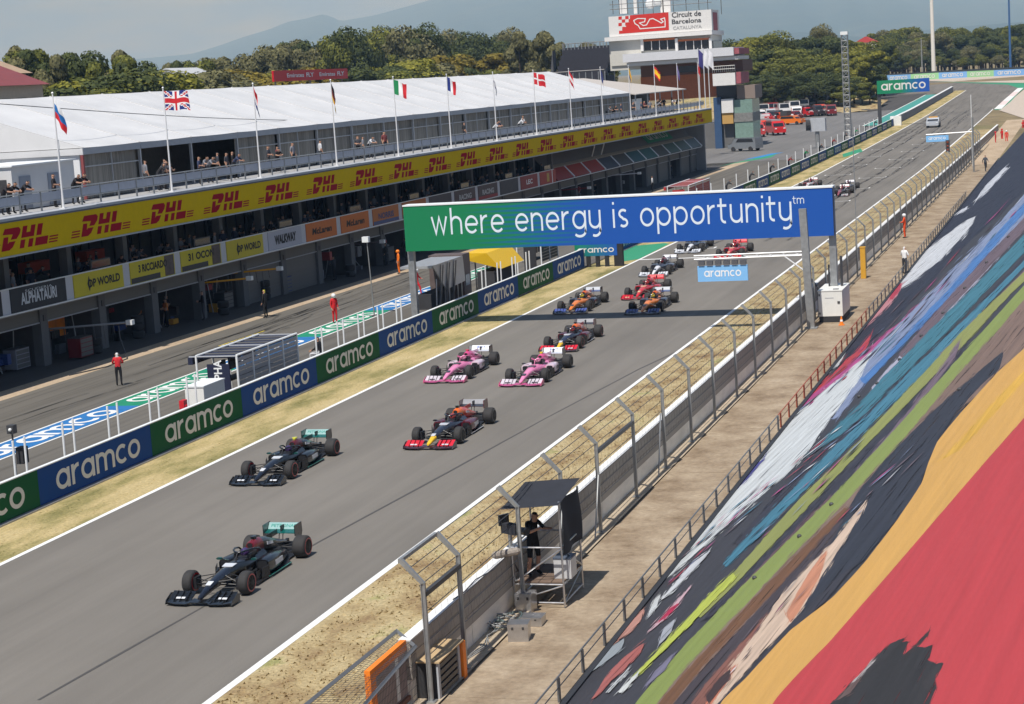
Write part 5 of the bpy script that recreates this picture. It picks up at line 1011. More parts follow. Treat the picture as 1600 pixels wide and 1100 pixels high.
def f_fline(b, s): b.hexa([(s*.80, 1.45, .066), (s*.83, 1.45, .066), (s*.83, 2.9, .066), (s*.80, 2.9, .066), (s*.80, 1.45, .085), (s*.83, 1.45, .085), (s*.83, 2.9, .085), (s*.80, 2.9, .085)])
for nm, fn in dict(nose_tip=f_tip, nose=f_nose, cockpit_tub=f_tub, engine_cover=f_cover, airbox=f_airbox, air_intake=f_intake, sidepod=f_pod, sidepod_inlet=f_podin, floor=f_floor, bargeboard=f_barge, front_wing=f_fwmain, front_wing_flap=f_fwflap, front_wing_endplate=f_fwend, wing_vane=f_fwvane, rear_wing_flap=f_rwflap, rear_wing=f_rwmain, rear_wing_endplate=f_rwend, wing_pylon=f_pylon, halo=f_halo, cockpit=f_cock, helmet=f_helm, visor=f_visor, headrest=f_rest, roll_camera=f_tcam, mirror=f_mir, suspension=f_susp, rear_suspension=f_rsusp, brake_duct=f_duct, rear_brake_duct=f_rduct, wing_decal=f_patch, number_decal=f_num, brow_decal=f_brow, sidepod_decal=f_sdec, cover_decal=f_cdec, floor_edge=f_fline).items():
    sm_ = nm not in ('bargeboard', 'wing_decal', 'brake_duct', 'rear_brake_duct')
    if fn.__code__.co_argcount == 2: cm(nm+'|-1', lambda b: fn(b, -1), sm_); cm(nm+'|1', lambda b: fn(b, 1), sm_)
    else: cm(nm, fn, sm_)
def lathe(b, prof, n=28):
    rings = [[(x, r*math.cos(2*math.pi*k/n), r*math.sin(2*math.pi*k/n)) for k in range(n)] for x, r in prof]; b.loft(rings, True)
for nm, wd_ in (('f', .305), ('r', .405)):
    h = wd_/2
    cm('tyre_'+nm, lambda b: lathe(b, [(-h+.02, .17), (-h, .20), (-h+.005, .26), (-h+.02, .30), (-h+.05, .326), (-h+.09, .334), (h-.09, .334), (h-.05, .326), (h-.02, .30), (h-.005, .26), (h, .20), (h-.02, .17)]))
    cm('rim_'+nm, lambda b: (lathe(b, [(-h+.012, .185), (-h+.012, .17), (h-.012, .17), (h-.012, .185)], 20), [b.hexa([(s*(h-.004), .03*math.cos(a)-.014*math.sin(a), .03*math.sin(a)+.014*math.cos(a)), (s*(h-.004), .03*math.cos(a)+.014*math.sin(a), .03*math.sin(a)-.014*math.cos(a)), (s*(h-.004), .17*math.cos(a)+.014*math.sin(a), .17*math.sin(a)-.014*math.cos(a)), (s*(h-.004), .17*math.cos(a)-.014*math.sin(a), .17*math.sin(a)+.014*math.cos(a)), (s*(h+.004), .03*math.cos(a)-.014*math.sin(a), .03*math.sin(a)+.014*math.cos(a)), (s*(h+.004), .03*math.cos(a)+.014*math.sin(a), .03*math.sin(a)-.014*math.cos(a)), (s*(h+.004), .17*math.cos(a)+.014*math.sin(a), .17*math.sin(a)-.014*math.cos(a)), (s*(h+.004), .17*math.cos(a)-.014*math.sin(a), .17*math.sin(a)+.014*math.cos(a))]) for s in (-1, 1) for a in [k*2*math.pi/8 for k in range(8)]]))
    cm('band_'+nm, lambda b: [b.add([(s*(h+.001-(.0 if r_ < .27 else .006)), r_*math.cos(2*math.pi*k/28), r_*math.sin(2*math.pi*k/28)) for r_ in (.222, .258) for k in range(28)], [(k, (k+1) % 28, 28+(k+1) % 28, 28+k) for k in range(28)]) for s in (-1, 1)], False)
M_TYRE = mat('tyre_rubber', (.030, .029, .029), .82, var=.25, vs=9); M_RIM = mat('rim_metal', (.035, .035, .038), .35, .6); M_CARB = mat('carbon', (.018, .018, .02), .45, var=.2, vs=20); M_CARBG = mat('carbon_gloss', (.02, .02, .022), .25); M_VIS = mat('visor', (.01, .01, .015), .08)
def paint(c): return mat('paint_%d_%d_%d' % c, lin(c), .30, coat=.8, var=.05, vs=6)
KR, KY, KW = (190, 25, 35), (225, 190, 30), (220, 220, 220)
def make_car(x, y, label, L, band=KR, text=None, rz=0.):
    root = empty('racing_car', (x+.09, y, zg(y)+.002), rz, label, 'racing car', 'grid of racing cars on the straight'); root.scale = (.905, 1., .88); g = lambda k, d='body': paint(L.get(k, L[d]))
    P = lambda nm, m: [link(nm, CM[k_], m, root) for k_ in (nm, nm+'|-1', nm+'|1') if k_ in CM]
    P('nose_tip', g('tip', 'nose') if 'tip' in L or 'nose' in L else g('body'))
    for nm in ('nose', 'cockpit_tub', 'engine_cover', 'airbox', 'sidepod'): P(nm, g(nm))
    for nm in ('front_wing', 'front_wing_flap', 'front_wing_endplate', 'rear_wing', 'rear_wing_flap', 'rear_wing_endplate'): P(nm, g(nm))
    P('halo', g('halo')); P('helmet', g('helmet')); P('mirror', g('mirror', 'halo')); P('roll_camera', g('cam')); [P(nm, g('patch')) for nm in ('wing_decal', 'number_decal', 'brow_decal', 'sidepod_decal', 'cover_decal')]; P('floor_edge', g('line', 'patch'))
    for nm, m in (('wing_vane', M_CARBG), ('air_intake', M_CARB), ('sidepod_inlet', M_CARB), ('floor', M_CARB), ('bargeboard', M_CARBG), ('wing_pylon', M_CARB), ('cockpit', M_CARB), ('visor', M_VIS), ('headrest', M_CARB), ('suspension', M_CARB), ('rear_suspension', M_CARB), ('brake_duct', M_CARB), ('rear_brake_duct', M_CARB)): P(nm, m)
    for nm, cx, cy_ in (('f', .8475, 0), ('f', -.8475, 0), ('r', .7975, 3.7), ('r', -.7975, 3.7)):
        wh = link('wheel', CM['rim_'+nm], M_RIM, root, (cx, cy_, .334)); link('tyre', CM['tyre_'+nm], M_TYRE, wh); link('tyre_band', CM['band_'+nm], paint(band), wh); wh.rotation_euler = (random.uniform(0, 6), 0, 0)
    if text:
        tx, c = text; me = font_mesh(tx, .2, .004); o = link('lettering', me, mat('ink_%d_%d_%d' % c, lin(c), .5), root); xs = [v.co.x for v in me.vertices]; k = min(.8/(max(xs)-min(xs)), 1.0)
        nrm = Vector((0, -.81, .585)); up = Vector((0, .585, .81)); o.matrix_local = Matrix(((k, 0, 0, 0), (0, up.y*.72, nrm.y, 4.208-.005), (0, up.z*.72, nrm.z, .828+.004), (0, 0, 0, 1)))
    return root
BK, TEAL, WHT, NAVY = (10, 10, 13), (20, 150, 135), (225, 228, 230), (16, 20, 40)
MER = dict(body=BK, nose=(16, 18, 30), rear_wing_flap=(140, 178, 176), rear_wing_endplate=(14, 15, 18), front_wing_endplate=(18, 20, 24), airbox=(110, 16, 26), halo=(20, 21, 24), helmet=(60, 40, 90), patch=(215, 218, 222), front_wing=(20, 22, 24), front_wing_flap=(15, 17, 19), rear_wing=(14, 90, 84), cam=BK, mirror=(18, 70, 66), line=(20, 130, 118))
RBR = dict(body=(12, 14, 26), tip=(236, 190, 25), nose=(24, 24, 40), cockpit_tub=(24, 22, 38), airbox=(240, 110, 25), engine_cover=(225, 60, 28), sidepod=(90, 18, 34), front_wing_flap=(205, 30, 45), front_wing=(60, 18, 26), front_wing_endplate=(28, 26, 34), rear_wing_flap=(128, 130, 136), rear_wing=(46, 48, 56), rear_wing_endplate=(95, 18, 28), halo=(26, 28, 36), helmet=(150, 60, 60), patch=(205, 205, 210), cam=BK)
RPT = dict(body=(232, 130, 175), nose=(238, 140, 185), airbox=(222, 80, 140), engine_cover=(232, 120, 170), sidepod=(228, 205, 218), front_wing_flap=(205, 196, 205), front_wing=(190, 80, 130), front_wing_endplate=(215, 70, 125), rear_wing_flap=(232, 234, 238), rear_wing=(200, 205, 215), rear_wing_endplate=(40, 40, 46), halo=(200, 90, 140), helmet=(235, 160, 190), patch=(70, 60, 70), cam=(225, 200, 40), mirror=(60, 55, 60))
MCL = dict(body=(240, 130, 20), sidepod=(38, 44, 66), engine_cover=(238, 128, 20), airbox=(228, 100, 18), front_wing_flap=(70, 85, 150), front_wing=(40, 46, 62), front_wing_endplate=(30, 32, 40), rear_wing_flap=(170, 176, 184), rear_wing=(60, 80, 130), rear_wing_endplate=(26, 28, 34), halo=(36, 38, 46), helmet=(225, 200, 60), patch=(40, 42, 48), cam=BK)
FER = dict(body=(205, 24, 34), nose=(212, 34, 36), front_wing_endplate=(150, 16, 24), rear_wing_flap=(208, 34, 44), rear_wing=(180, 20, 30), rear_wing_endplate=(190, 24, 34), halo=(120, 16, 22), helmet=(200, 60, 60), patch=(230, 190, 150), cam=BK, mirror=(30, 26, 28), sidepod=(180, 20, 30), front_wing=(165, 20, 28), front_wing_flap=(195, 24, 36))
ATR = dict(body=(225, 227, 232), nose=(236, 236, 238), cockpit_tub=(60, 62, 78), airbox=(120, 60, 70), engine_cover=(190, 192, 200), sidepod=(70, 74, 90), front_wing=(160, 164, 172), front_wing_flap=(205, 208, 214), front_wing_endplate=(34, 38, 52), rear_wing_flap=(215, 215, 222), rear_wing=(40, 44, 58), rear_wing_endplate=(36, 40, 54), halo=(34, 36, 46), helmet=(120, 40, 50), patch=(44, 48, 60), cam=BK)
ALF = dict(body=(228, 226, 226), nose=(235, 234, 234), airbox=(150, 24, 36), engine_cover=(160, 30, 42), sidepod=(150, 26, 40), front_wing=(150, 30, 40), front_wing_flap=(205, 205, 208), front_wing_endplate=(120, 20, 30), rear_wing_flap=(225, 222, 222), rear_wing=(150, 24, 36), rear_wing_endplate=(60, 20, 26), halo=(40, 36, 38), helmet=(180, 60, 60), patch=(150, 24, 36), cam=BK)
DRK = dict(ALF, cockpit_tub=(60, 40, 44), sidepod=(56, 46, 50), front_wing=(40, 38, 40), front_wing_flap=(170, 170, 172), nose=(150, 70, 74))
PET = ('PETRONAS', (30, 140, 128)); BWT = ('BWT', (40, 90, 180))
make_car(-21.36, 42.85, 'black racing car with teal wing leading the field', MER, KR, PET)
make_car(-25.95, 56.45, 'black racing car with yellow roll-hoop camera running second by the grass', dict(MER, cam=(220, 220, 70), airbox=(90, 14, 24)), KR, PET)
make_car(-22.05, 62.15, 'navy racing car with yellow nose, third in the field', RBR, (60, 58, 58))
make_car(-26.2, 76.2, 'pink racing car nearest the left grass verge', dict(RPT, cam=(200, 70, 90)), (60, 58, 58), BWT)
make_car(-22.52, 75.0, 'pink racing car with yellow camera on the right of its twin', RPT, (60, 58, 58), BWT)
make_car(-23.5, 84.4, 'navy racing car with orange engine cover just before the gantry shadow', RBR, KR)
make_car(-26.55, 98., 'orange racing car on the left just past the gantry shadow', MCL, (60, 58, 58))
make_car(-22.42, 97., 'orange racing car on the right at the gantry shadow', MCL, (60, 58, 58))
make_car(-24.15, 103.4, 'red racing car half hidden behind the right orange car', FER, (60, 58, 58))
make_car(-25.8, 115., 'white racing car just before the start line', ATR, (60, 58, 58))
make_car(-26.5, 129., 'white racing car under the lower edge of the slogan board', dict(ATR, airbox=(60, 62, 78)), (60, 58, 58))
make_car(-22.9, 124.3, 'red racing car on the start line', FER, (60, 58, 58))
make_car(-27.0, 190.6, 'white and dark red racing car above the slogan board by the grass', ALF, (60, 58, 58))
make_car(-22.3, 177.6, 'dark red racing car with white nose right of the slogan board end', DRK, (60, 58, 58))
make_car(-22.5, 183.9, 'white racing car at the back of the field', dict(ATR, cockpit_tub=(150, 152, 160)), (60, 58, 58))

# ================================================================ ROAD VEHICLES
def make_vehicle(name, label, cat, x, y, rz, c, ln=4.6, wd_=1.85, ht=1.45, style='estate', extra=None, group=None, z=None):
    root = empty(name, (x, y, zg(y)+.02 if z is None else z), rz, label, cat, group); hw = wd_/2; pm = paint(c)
    prof = {'estate': [(-.5, .42), (-.49, .62), (-.27, .68), (-.14, 1.0), (.10, 1.0), (.40, .98), (.49, .66), (.5, .40)], 'van': [(-.5, .36), (-.5, .52), (-.36, .60), (-.26, 1.0), (.2, 1.0), (.48, 1.0), (.5, .6), (.5, .25)], 'truck': [(-.5, .3), (-.5, .62), (-.47, .97), (-.2, 1.), (.2, 1.), (.49, 1.), (.5, .6), (.5, .28)]}[style]
    b = MB(); zb = .16*ht+.06
    side = [(yy*ln, max(zb, zz*ht)) for yy, zz in prof]+[(.5*ln, zb), (-.5*ln, zb)]
    def ring(x_, k): return [(x_, yy*(1-.02*k), (zz-zb)*1.0+zb if zz < .62*ht else zz-.02*k) for yy, zz in side]
    b.loft([ring(-hw*.96, 1), ring(-hw, 0) , ring(hw, 0), ring(hw*.96, 1)]); o = b.build('body', pm, root); smooth_by_angle(o, 30)
    for s in (-1, 1):
        b = MB(); b.hexa([(s*(hw+.004), -.20*ln, .70*ht), (s*(hw+.012), -.20*ln, .70*ht), (s*(hw+.012), .42*ln, .70*ht), (s*(hw+.004), .42*ln, .70*ht), (s*(hw-.03), -.12*ln, .93*ht), (s*(hw+.004), -.12*ln, .93*ht), (s*(hw+.004), .38*ln, .93*ht), (s*(hw-.03), .38*ln, .93*ht)]); b.build('side_window', M_GLASSD, root)
    i0 = 2 if style != 'truck' else 1; (ya, za), (yb, zb2) = prof[i0], prof[i0+1]; b = MB(); b.quad((-hw*.88, ya*ln-.015, za*ht+.03), (hw*.88, ya*ln-.015, za*ht+.03), (hw*.82, yb*ln-.015, zb2*ht-.05), (-hw*.82, yb*ln-.015, zb2*ht-.05)); b.build('windscreen', M_GLASSD, root)
    for s in (-1, 1): b = MB(); b.box((s*hw*.55, -.5*ln-.02, .45*ht), (s*hw*.9, -.5*ln+.03, .53*ht)); b.build('headlight', mat('headlight', (.75, .78, .8), .15), root)
    for s in (-1, 1):
        for yy in (-.31, .31): b = MB(); r_ = .165*ht if style == 'truck' else .33; lathe(b, [(-.11, r_*.6), (-.11, r_), (.11, r_), (.11, r_*.6)], 18); w_ = b.build('wheel', M_TYRE, root, loc=(s*(hw-.08), yy*ln, r_))
    if extra: extra(root, ln, hw, ht)
    return root
def lightbar(root, ln, hw, ht): b = MB(); b.box((-hw*.7, -.02*ln, ht+.0), (hw*.7, .05*ln, ht+.16)); b.build('light_bar', mat('amber', (.7, .35, .03), .3), root)
make_vehicle('medical_car', 'silver medical car following far behind the field', 'car', G(1471.5, 199).x, 318, 0, (178, 184, 192), 4.7, 1.95, 1.5, 'estate', lightbar)
make_vehicle('parked_van', 'silver van parked in the shade at the end of the pit building', 'van', GT(1165, 236).x, GT(1165, 236).y, math.radians(-115), (120, 125, 130), 4.8, 1.9, 1.9, 'van')
def ladder(root, ln, hw, ht): b = MB(); b.box((-hw*.8, -.1*ln, ht), (hw*.8, .45*ln, ht+.25)); b.build('roof_gear', mat('gear_grey', (.3, .3, .31), .5), root)
for px_, py_, c, lab, ln, ht, rz in ((1212, 211, (205, 30, 30), 'red fire truck at the front of the rescue vehicles', 5.6, 2.3, 25), (1195, 207, (215, 60, 30), 'orange red rescue van left of the red fire truck', 5., 2.1, 25), (1182, 214, (190, 60, 60), 'white and red ambulance nearest the tower glass', 5.2, 2.3, 20)): p_ = GT(px_, py_); make_vehicle('rescue_vehicle', lab, 'truck', p_.x, p_.y, math.radians(rz), c, ln, 2.0, ht, 'van', ladder, 'rescue vehicles by the tower')
for i, (px_, py_, c, lab) in enumerate(((1190, 182, (225, 222, 220), 'white box truck with red stripe, first of the back row'), (1205, 180, (200, 60, 60), 'red and white truck in the back row of vehicles'), (1222, 181, (228, 228, 228), 'white truck between red truck and white vans'), (1238, 177, (225, 226, 228), 'white van in the middle of the back row'), (1252, 174, (228, 228, 230), 'white van next to the dark minibuses'), (1266, 171, (222, 224, 226), 'white minibus with dark windows in the back row'), (1280, 169, (50, 52, 56), 'black minibus in the back row'), (1296, 168, (60, 66, 76), 'dark blue grey minibus at the right end of the row'))):
    p_ = GT(px_, py_); make_vehicle('parked_truck', lab, 'truck', p_.x, p_.y, math.radians(20), c, 6.0, 2.2, 2.6, 'truck', None, 'vehicles parked beyond the tower')
rv = random.Random(5); VC = [(225, 226, 228), (200, 40, 40), (180, 184, 190), (60, 62, 68), (215, 70, 40), (230, 230, 230), (120, 30, 34)]
for k in range(14):
    px_ = 1186+k*8.6; p_ = GT(px_, 189.5-k*.75+rv.uniform(-1, 1)); c = VC[k % 7]; make_vehicle('parked_car', 'small %s car in the middle row by the tower' % ('white', 'red', 'silver', 'dark grey', 'orange red', 'white', 'dark red')[k % 7], 'car', p_.x, p_.y, math.radians(rv.uniform(-10, 60)), c, rv.uniform(4.2, 5.2), 1.9, rv.choice((1.5, 1.9, 2.2)), rv.choice(('estate', 'van')), None, 'middle row of parked vehicles')
p_ = GT(1238, 195); dg_ = make_vehicle('recovery_tractor', 'orange and black recovery tractor on the paddock apron', 'tractor', p_.x, p_.y, math.radians(70), (235, 120, 20), 4.6, 1.9, 1.7, 'estate')
b = MB(); b.box((-.8, .6, 1.2), (.8, 2.0, 2.6)); b.build('cab', M_DSTEEL, dg_); b = MB(); b.tube([(.5, -.6, 1.3), (.5, 2.8, 2.2)], .15, 6); b.build('boom', MATS['paint_235_120_20'], dg_)

# ================================================================ PEOPLE
def person_mesh(key, pose):
    """one continuous skinned body; faces keep the cloth of the nearest limb"""
    J = dict(pel=(0, 0, .95), bel=(0, 0, 1.10), che=(0, .0, 1.32), nec=(0, .0, 1.49), hea=(0, -.015, 1.60), top=(0, -.005, 1.715))
    for s, q in ((-1, 'l'), (1, 'r')):
        J[q+'sh'] = (s*.175, .0, 1.42); J[q+'el'] = (s*.235, .02, 1.16); J[q+'wr'] = (s*.235, -.06, .93); J[q+'ha'] = (s*.235, -.09, .85); J[q+'hi'] = (s*.095, 0, .92); J[q+'kn'] = (s*.11, -.02, .50); J[q+'an'] = (s*.115, .02, .09); J[q+'to'] = (s*.13, -.13, .04)
    J.update(pose)
    E_ = [('pel', 'bel'), ('bel', 'che'), ('che', 'nec'), ('nec', 'hea'), ('hea', 'top')]
    for q in 'lr': E_ += [('che', q+'sh'), (q+'sh', q+'el'), (q+'el', q+'wr'), (q+'wr', q+'ha'), ('pel', q+'hi'), (q+'hi', q+'kn'), (q+'kn', q+'an'), (q+'an', q+'to')]
    Rr = dict(pel=.135, bel=.135, che=.155, nec=.058, hea=.10, top=.07)
    for q in 'lr': Rr.update({q+'sh': .068, q+'el': .050, q+'wr': .036, q+'ha': .040, q+'hi': .098, q+'kn': .065, q+'an': .046, q+'to': .040})
    ks = list(J); me = bpy.data.meshes.new(key); me.from_pydata([J[k] for k in ks], [(ks.index(a), ks.index(c)) for a, c in E_], [])
    o = bpy.data.objects.new(key, me); COL.objects.link(o); md = o.modifiers.new('skin', 'SKIN')
    if not me.skin_vertices: 
        bm = bmesh.new(); bm.from_mesh(me); bm.verts.layers.skin.verify(); bm.to_mesh(me); bm.free()
    for i, k in enumerate(ks):
        sv = me.skin_vertices[0].data[i]; sv.radius = (Rr[k], Rr[k]*(.78 if k in ('pel', 'bel', 'che') else 1.)); sv.use_root = (k == 'pel')
    sb_ = o.modifiers.new('sub', 'SUBSURF'); sb_.levels = 1; sb_.render_levels = 1
    dg = bpy.context.evaluated_depsgraph_get(); dg.update(); m2 = bpy.data.meshes.new_from_object(o.evaluated_get(dg)); bpy.data.objects.remove(o)
    segs = [(Vector(J[a]), Vector(J[c]), a, c) for a, c in E_]
    def region(c):
        best = min(segs, key=lambda s_: (lambda t_: (c-(s_[0]+(s_[1]-s_[0])*t_)).length)(max(0, min(1, (c-s_[0]).dot(s_[1]-s_[0])/max(1e-6, (s_[1]-s_[0]).length_squared)))))
        e = best[3]; hv = Vector(J['hea'])
        if e in ('hea', 'top'): return 4 if (c.z > hv.z+.045 or c.y > hv.y+.045) else 0
        if e[1:] == 'ha': return 0
        if e[1:] == 'wr': return 5
        if e[1:] == 'to': return 3
        if e[1:] in ('hi', 'kn'): return 2
        if e[1:] == 'an': return 6
        if e == 'bel': return 1 if c.z > J['pel'][2]+.03 else 2
        return 1
    idx = [region(p_.center) for p_ in m2.polygons]; vs = [tuple(v.co) for v in m2.vertices]; fs = [tuple(p_.vertices) for p_ in m2.polygons]
    mb = MB(); mb.v, mb.f, mb.mi = vs, fs, idx
    for q, s in (('l', -1), ('r', 1)):    # fingers and thumb
        h = Vector(J[q+'ha']); d = (h-Vector(J[q+'wr'])).normalized(); a = d.cross(Vector((0, 1, .2))).normalized(); nrm = d.cross(a)
        for k in range(4): of = a*(.028-.0185*k); L_ = (.075, .085, .08, .065)[k]; mb.tube([h+of*.9, h+of+d*L_*.55+nrm*.008, h+of+d*L_+nrm*.03], [.010, .0095, .008], 5, 0)
        mb.tube([h-d*.02+a*.03, h+a*.06+d*.02, h+a*.065+d*.05], [.011, .010, .008], 5, 0)
    hv = Vector(J['hea']); mb.tube([hv+Vector((0, -.095, .0)), hv+Vector((0, -.125, -.012))], [.016, .012], 5, 0)
    for s in (-1, 1): mb.ball(hv+Vector((s*.10, .0, .0)), .022, 6, 4, 0)
    out = mb.mesh(key, True, fix=False); bpy.data.meshes.remove(m2)
    for _ in range(7): out.materials.append(mat('skin', (.48, .27, .18), .6))
    return out
LEAN = dict(pel=(0, .12, .95), bel=(0, .06, 1.08), che=(0, -.14, 1.24), nec=(0, -.26, 1.36), hea=(0, -.32, 1.44), top=(0, -.36, 1.545), lsh=(-.175, -.18, 1.31), rsh=(.175, -.18, 1.31), lel=(-.26, -.36, 1.14), rel=(.26, -.36, 1.14), lwr=(-.12, -.52, 1.10), rwr=(.12, -.52, 1.10), lha=(-.06, -.57, 1.10), rha=(.06, -.57, 1.10), lhi=(-.095, .1, .92), rhi=(.095, .1, .92), lkn=(-.11, .06, .5), rkn=(.11, .0, .5), lan=(-.115, .14, .09), ran=(.115, .0, .09), lto=(-.13, -.01, .04), rto=(.13, -.15, .04))
CAMP = dict(lel=(-.30, -.20, 1.20), lwr=(-.20, -.42, 1.30), lha=(-.17, -.50, 1.33), rel=(.28, -.16, 1.20), rwr=(.22, -.38, 1.24), rha=(.20, -.46, 1.26), che=(0, -.04, 1.31), nec=(0, -.10, 1.47), hea=(0, -.14, 1.57), top=(0, -.14, 1.69), lkn=(-.16, -.04, .5), lan=(-.2, .0, .09), lto=(-.23, -.14, .04), rkn=(.13, -.05, .5), ran=(.15, .05, .09))
WALK = dict(lkn=(-.10, -.20, .52), lan=(-.11, -.24, .10), lto=(-.12, -.39, .07), rkn=(.10, .04, .50), ran=(.11, .30, .13), rto=(.12, .18, .05), lel=(-.25, .12, 1.17), lwr=(-.24, .14, .95), lha=(-.24, .12, .87), rel=(.25, -.08, 1.17), rwr=(.23, -.26, 1.03), rha=(.22, -.33, 1.0))
HAND = dict(lel=(-.27, -.04, 1.18), lwr=(-.10, -.24, 1.14), lha=(-.04, -.29, 1.14), rel=(.27, -.04, 1.18), rwr=(.10, -.24, 1.12), rha=(.04, -.29, 1.12))
SITP = dict(pel=(0, .1, .52), bel=(0, .1, .68), che=(0, .06, .90), nec=(0, .04, 1.07), hea=(0, .02, 1.18), top=(0, .02, 1.295), lsh=(-.175, .06, 1.0), rsh=(.175, .06, 1.0), lel=(-.24, -.04, .76), rel=(.24, -.04, .76), lwr=(-.14, -.26, .66), rwr=(.14, -.26, .66), lha=(-.12, -.34, .64), rha=(.12, -.34, .64), lhi=(-.095, .06, .50), rhi=(.095, .06, .5), lkn=(-.12, -.36, .50), rkn=(.12, -.36, .5), lan=(-.12, -.38, .09), ran=(.12, -.34, .09), lto=(-.13, -.52, .04), rto=(.13, -.48, .04))
PM_ = {k: person_mesh('person_'+k, v) for k, v in dict(stand={}, lean=LEAN, cam=CAMP, walk=WALK, hands=HAND, sit=SITP).items()}
def cl(c): return mat('clothes_%d_%d_%d' % c, lin(c), .85, var=.12, vs=8)
SKN = mat('skin', (.48, .27, .18), .6); HAIRS = [(30, 24, 20), (60, 42, 28), (24, 22, 22), (90, 66, 44)]
def person(pose, loc, rz, label, shirt, pants, hair=None, sleeve='long', shin=True, h=1.0, group=None, helmet=None, shoes=(30, 30, 32)):
    hr_ = cl(hair or random.choice(HAIRS)); sh = cl(shirt)
    mats = [SKN, sh, cl(pants), cl(shoes), hr_, sh if sleeve == 'long' else SKN, cl(pants) if shin else SKN]
    o = link('person', PM_[pose], mats, None, loc, rz); o.scale = (h, h, h); tag(o, label, 'person', group)
    if helmet:
        b = MB(); hv = {'lean': (0, -.325, 1.47), 'sit': (0, .02, 1.21), 'cam': (0, -.14, 1.60)}.get(pose, (0, -.01, 1.63)); b.ball(hv, .135, 12, 8, sc=(1, 1.1, 1.05)); b.build('helmet', mat('helm_%d_%d_%d' % helmet, lin(helmet), .35), o, smooth=True)
    return o
# ================================================================ ALONG THE WALKWAY
# camera platform
cp = empty('camera_platform', (-12.65, 43.0, 0), 0, 'scaffold camera platform with black canopy against the concrete wall', 'scaffold')
M_ALU = mat('aluminium', (.55, .55, .56), .35, .85, var=.15, vs=6); M_BLKF = mat('black_fabric', (.022, .024, .032), .9, var=.3, vs=4)
x0, x1, y0, y1 = -.62, .60, -.85, .85
for x in (x0, x1):
    for y in (y0, y1): mb = MB(); mb.tube([(x, y, .02), (x, y, 2.55 if x > 0 else (2.3 if y > 0 else 1.45))], .026, 8); mb.build('standard', M_ALU, cp)
for z in (.12, .56, 1.45):
    mb = MB()
    for a, c in (((x0, y0), (x1, y0)), ((x1, y0), (x1, y1)), ((x1, y1), (x0, y1)), ((x0, y1), (x0, y0))): mb.tube([(a[0], a[1], z), (c[0], c[1], z)], .022, 7)
    mb.build('ledger', M_ALU, cp)
mb = MB(); mb.tube([(x0, y0, .14), (x1, y0, .54)], .02, 6); mb.tube([(x0, y0, .6), (x1, y0, 1.42)], .02, 6); mb.tube([(x1, y0, .14), (x1, y1, .54)], .02, 6); mb.tube([(x1, y1, .6), (x1, y0, 1.42)], .02, 6); mb.build('brace', M_ALU, cp)
for k in range(4): mb = MB(); mb.box((x0+.02+k*.3, y0+.02, .585), (x0+.02+k*.3+.285, y1-.02, .62)); mb.build('plank', mat('plank_brown', (.16, .11, .08), .85, var=.3, vs=3), cp)
mb = MB(); n = 8; vs = []
for i in range(n+1):
    for j in range(n+1): f, g = i/n, j/n; vs.append((-.75+1.4*f, -1.1+2.1*g, 2.52+.20*g-.05*math.sin(math.pi*f)*math.sin(math.pi*g)-.10*(1-f)))
mb.add(vs, [(i*(n+1)+j, (i+1)*(n+1)+j, (i+1)*(n+1)+j+1, i*(n+1)+j+1) for i in range(n) for j in range(n)]); mb.build('canopy', M_BLKF, cp, smooth=True)
mb = MB(); vs = []
for i in range(9):
    for j in range(7): g, z = i/8, j/6; vs.append((x1+.03+.05*math.sin(g*7+z*3), y0+.0+(y1-y0)*g, 1.25+1.3*z))
mb.add(vs, [(i*7+j, (i+1)*7+j, (i+1)*7+j+1, i*7+j+1) for i in range(8) for j in range(6)]); mb.build('wind_curtain', M_BLKF, cp, smooth=True)
bx = MB(); bx.box((0, 0, 0), (.42, .5, .46)); cs = empty('equipment_case', (-12.35, 42.45, .625), 0, 'pale case standing on the camera platform planks', 'case'); bx.build('case_body', mat('case_pale', (.62, .63, .64), .45, .2, var=.08), cs); mb = MB(); mb.box((-.01, -.01, .465), (.43, .51, .50)); mb.build('lid', mat('case_lid', (.08, .10, .14), .5), cs)
person('cam', (-12.92, 42.75, .622), math.radians(58), 'person in black shirt and shorts operating the camera on the scaffold', (20, 21, 24), (18, 19, 22), (22, 18, 16), 'short', False, .93)
tvc = empty('broadcast_camera', (-13.35, 42.35, .62), math.radians(58), 'black broadcast camera on a pedestal in front of the operator', 'camera')
mb = MB(); mb.box((-.10, -.30, 1.12), (.10, .20, 1.36)); mb.build('camera_body', M_BLKF, tvc); mb = MB(); mb.tube([(0, -.3, 1.24), (0, -.62, 1.24)], [.085, .10], 12); mb.build('lens', M_CARBG, tvc); mb = MB(); mb.box((-.16, .16, 1.3), (.14, .21, 1.56)); mb.build('viewfinder', M_GLASSD, tvc)
mb = MB(); mb.tube([(0, 0, .0), (0, 0, 1.12)], .05, 10); mb.build('pedestal', M_GALV, tvc)
for a in range(3): mb = MB(); mb.tube([(0, 0, .5), (.28*math.cos(a*2.1), .28*math.sin(a*2.1), .01)], .02, 6); mb.build('leg', M_DSTEEL, tvc)
mi = tag((lambda b: (b.tube([(-.35, 0, 0), (-.28, 0, .0), (.25, 0, .03), (.32, 0, .03)], [.05, .09, .09, .05], 10), b.build('windshield_microphone', mat('mic_fur', (.33, .29, .25), .95, var=.3, vs=20, bump=.6, bs=60)))[1])(MB()), 'fluffy grey brown microphone on the fence post by the camera', 'microphone'); mi.location = (-13.0, 40.9, 1.62); mi.rotation_euler = (0, 0, math.radians(35))
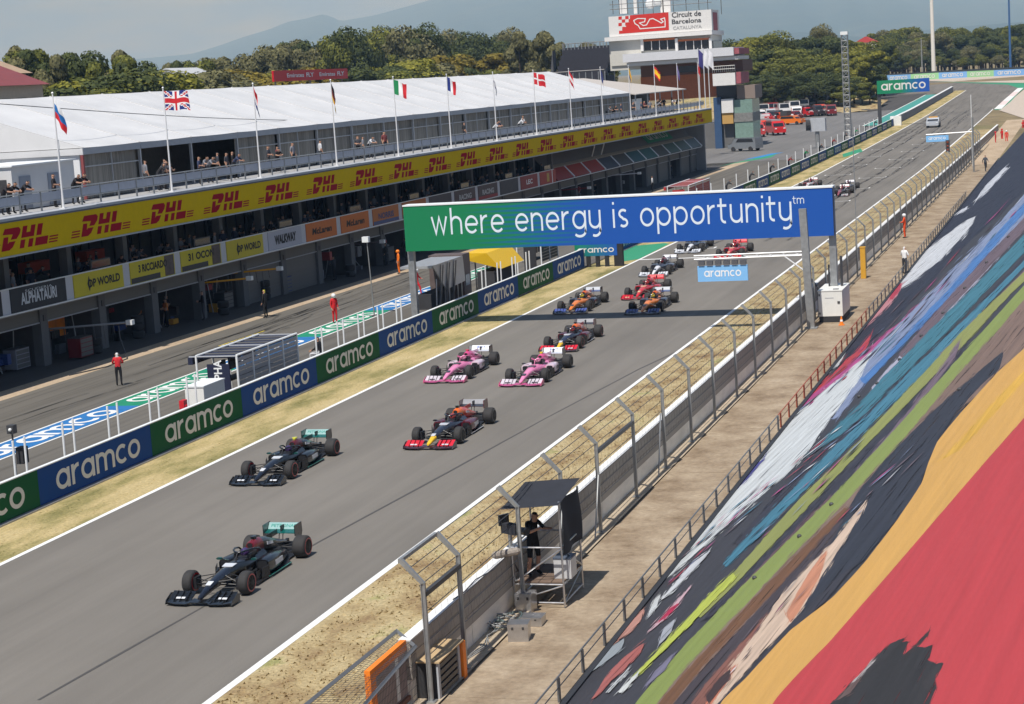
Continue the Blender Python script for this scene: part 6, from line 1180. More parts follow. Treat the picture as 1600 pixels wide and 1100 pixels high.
for i, (px_, py_, s, lab) in enumerate(((810, 1003, (.46, .42, .40), 'grey metal case nearest the viewer on the walkway'), (829, 979, (.52, .45, .20), 'flat grey metal case behind the nearest one'), (818, 958, (.40, .40, .46), 'grey metal case at the foot of the scaffold'))):
    p_ = G(px_, py_); c_ = empty('metal_case', (p_.x, p_.y, .0), math.radians(8-i*6), lab, 'case'); mb = MB(); mb.box((-s[0]/2, 0, 0), (s[0]/2, s[1], s[2]*.78)); mb.build('case_body', M_ALU, c_); mb = MB(); mb.box((-s[0]/2-.006, -.006, s[2]*.785), (s[0]/2+.006, s[1]+.006, s[2])); mb.build('lid', M_ALU, c_)
    for x in (-.12, .12): mb = MB(); mb.box((x-.025, -.014, s[2]*.68), (x+.025, -.007, s[2]*.84)); mb.build('latch', M_DSTEEL, c_)
cbn = empty('cable_coil', (-13.02, 40.5, .02), 0, 'tangled coil of grey green cable below the fence post', 'cable')
rc = random.Random(4)
for k in range(9):
    r0, cx, cy_ = rc.uniform(.18, .34), rc.uniform(-.12, .1), rc.uniform(-.35, .35); pts = [(cx+r0*math.cos(a), cy_+r0*1.2*math.sin(a), .03+.02*k+.04*math.sin(a*2+k)) for a in [2*math.pi*i/18 for i in range(19)]]; mb = MB(); mb.tube(pts, .014, 5); mb.build('loop', mat('cable_green', (.10, .14, .14), .6) if k % 2 else mat('cable_grey', (.32, .33, .33), .6), cbn)
for k in range(3): mb = MB(); mb.tube([(-.1+.05*k, -.3, .05), (-.12, -1.0, .04+.02*k), (-.02+.07*k, -1.6, .05), (-.14, -2.3-.3*k, .03)], .012, 5); mb.build('tail', MATS['cable_grey'], cbn)
wc = MB(); wc.tube([(-13.32, 37.9, 1.38), (-13.30, 38.6, 1.35), (-13.28, 39.4, 1.42), (-13.15, 40.3, 1.40), (-13.02, 41.0, 1.55)], .014, 5); tag(wc.build('loose_cable', M_DSTEEL), 'thin black cable draped along the white wall top', 'cable')
# gate bay at the bottom edge: orange boards and half-height mesh panel
gt = empty('marshal_gap', (-13.2, 34., 0), 0, 'orange framed marshal opening with steel doors below the fence gate', 'marshal post')
M_OR = mat('orange_board', (.85, .22, .015), .55, var=.1)
def gbox(nm, m_, a, c): mb = MB(); mb.box(a, c); mb.build(nm, m_, gt)
oA, oB = PX(578, 1042, -13.42), PX(630, 1005, -13.42); ya_, yb_, zt_ = oA.y-34., oB.y-34., .5*(oA.z+oB.z)
gbox('orange_upright', M_OR, (-.30, ya_-.12, .0), (-.18, ya_+.16, zt_)); gbox('orange_lintel', M_OR, (-.30, ya_+.163, zt_-.20), (-.18, yb_+.25, zt_)); gbox('backing_board', mat('board_print', (.30, .24, .23), .6, var=.35, vs=1.4), (-.28, ya_+.165, .2), (-.22, yb_+.22, zt_-.205)); gbox('white_stripe', M_TRIM, (-.217, yb_-.55, .25), (-.212, yb_-.38, zt_-.22))
gbox('bottom_rail', mat('rust_rail', (.20, .07, .04), .8), (-.24, ya_+.17, .1), (-.16, yb_+.3, .195))
gbox('orange_upright', M_OR, (.22, 2.75, .0), (.42, 2.95, .78)); gbox('shelf_top', mat('shelf_tan', (.50, .36, .20), .8), (-.3, 1.25, .80), (.42, 2.85, .83)); gbox('rail_plank', M_PILLAR, (-.42, 1.2, 1.0), (-.32, 3.3, 1.16)); gbox('dark_box', M_DARK, (-.25, 1.3, .02), (.33, 2.7, .79))
for k in range(5): gbox('louvre', M_DSTEEL, (.335, 1.45, .08+k*.14), (.365, 2.55, .17+k*.14))
gbox('door_frame', M_LED, (.33, 1.30, .02), (.37, 1.42, .80)); gbox('door_frame', M_LED, (.33, 2.58, .02), (.37, 2.70, .80))
mo = Vector((-13.4, 33., 0)); mg = empty('mesh_barrier', tuple(mo), 0, 'half height steel mesh barrier at the bottom of the fence', 'barrier'); M_GREYB = mat('bar_grey', (.19, .20, .21), .5, .4, var=.1)
bA, bB, bC, bD = PX(455, 1120, -13.75)-mo, PX(620, 986, -13.75)-mo, PX(560, 1112, -13.15)-mo, PX(649, 1010, -13.15)-mo
for a, c in ((bA, bB), (bC, bD), (bB, bD)): mb = MB(); mb.tube([a, c], .05, 4); mb.build('bar', M_GREYB, mg)
mb = MB()
for k in range(46): f = k/45; mb.tube([bA.lerp(bB, f), bC.lerp(bD, f)], .004, 3, cap=False)
for k in range(1, 9): f = k/9; mb.tube([bA.lerp(bC, f), bB.lerp(bD, f)], .004, 3, cap=False)
for k in range(40): f = k/39; q_ = bC.lerp(bD, f); mb.tube([q_, (q_.x, q_.y, .1)], .004, 3, cap=False)
for k in range(9): z_ = .15+k*.16; mb.tube([(bC.x, bC.y, z_), (bD.x, bD.y, z_)], .004, 3, cap=False)
mb.build('mesh_wires', M_DSTEEL, mg)
# generator, cone, yellow post, waste on the walkway
ge = empty('generator', (-12.02, 91.1, 0), 0, 'white generator cabinet beside the gantry leg', 'generator')
M_GEN = mat('generator_white', (.78, .78, .74), .45, var=.05)
for nm, m_, a, c in (('base_skid', M_DARK, (-.56, .02, .02), (.54, 2.9, .30)), ('cabinet', M_GEN, (-.58, 0, .305), (.56, 2.95, 1.50)), ('roof_edge', M_GEN, (-.60, -.02, 1.503), (.58, 2.97, 1.545)), ('lock', M_DSTEEL, (.33, -.03, .92), (.45, -.004, 1.02)), ('lettering_strip', mat('grey_print', (.45, .46, .48), .6), (-.25, -.006, 1.16), (.16, -.003, 1.20)), ('hinge', M_DSTEEL, (-.55, -.03, 1.28), (-.49, -.004, 1.38)), ('hinge', M_DSTEEL, (-.55, -.03, .40), (-.49, -.004, .50)), ('roof_vent', M_DSTEEL, (.10, .3, 1.546), (.36, .5, 1.57))): mb = MB(); mb.box(a, c); mb.build(nm, m_, ge)
co_ = empty('traffic_cone', tuple(G(1315, 508)), 0, 'small orange cone at the corner of the generator', 'cone'); mb = MB(); mb.box((-.13, -.13, 0), (.13, .13, .03)); mb.build('cone_base', M_OR, co_); mb = MB(); mb.tube([(0, 0, .03), (0, 0, .42)], [.10, .025], 12); mb.build('cone_body', M_OR, co_); mb = MB(); mb.tube([(0, 0, .18), (0, 0, .27)], [.074, .056], 12); mb.build('cone_band', M_TRIM, co_)
yp = empty('equipment_locker', tuple(G(1350, 435)), 0, 'narrow yellow locker standing against the catch fence', 'locker'); mb = MB(); mb.box((-.16, -.1, 0), (.12, .25, 1.75)); mb.build('locker_body', mat('locker_yellow', (.62, .33, .03), .6, var=.1), yp); mb = MB(); mb.box((-.18, -.12, 1.753), (.14, .27, 1.80)); mb.build('locker_top', MATS['locker_yellow'], yp)
OR_ = (226, 78, 28); RD = (205, 30, 36); WT = (225, 225, 225); BKc = (26, 27, 30)
person('hands', tuple(G(1414, 372)), math.radians(-95), 'marshal in orange overalls and white helmet standing by the catch fence', OR_, OR_, None, 'long', True, .96, None, WT)
person('hands', tuple(G(1414, 428)), math.radians(150), 'person in white shirt and cap leaning at the tarpaulin edge on the walkway', WT, (60, 62, 68), (215, 215, 215), 'long', True, .92)
for i, (px_, py_, c, lab) in enumerate(((1556, 226, RD, 'marshal in red nearest the fence in the far group'), (1566, 221, RD, 'marshal in red in the middle of the far group'), (1573, 224, (215, 70, 50), 'marshal in orange red on the right of the far group'), (1599, 206, RD, 'marshal in red at the right edge of the photograph'))): person('hands' if i % 2 else 'stand', tuple(G(px_, py_)), math.radians(-90+i*40), lab, c, c, None, 'long', True, 1.0, 'marshals far up the walkway', WT if i == 2 else c)
person('walk', tuple(G(1540, 268)), math.radians(30), 'person in dark clothes walking up the far end of the walkway', (80, 84, 92), (40, 42, 50), None, 'long', True, .98)

# ================================================================ PIT WALL EQUIPMENT
def pole_pair(y0, lab):
    pp = empty('fence_bracket', (-33.0, y0, 0), 0, lab, 'pole', 'pairs of white poles behind the pit wall')
    for dy in (0, .70): mb = MB(); mb.tube([(0, dy, .0), (.02, dy, 2.02)], .038, 7); mb.build('pole', M_TRIM, pp)
    mb = MB(); mb.tube([(0, 0, .75), (0, .7, .75)], .02, 5); mb.build('tie', M_DSTEEL, pp)
for k in range(5): pole_pair(52.8+k*3.1, 'pair of thin white poles rising behind the near pit wall panels')
for k in range(5): pole_pair(78.0+k*2.6, 'pair of white poles between the near pit stand and the gantry leg')
for k in range(4): pole_pair(102.5+k*3.0, 'pair of white poles beside the yellow pit canopy')
def scaffold_stand(x0, x1, y0, y1, z1, label, skirt, roofm, n=4, letter=None):
    st = empty('pit_stand', ((x0+x1)/2, (y0+y1)/2, 0), 0, label, 'pit stand'); cx, cy_ = (x0+x1)/2, (y0+y1)/2
    for k in range(n+1):
        y = y0+(y1-y0)*k/n-cy_
        for x in (x0-cx, x1-cx): mb = MB(); mb.tube([(x, y, 0), (x, y, z1)], .045, 7); mb.build('post', M_TRIM, st)
    for x in (x0-cx, x1-cx): mb = MB(); mb.tube([(x, y0-cy_, z1), (x, y1-cy_, z1)], .045, 7); mb.build('top_rail', M_TRIM, st)
    mb = MB(); mb.box((x0-cx-.32, y0-cy_-.1, z1-.34), (x0-cx-.12, y1-cy_+.1, z1-.05)); mb.build('canopy_box', roofm, st)
    for k in range(n*2+1): mb = MB(); y = y0+(y1-y0)*k/(n*2)-cy_; mb.box((x0-cx-.3, y-.03, z1-.045), (x1-cx, y+.03, z1+.0)); mb.build('roof_bar', M_LED if k % 4 == 0 else M_PILLAR, st)
    mb = MB(); mb.box((x0-cx, y0-cy_, z1-.10), (x1-cx, y1-cy_, z1-.05)); mb.build('roof', roofm, st)
    for k in range(n):
        a0, a1 = y0+(y1-y0)*k/n-cy_+.1, y0+(y1-y0)*(k+1)/n-cy_-.1
        for j in range(6): mb = MB(); mb.box((x1-cx-.03, a0, .85+j*.19), (x1-cx+.01, a1, .85+j*.19+.16)); mb.build('louvre', skirt, st)
    mb = MB(); mb.box((x0-cx+.45, y0-cy_, .05), (x1-cx-.35, y0-cy_+.05, z1-.35)); mb.build('end_panel', roofm, st)
    for j in range(3): mb = MB(); mb.box((x0-cx+.3, y0-cy_+.8+j*1.5, 1.15), (x0-cx+.4, y0-cy_+1.9+j*1.5, 1.65)); mb.build('monitor', M_GLASSD, st)
    mb = MB(); mb.box((x0-cx+.2, y0-cy_+.3, .8), (x0-cx+.8, y1-cy_-.3, .86)); mb.build('desk', M_PILLAR, st)
    if letter: put_font(letter, .4, M_TRIM, st, ((x0+x1)/2-cx+.05, y0-cy_-.006, 1.25), (0, 0, 1), (-1, 0, 0), bold=.01, fit=(1.3, .36))
    return st
M_NAVYP = mat('navy_panel', (.016, .02, .05), .5, var=.1); M_LOUV = mat('louvre_grey', (.36, .36, .37), .55, .2, var=.12)
scaffold_stand(-35.0, -33.2, 70.2, 76.4, 2.08, 'navy pit stand with grey louvres and white posts behind the pit wall', M_LOUV, M_NAVYP, 4, 'ALPHA')
# silver angular stand near gantry leg
sv = empty('pit_stand', (-34.2, 97.9, 0), 0, 'silver angular pit stand right of the gantry leg', 'pit stand'); M_SILV = mat('silver_panel', (.52, .53, .54), .35, .5, var=.08)
for nm, m_, pts in (('wing_panel', M_SILV, [(.9, -2.9, 3.0), (.9, 2.2, 3.0), (.9, 2.4, 1.6), (.9, -.9, 1.5)]),): mb = MB(); mb.prism(pts, (.06, 0, 0)); mb.build(nm, m_, sv)
for k in range(3): mb = MB(); mb.prism([(1.0, -1.6+k*1.1, 2.9), (1.0, -1.35+k*1.1, 2.9), (1.0, -2.3+k*1.1, .4), (1.0, -2.5+k*1.1, .4)], (.05, 0, 0)); mb.build('dark_strut', M_DSTEEL, sv)
for k in range(7): mb = MB(); mb.tube([(.8, -2.3+k*.75, .2), (.8, -2.0+k*.7, 2.2)], .035, 6); mb.build('tube', M_ALU, sv)
mb = MB(); mb.box((-.9, -2.8, 2.85), (.88, 2.3, 2.98)); mb.build('roof', M_SILV, sv); mb = MB(); mb.box((-.3, -2.2, .6), (.5, 1.8, 1.4)); mb.build('console', M_DARK, sv)
mb = MB(); mb.box((-1.1, 2.35, .1), (.9, 3.6, 3.05)); mb.build('brown_booth', mat('booth_brown', (.12, .09, .085), .6, var=.2), sv); mb = MB(); mb.box((.905, 2.6, 1.3), (.93, 3.3, 1.9)); mb.build('booth_window', mat('booth_pane', (.35, .42, .46), .15), sv)
ye = empty('pit_stand', (-35., 111.8, 0), 0, 'pit stand with bright yellow sloping canopy', 'pit stand'); mb = MB(); mb.hexa([(-1.1, -2.7, 1.9), (1.0, -2.2, 1.25), (1.0, 2.6, 1.25), (-1.1, 2.4, 1.9), (-1.1, -2.7, 2.3), (.2, -2.5, 2.25), (.2, 2.5, 2.25), (-1.1, 2.4, 2.3)]); mb.build('canopy', mat('canopy_yellow', (.78, .48, .01), .5), ye)
for y in (-2.3, 0, 2.3): mb = MB(); mb.tube([(-.6, y, 0), (-.6, y, 1.95)], .045, 6); mb.build('post', M_DSTEEL, ye)
mb = MB(); mb.box((-.5, -2.4, .1), (.6, 2.3, 1.1)); mb.build('console', M_DARK, ye)
b3 = G(880, 418); scaffold_stand(-35.2, -33.6, 117., 121., 2.3, 'dark pit stand behind the small green and blue board', mat('stand_black', (.03, .03, .033), .6), MATS['stand_black'], 2)
rs = PX(1095, 290, -35.); st = scaffold_stand(-36.2, -34.3, 168, 178, 2.2, 'red roofed pit stand above the slogan board', mat('stand_red', (.45, .03, .025), .5), MATS['stand_red'], 3)
wb_ = empty('white_cabinet', (-33.6, 67.6, 0), 0, 'white cabinet behind the pit wall left of the navy stand', 'cabinet'); mb = MB(); mb.box((-.45, -.5, 0), (.35, 1.4, 1.30)); mb.build('cabinet_body', M_GEN, wb_); mb = MB(); mb.box((-.48, -.53, 1.303), (.38, 1.43, 1.35)); mb.build('cabinet_top', M_TRIM, wb_)
rf = empty('fire_extinguisher', (-33.3, 65.4, .35), 0, 'red fire extinguisher behind the pit wall by the white poles', 'extinguisher'); mb = MB(); mb.tube([(0, 0, 0), (0, 0, .55), (0, 0, .62)], [.16, .16, .06], 12); mb.build('cylinder', mat('ext_red', (.6, .02, .03), .35), rf); mb = MB(); mb.box((-.1, -.16, .45), (.1, .2, .75)); mb.build('valve', MATS['ext_red'], rf)
rm = empty('remote_camera', (-33.9, 54.3, 0), 0, 'small black remote camera on a stand at the left end of the pit wall', 'camera'); mb = MB(); mb.tube([(0, 0, 0), (0, 0, 2.0)], .03, 6); mb.build('stand', M_DSTEEL, rm); mb = MB(); mb.box((-.12, -.12, 1.98), (.12, .12, 2.26)); mb.build('camera_head', M_DSTEEL, rm); mb = MB(); mb.ball((.02, -.14, 2.12), .06, 8, 6); mb.build('lens', M_TRIM, rm)
mb = MB(); mb.box((-.1, .25, .9), (.16, .6, 1.45)); mb.build('control_box', M_DARK, rm)
# lamp mast in the pit lane
lm = empty('camera_mast', tuple(G(585, 494)), 0, 'slender mast with white camera head in the pit lane', 'mast'); mb = MB(); mb.tube([(0, 0, 0), (-.05, 0, 2.0), (-.12, 0, 4.1)], [.045, .035, .03], 8); mb.build('pole', M_GALV, lm); mb = MB(); mb.box((-.35, -.15, 4.1), (.02, .15, 4.4)); mb.build('camera_head', M_TRIM, lm); mb = MB(); mb.tube([(0, -.3, .02), (0, .3, .02)], .05, 6); mb.tube([(-.3, 0, .02), (.3, 0, .02)], .05, 6); mb.build('foot', M_DSTEEL, lm)
# pit crew and marshals
person('hands', tuple(G(187, 603)), math.radians(200), 'pit lane worker in white and red shirt with black trousers near the kerb strip', (200, 40, 48), (22, 22, 26), (210, 210, 210), 'long', True, .88)
person('stand', tuple(G(524, 505)), math.radians(60), 'marshal in red overalls with white helmet crossing the pit lane', RD, RD, None, 'long', True, .92, None, WT)
person('stand', tuple(G(624, 428)), math.radians(-60), 'mechanic in bright orange overalls standing at the garage kerb', (240, 120, 20), (240, 120, 20), None, 'long', True, .93, None, (240, 130, 30))
person('walk', tuple(G(653, 461)), math.radians(100), 'crew member in red overalls left of the silver stand', RD, RD, None, 'long', True, .93, None, WT)
person('stand', tuple(G(679, 451)), math.radians(80), 'crew member in red overalls behind the silver stand', RD, RD, None, 'long', True, .93, None, RD)
person('stand', tuple(G(416, 497)), math.radians(-100), 'mechanic in black with yellow cap at the kerb below the yellow booms', (24, 24, 26), (26, 26, 28), (200, 190, 60), 'long', True, .95)
person('stand', tuple(G(1020, 300)), math.radians(-90), 'person in white top and black trousers on the far pit kerb', WT, (24, 24, 26), None, 'long', True, .98)
person('sit', (-33.6, 79.6, .25), math.radians(-90), 'person in black sitting behind the pit wall right of the navy stand', BKc, (190, 192, 196), None, 'long', True, .95)
for i, (u, d, c) in enumerate(((10.7, 5.0, (200, 120, 40)), (12.6, 4.6, (205, 125, 40)), (14.4, 5.5, (60, 60, 64)))): person('hands' if i else 'walk', tuple(BW(u, d-1.6, .01)), math.radians(-70+i*30), ('mechanic in orange top near the third garage pillar', 'mechanic in orange top bending at the third garage mouth', 'mechanic in dark clothes deep in the third garage')[i], c, (30, 30, 34), None, 'short', True, .95)
rp = random.Random(8); darks = [(26, 26, 30), (40, 42, 50), (60, 58, 60), (20, 20, 22), (90, 92, 98), (34, 40, 60), (120, 120, 124)]
for k in range(34):
    u = -20+k*4.9+rp.uniform(-1.6, 1.6)
    if u > 140: break
    person(rp.choice(['stand', 'hands', 'walk']), tuple(BW(u, rp.uniform(1.5, 6.5) if k % 3 else rp.uniform(3.4, 7), .012)), rp.uniform(-2.6, -.5), 'dark clothed mechanic in the shade of the garages', rp.choice(darks), rp.choice(darks[:4]), None, 'long', True, rp.uniform(.92, 1.), 'mechanics in the garage shade')
for k in range(118):
    u = -12+k*.82+rp.uniform(-.5, .5); person(rp.choice(['stand', 'hands', 'lean']), tuple(BW(u, 2.0+rp.uniform(0, 2.4), 3.21)), math.radians(90)+rp.uniform(-.7, .7), 'dark clothed spectator on the shaded balcony behind the team boards', rp.choice(darks+[(150, 150, 155)]), rp.choice(darks[:4]), None, rp.choice(['long', 'short']), True, rp.uniform(.9, 1.), 'spectators on the shaded balcony')
wts = [(200, 202, 206), (120, 122, 130), (120, 60, 60), (50, 60, 90), (40, 40, 44), (60, 62, 70), (34, 34, 38)]
tl = [(8, 302), (18, 300), (36, 292), (85, 288, 1), (118, 286), (126, 286)]
for i, t_ in enumerate(tl):
    u, z = BP(t_[0], t_[1], 1.45); person('lean' if len(t_) == 2 else 'hands', tuple(BW(u, 1.5, 7.665)), math.radians(90)+rp.uniform(-.3, .3), 'photographer in black leaning on the terrace rail by the white cabins', (34, 30, 34), (28, 28, 32), None, 'short', True, .96, 'photographers on the near terrace rail')
for k, px_ in enumerate((228, 236, 244, 252, 262, 296, 318, 326, 346, 352, 360, 364, 420, 432, 438, 458, 500, 556, 564, 570, 603, 724, 760, 768, 800, 818)):
    u, z = BP(px_, 265-(px_-220)*.17, 2.4); person(rp.choice(['stand', 'hands', 'lean']), tuple(BW(u, 2.4+rp.uniform(-.6, .5), 7.665)), math.radians(90)+rp.uniform(-1, 1), 'guest standing on the terrace in front of the marquee windows', rp.choice(wts), rp.choice(darks[:4]), None, 'short', True, rp.uniform(.92, 1.), 'guests on the terrace')
for k in range(16): person(rp.choice(['stand', 'hands', 'lean']), tuple(BW(112+k*2.1+rp.uniform(-.6, .6), 2.2+rp.uniform(0, 1.5), 7.665)), math.radians(90)+rp.uniform(-1, 1), 'guest under the grey canopy at the far end of the terrace', rp.choice(wts), rp.choice(darks[:4]), None, 'short', True, .96, 'guests under the far canopy')
# people and poles behind the far pit wall
for k in range(26):
    y = 152+k*6.6; pl = MB(); pl.tube([(0, 0, 0), (0, 0, 2.1)], .05, 6); o = pl.build('wall_pole', M_TRIM, None, loc=(-33., y, zg(y))); tag(o, 'single white pole behind the farther pit wall', 'pole', 'white poles behind the farther pit wall')
    if k % 2 == 0: person('lean', (-33.1, y+2, zg(y)+.35), math.radians(90)+rp.uniform(-.5, .5), 'crew member leaning over the farther pit wall', rp.choice([(30, 130, 80), (60, 62, 66), (40, 40, 44), (150, 60, 60)]), (30, 32, 36), None, 'long', True, .95, 'crew along the farther pit wall')
# overhead pit booms and garage equipment
def boom(u, d0, d1, z, lab, cc=(225, 160, 20), cart=True):
    bo = empty('pit_boom', tuple(BW(u, d0, 0)), PANG, lab, 'boom'); mb = MB(); mb.tube([(-.2, -1.5, z-.05), (d0-d1, 0, z)], .055, 6); mb.build('arm', mat('boom_%d' % cc[0], lin(cc), .5), bo); mb = MB(); mb.box((d0-d1-.05, -.12, z-.12), (d0-d1+.3, .15, z+.12)); mb.build('tip', M_TRIM, bo)
    mb = MB(); mb.tube([(-.2, -1.5, 0), (-.2, -1.5, z)], .05, 6); mb.build('mast', M_DSTEEL, bo)
    for k in range(7): mb = MB(); x = -.2+(d0-d1+.2)*(k+.5)/8; yb = -1.5+1.5*(k+.5)/8; mb.tube([(x, yb, z-.05), (x+.02, yb+.06, z-.5-.25*(k % 3))], .02, 5); mb.build('hose', M_DSTEEL, bo)
    return bo
boom(18.6, 3.2, .8, 2.0, 'black pit boom with lower yellow arm before the fourth garage'); boom(22.8, 3.2, .8, 2.1, 'black pit boom with upper yellow arm before the fifth garage'); boom(2.6, 3.2, -.2, 1.62, 'grey pit boom with long pale arm at the left garage', (150, 152, 156)); boom(40.6, 3.2, 1.2, 2.0, 'dark pit boom beside the orange mechanic', (70, 60, 60)); boom(110, 3.2, .2, 2.2, 'pale pit boom in the far garages', (190, 190, 196)); boom(92, 3.2, .6, 2.0, 'red pit boom in the far garages', (120, 26, 26))
def tyre_stack(u, d, n, lab):
    ts = empty('tyre_stack', tuple(BW(u, d, .0)), PANG, lab, 'tyre stack', 'tyre stacks by the garages')
    for k in range(n): o = link('tyre', CM['tyre_r'], M_TYRE, ts, (0, 0, .21+k*.41)); o.rotation_euler = (0, math.pi/2, 0)
for k, u in enumerate((3.2, 8.6, 16.9, 17.8, 24.6, 25.5, 37, 44.5, 61, 74, 92)): tyre_stack(u, 2.1+(k % 3)*.5, 2+k % 3, 'stack of wide tyres on the dark garage apron')
def tool_cab(u, d, c, lab): tb = empty('tool_cabinet', tuple(BW(u, d, .01)), PANG, lab, 'cabinet', 'tool cabinets by the garages'); mb = MB(); mb.box((-.35, 0, .1), (.35, 1.2, 1.05)); mb.build('cabinet_body', mat('cab_%d_%d_%d' % c, lin(c), .5, var=.1), tb); mb = MB(); mb.box((-.37, -.02, 1.053), (.37, 1.22, 1.09)); mb.build('cabinet_top', M_DSTEEL, tb); [(lambda b: (b.box((.352, .05, .15+k*.22), (.365, 1.15, .33+k*.22)), b.build('drawer', M_SHUT, tb)))(MB()) for k in range(4)]
tool_cab(-2.6, 3.4, (150, 152, 160), 'grey tool cabinet at the left white garage'); tool_cab(19.5, 3.2, (40, 42, 46), 'black tool cabinet under the yellow booms'); tool_cab(27.5, 3.0, (30, 60, 120), 'blue tool cabinet beside the walkway opening'); tool_cab(46, 3.2, (90, 92, 96), 'grey tool cabinet near the orange boards'); tool_cab(1.0, 2.0, (120, 30, 34), 'red tool cabinet below the grey boom')
rq = random.Random(31); CLC = [(30, 30, 34), (60, 62, 66), (120, 122, 126), (190, 192, 196), (150, 40, 40), (210, 150, 40), (30, 60, 120), (20, 22, 24)]
for k in range(-3, 24):
    u = -.9+k*5.63
    if k in (4, 5, 22, 23): continue
    sh_ = empty('garage_equipment', tuple(BW(u+1.0, 4.0, .01)), PANG, 'cluster of cabinets, screens and crates inside a garage mouth', 'equipment', 'equipment inside the garages')
    for j in range(11):
        w_, d_, h_ = rq.uniform(.25, .8), rq.uniform(.2, .6), rq.uniform(.15, .6); x_, y_, z_ = rq.uniform(-2.2, .7), rq.uniform(0, 3.6), rq.choice((0, 0, .5, .9, 1.3)); mb = MB(); mb.box((x_, y_, z_), (x_+d_, y_+w_, z_+h_)); c_ = rq.choice(CLC); mb.build(rq.choice(('crate', 'screen', 'cabinet', 'tool_box')), mat('clut_%d_%d_%d' % c_, lin(c_), .5), sh_)
    for j in range(3): y_ = rq.uniform(.2, 3.8); mb = MB(); mb.tube([(rq.uniform(-1, .8), y_, 0), (rq.uniform(-1, .8), y_+.1, 1.9)], .03, 5); mb.build('stand_pole', M_GALV, sh_)
hs = MB(); p0 = G(113, 545); hs.tube([tuple(BW(2.2, .1, 1.55)), tuple(BW(2.15, .05, .9)), tuple(BW(1.9, -.3, .25)), tuple(BW(1.0, -.9, .03)), tuple(BW(-1.5, -1.2, .03)), tuple(BW(-4, -.6, .03))], .03, 6); tag(hs.build('air_hose', M_DSTEEL), 'black air hose drooping from the grey boom to the ground', 'hose')

# ================================================================ BEHIND THE PADDOCK
em = PX(485, 117, -100.); ems = empty('red_board', tuple((em.x, em.y, 0)), 0, 'red airline banner standing behind the marquee roof', 'banner')
eA, eB = PX(428, 122, -100.), PX(543, 112, -100.); eh = PX(485, 109.5, -100.).z-PX(485, 126, -100.).z; ed = (eB-eA); mb = MB(); A, B = eA-em, eB-em; A.z = eA.z-eh/2; B.z = eB.z-eh/2
A.z = B.z = (eA.z+eB.z)/2-eh/2
mb.hexa([A, B, B+Vector((-.3, .1, 0)), A+Vector((-.3, .1, 0)), A+Vector((0, 0, eh)), B+Vector((0, 0, eh)), B+Vector((-.3, .1, eh)), A+Vector((-.3, .1, eh))]); mb.build('banner_panel', mat('airline_red', (.62, .01, .02), .5), ems)
for f in (.27, .70): c_ = A+(B-A)*f+Vector((.06, -.02, eh*.5)); put_font('Emirates', 1., M_TRIM, ems, c_, (B-A), (0, 0, 1), bold=.02, fit=(ed.length*.22, eh*.38)); put_font('FLY', 1., M_TRIM, ems, A+(B-A)*(f+.19)+Vector((.06, -.02, eh*.5)), (B-A), (0, 0, 1), bold=.03, fit=(ed.length*.10, eh*.42))
for f in (.05, .5, .95): c_ = A+(B-A)*f; mb = MB(); mb.box((c_.x-.5, c_.y-.1, 0), (c_.x-.32, c_.y+.1, A.z+eh*.9)); mb.build('post', M_DSTEEL, ems)
def house(name, label, X, corners, wall, roofc):
    (pa, ya), (pb, yb) = corners; A, B = PX(pa, ya, X), PX(pb, yb, X); h_ = empty(name, (X, (A.y+B.y)/2, 0), 0, label, 'building'); L_ = abs(B.y-A.y)/2; ze = min(A.z, B.z)
    mb = MB(); mb.box((-14, -L_, 0), (0, L_, ze)); mb.build('wall', mat('hw_%s' % label[:8], wall, .8, var=.1), h_)
    rm_ = mat('hr_%s' % label[:8], roofc, .8, var=.15, vs=1.5); mb = MB(); mb.prism([(.6, -L_-.5, ze), (-7, -L_-.5, ze+3.0), (-14.6, -L_-.5, ze)], (0, 2*L_+1, 0)); mb.build('roof', rm_, h_)
    for k in range(4): mb = MB(); y = -L_+(k+.5)*L_/2; mb.box((.004, y-.7, ze-2.6), (.08, y+.7, ze-1.2)); mb.build('window', M_GLASSD, h_)
house('farm_house', 'house with dark red roof at the left edge beyond the marquee', -98., ((-30, 134), (66, 132)), (.50, .42, .32), (.22, .055, .06)); house('farm_house', 'smaller house with tan roof behind the red roofed house', -112., ((-20, 116), (40, 113)), (.5, .4, .3), (.42, .30, .20))
house('shed', 'low pale shed roof behind the marquee between trees', -140., ((322, 131), (366, 128)), (.55, .56, .57), (.50, .52, .54)); 
p_ = PY(1352, 62, 640.); rh = empty('hill_house', (p_.x, 640., zg(640)), 0, 'red roofed house among the trees on the skyline', 'building'); zz = p_.z-zg(640); mb = MB(); mb.box((-3.4, 0, zz-9), (3.4, 6, zz-.9)); mb.build('wall', M_TW, rh); mb = MB(); mb.prism([(-3.8, -.4, zz-.9), (0, -.4, zz+1.0), (3.8, -.4, zz-.9)], (0, 7, 0)); mb.build('roof', mat('tile_red', (.45, .05, .05), .8), rh)
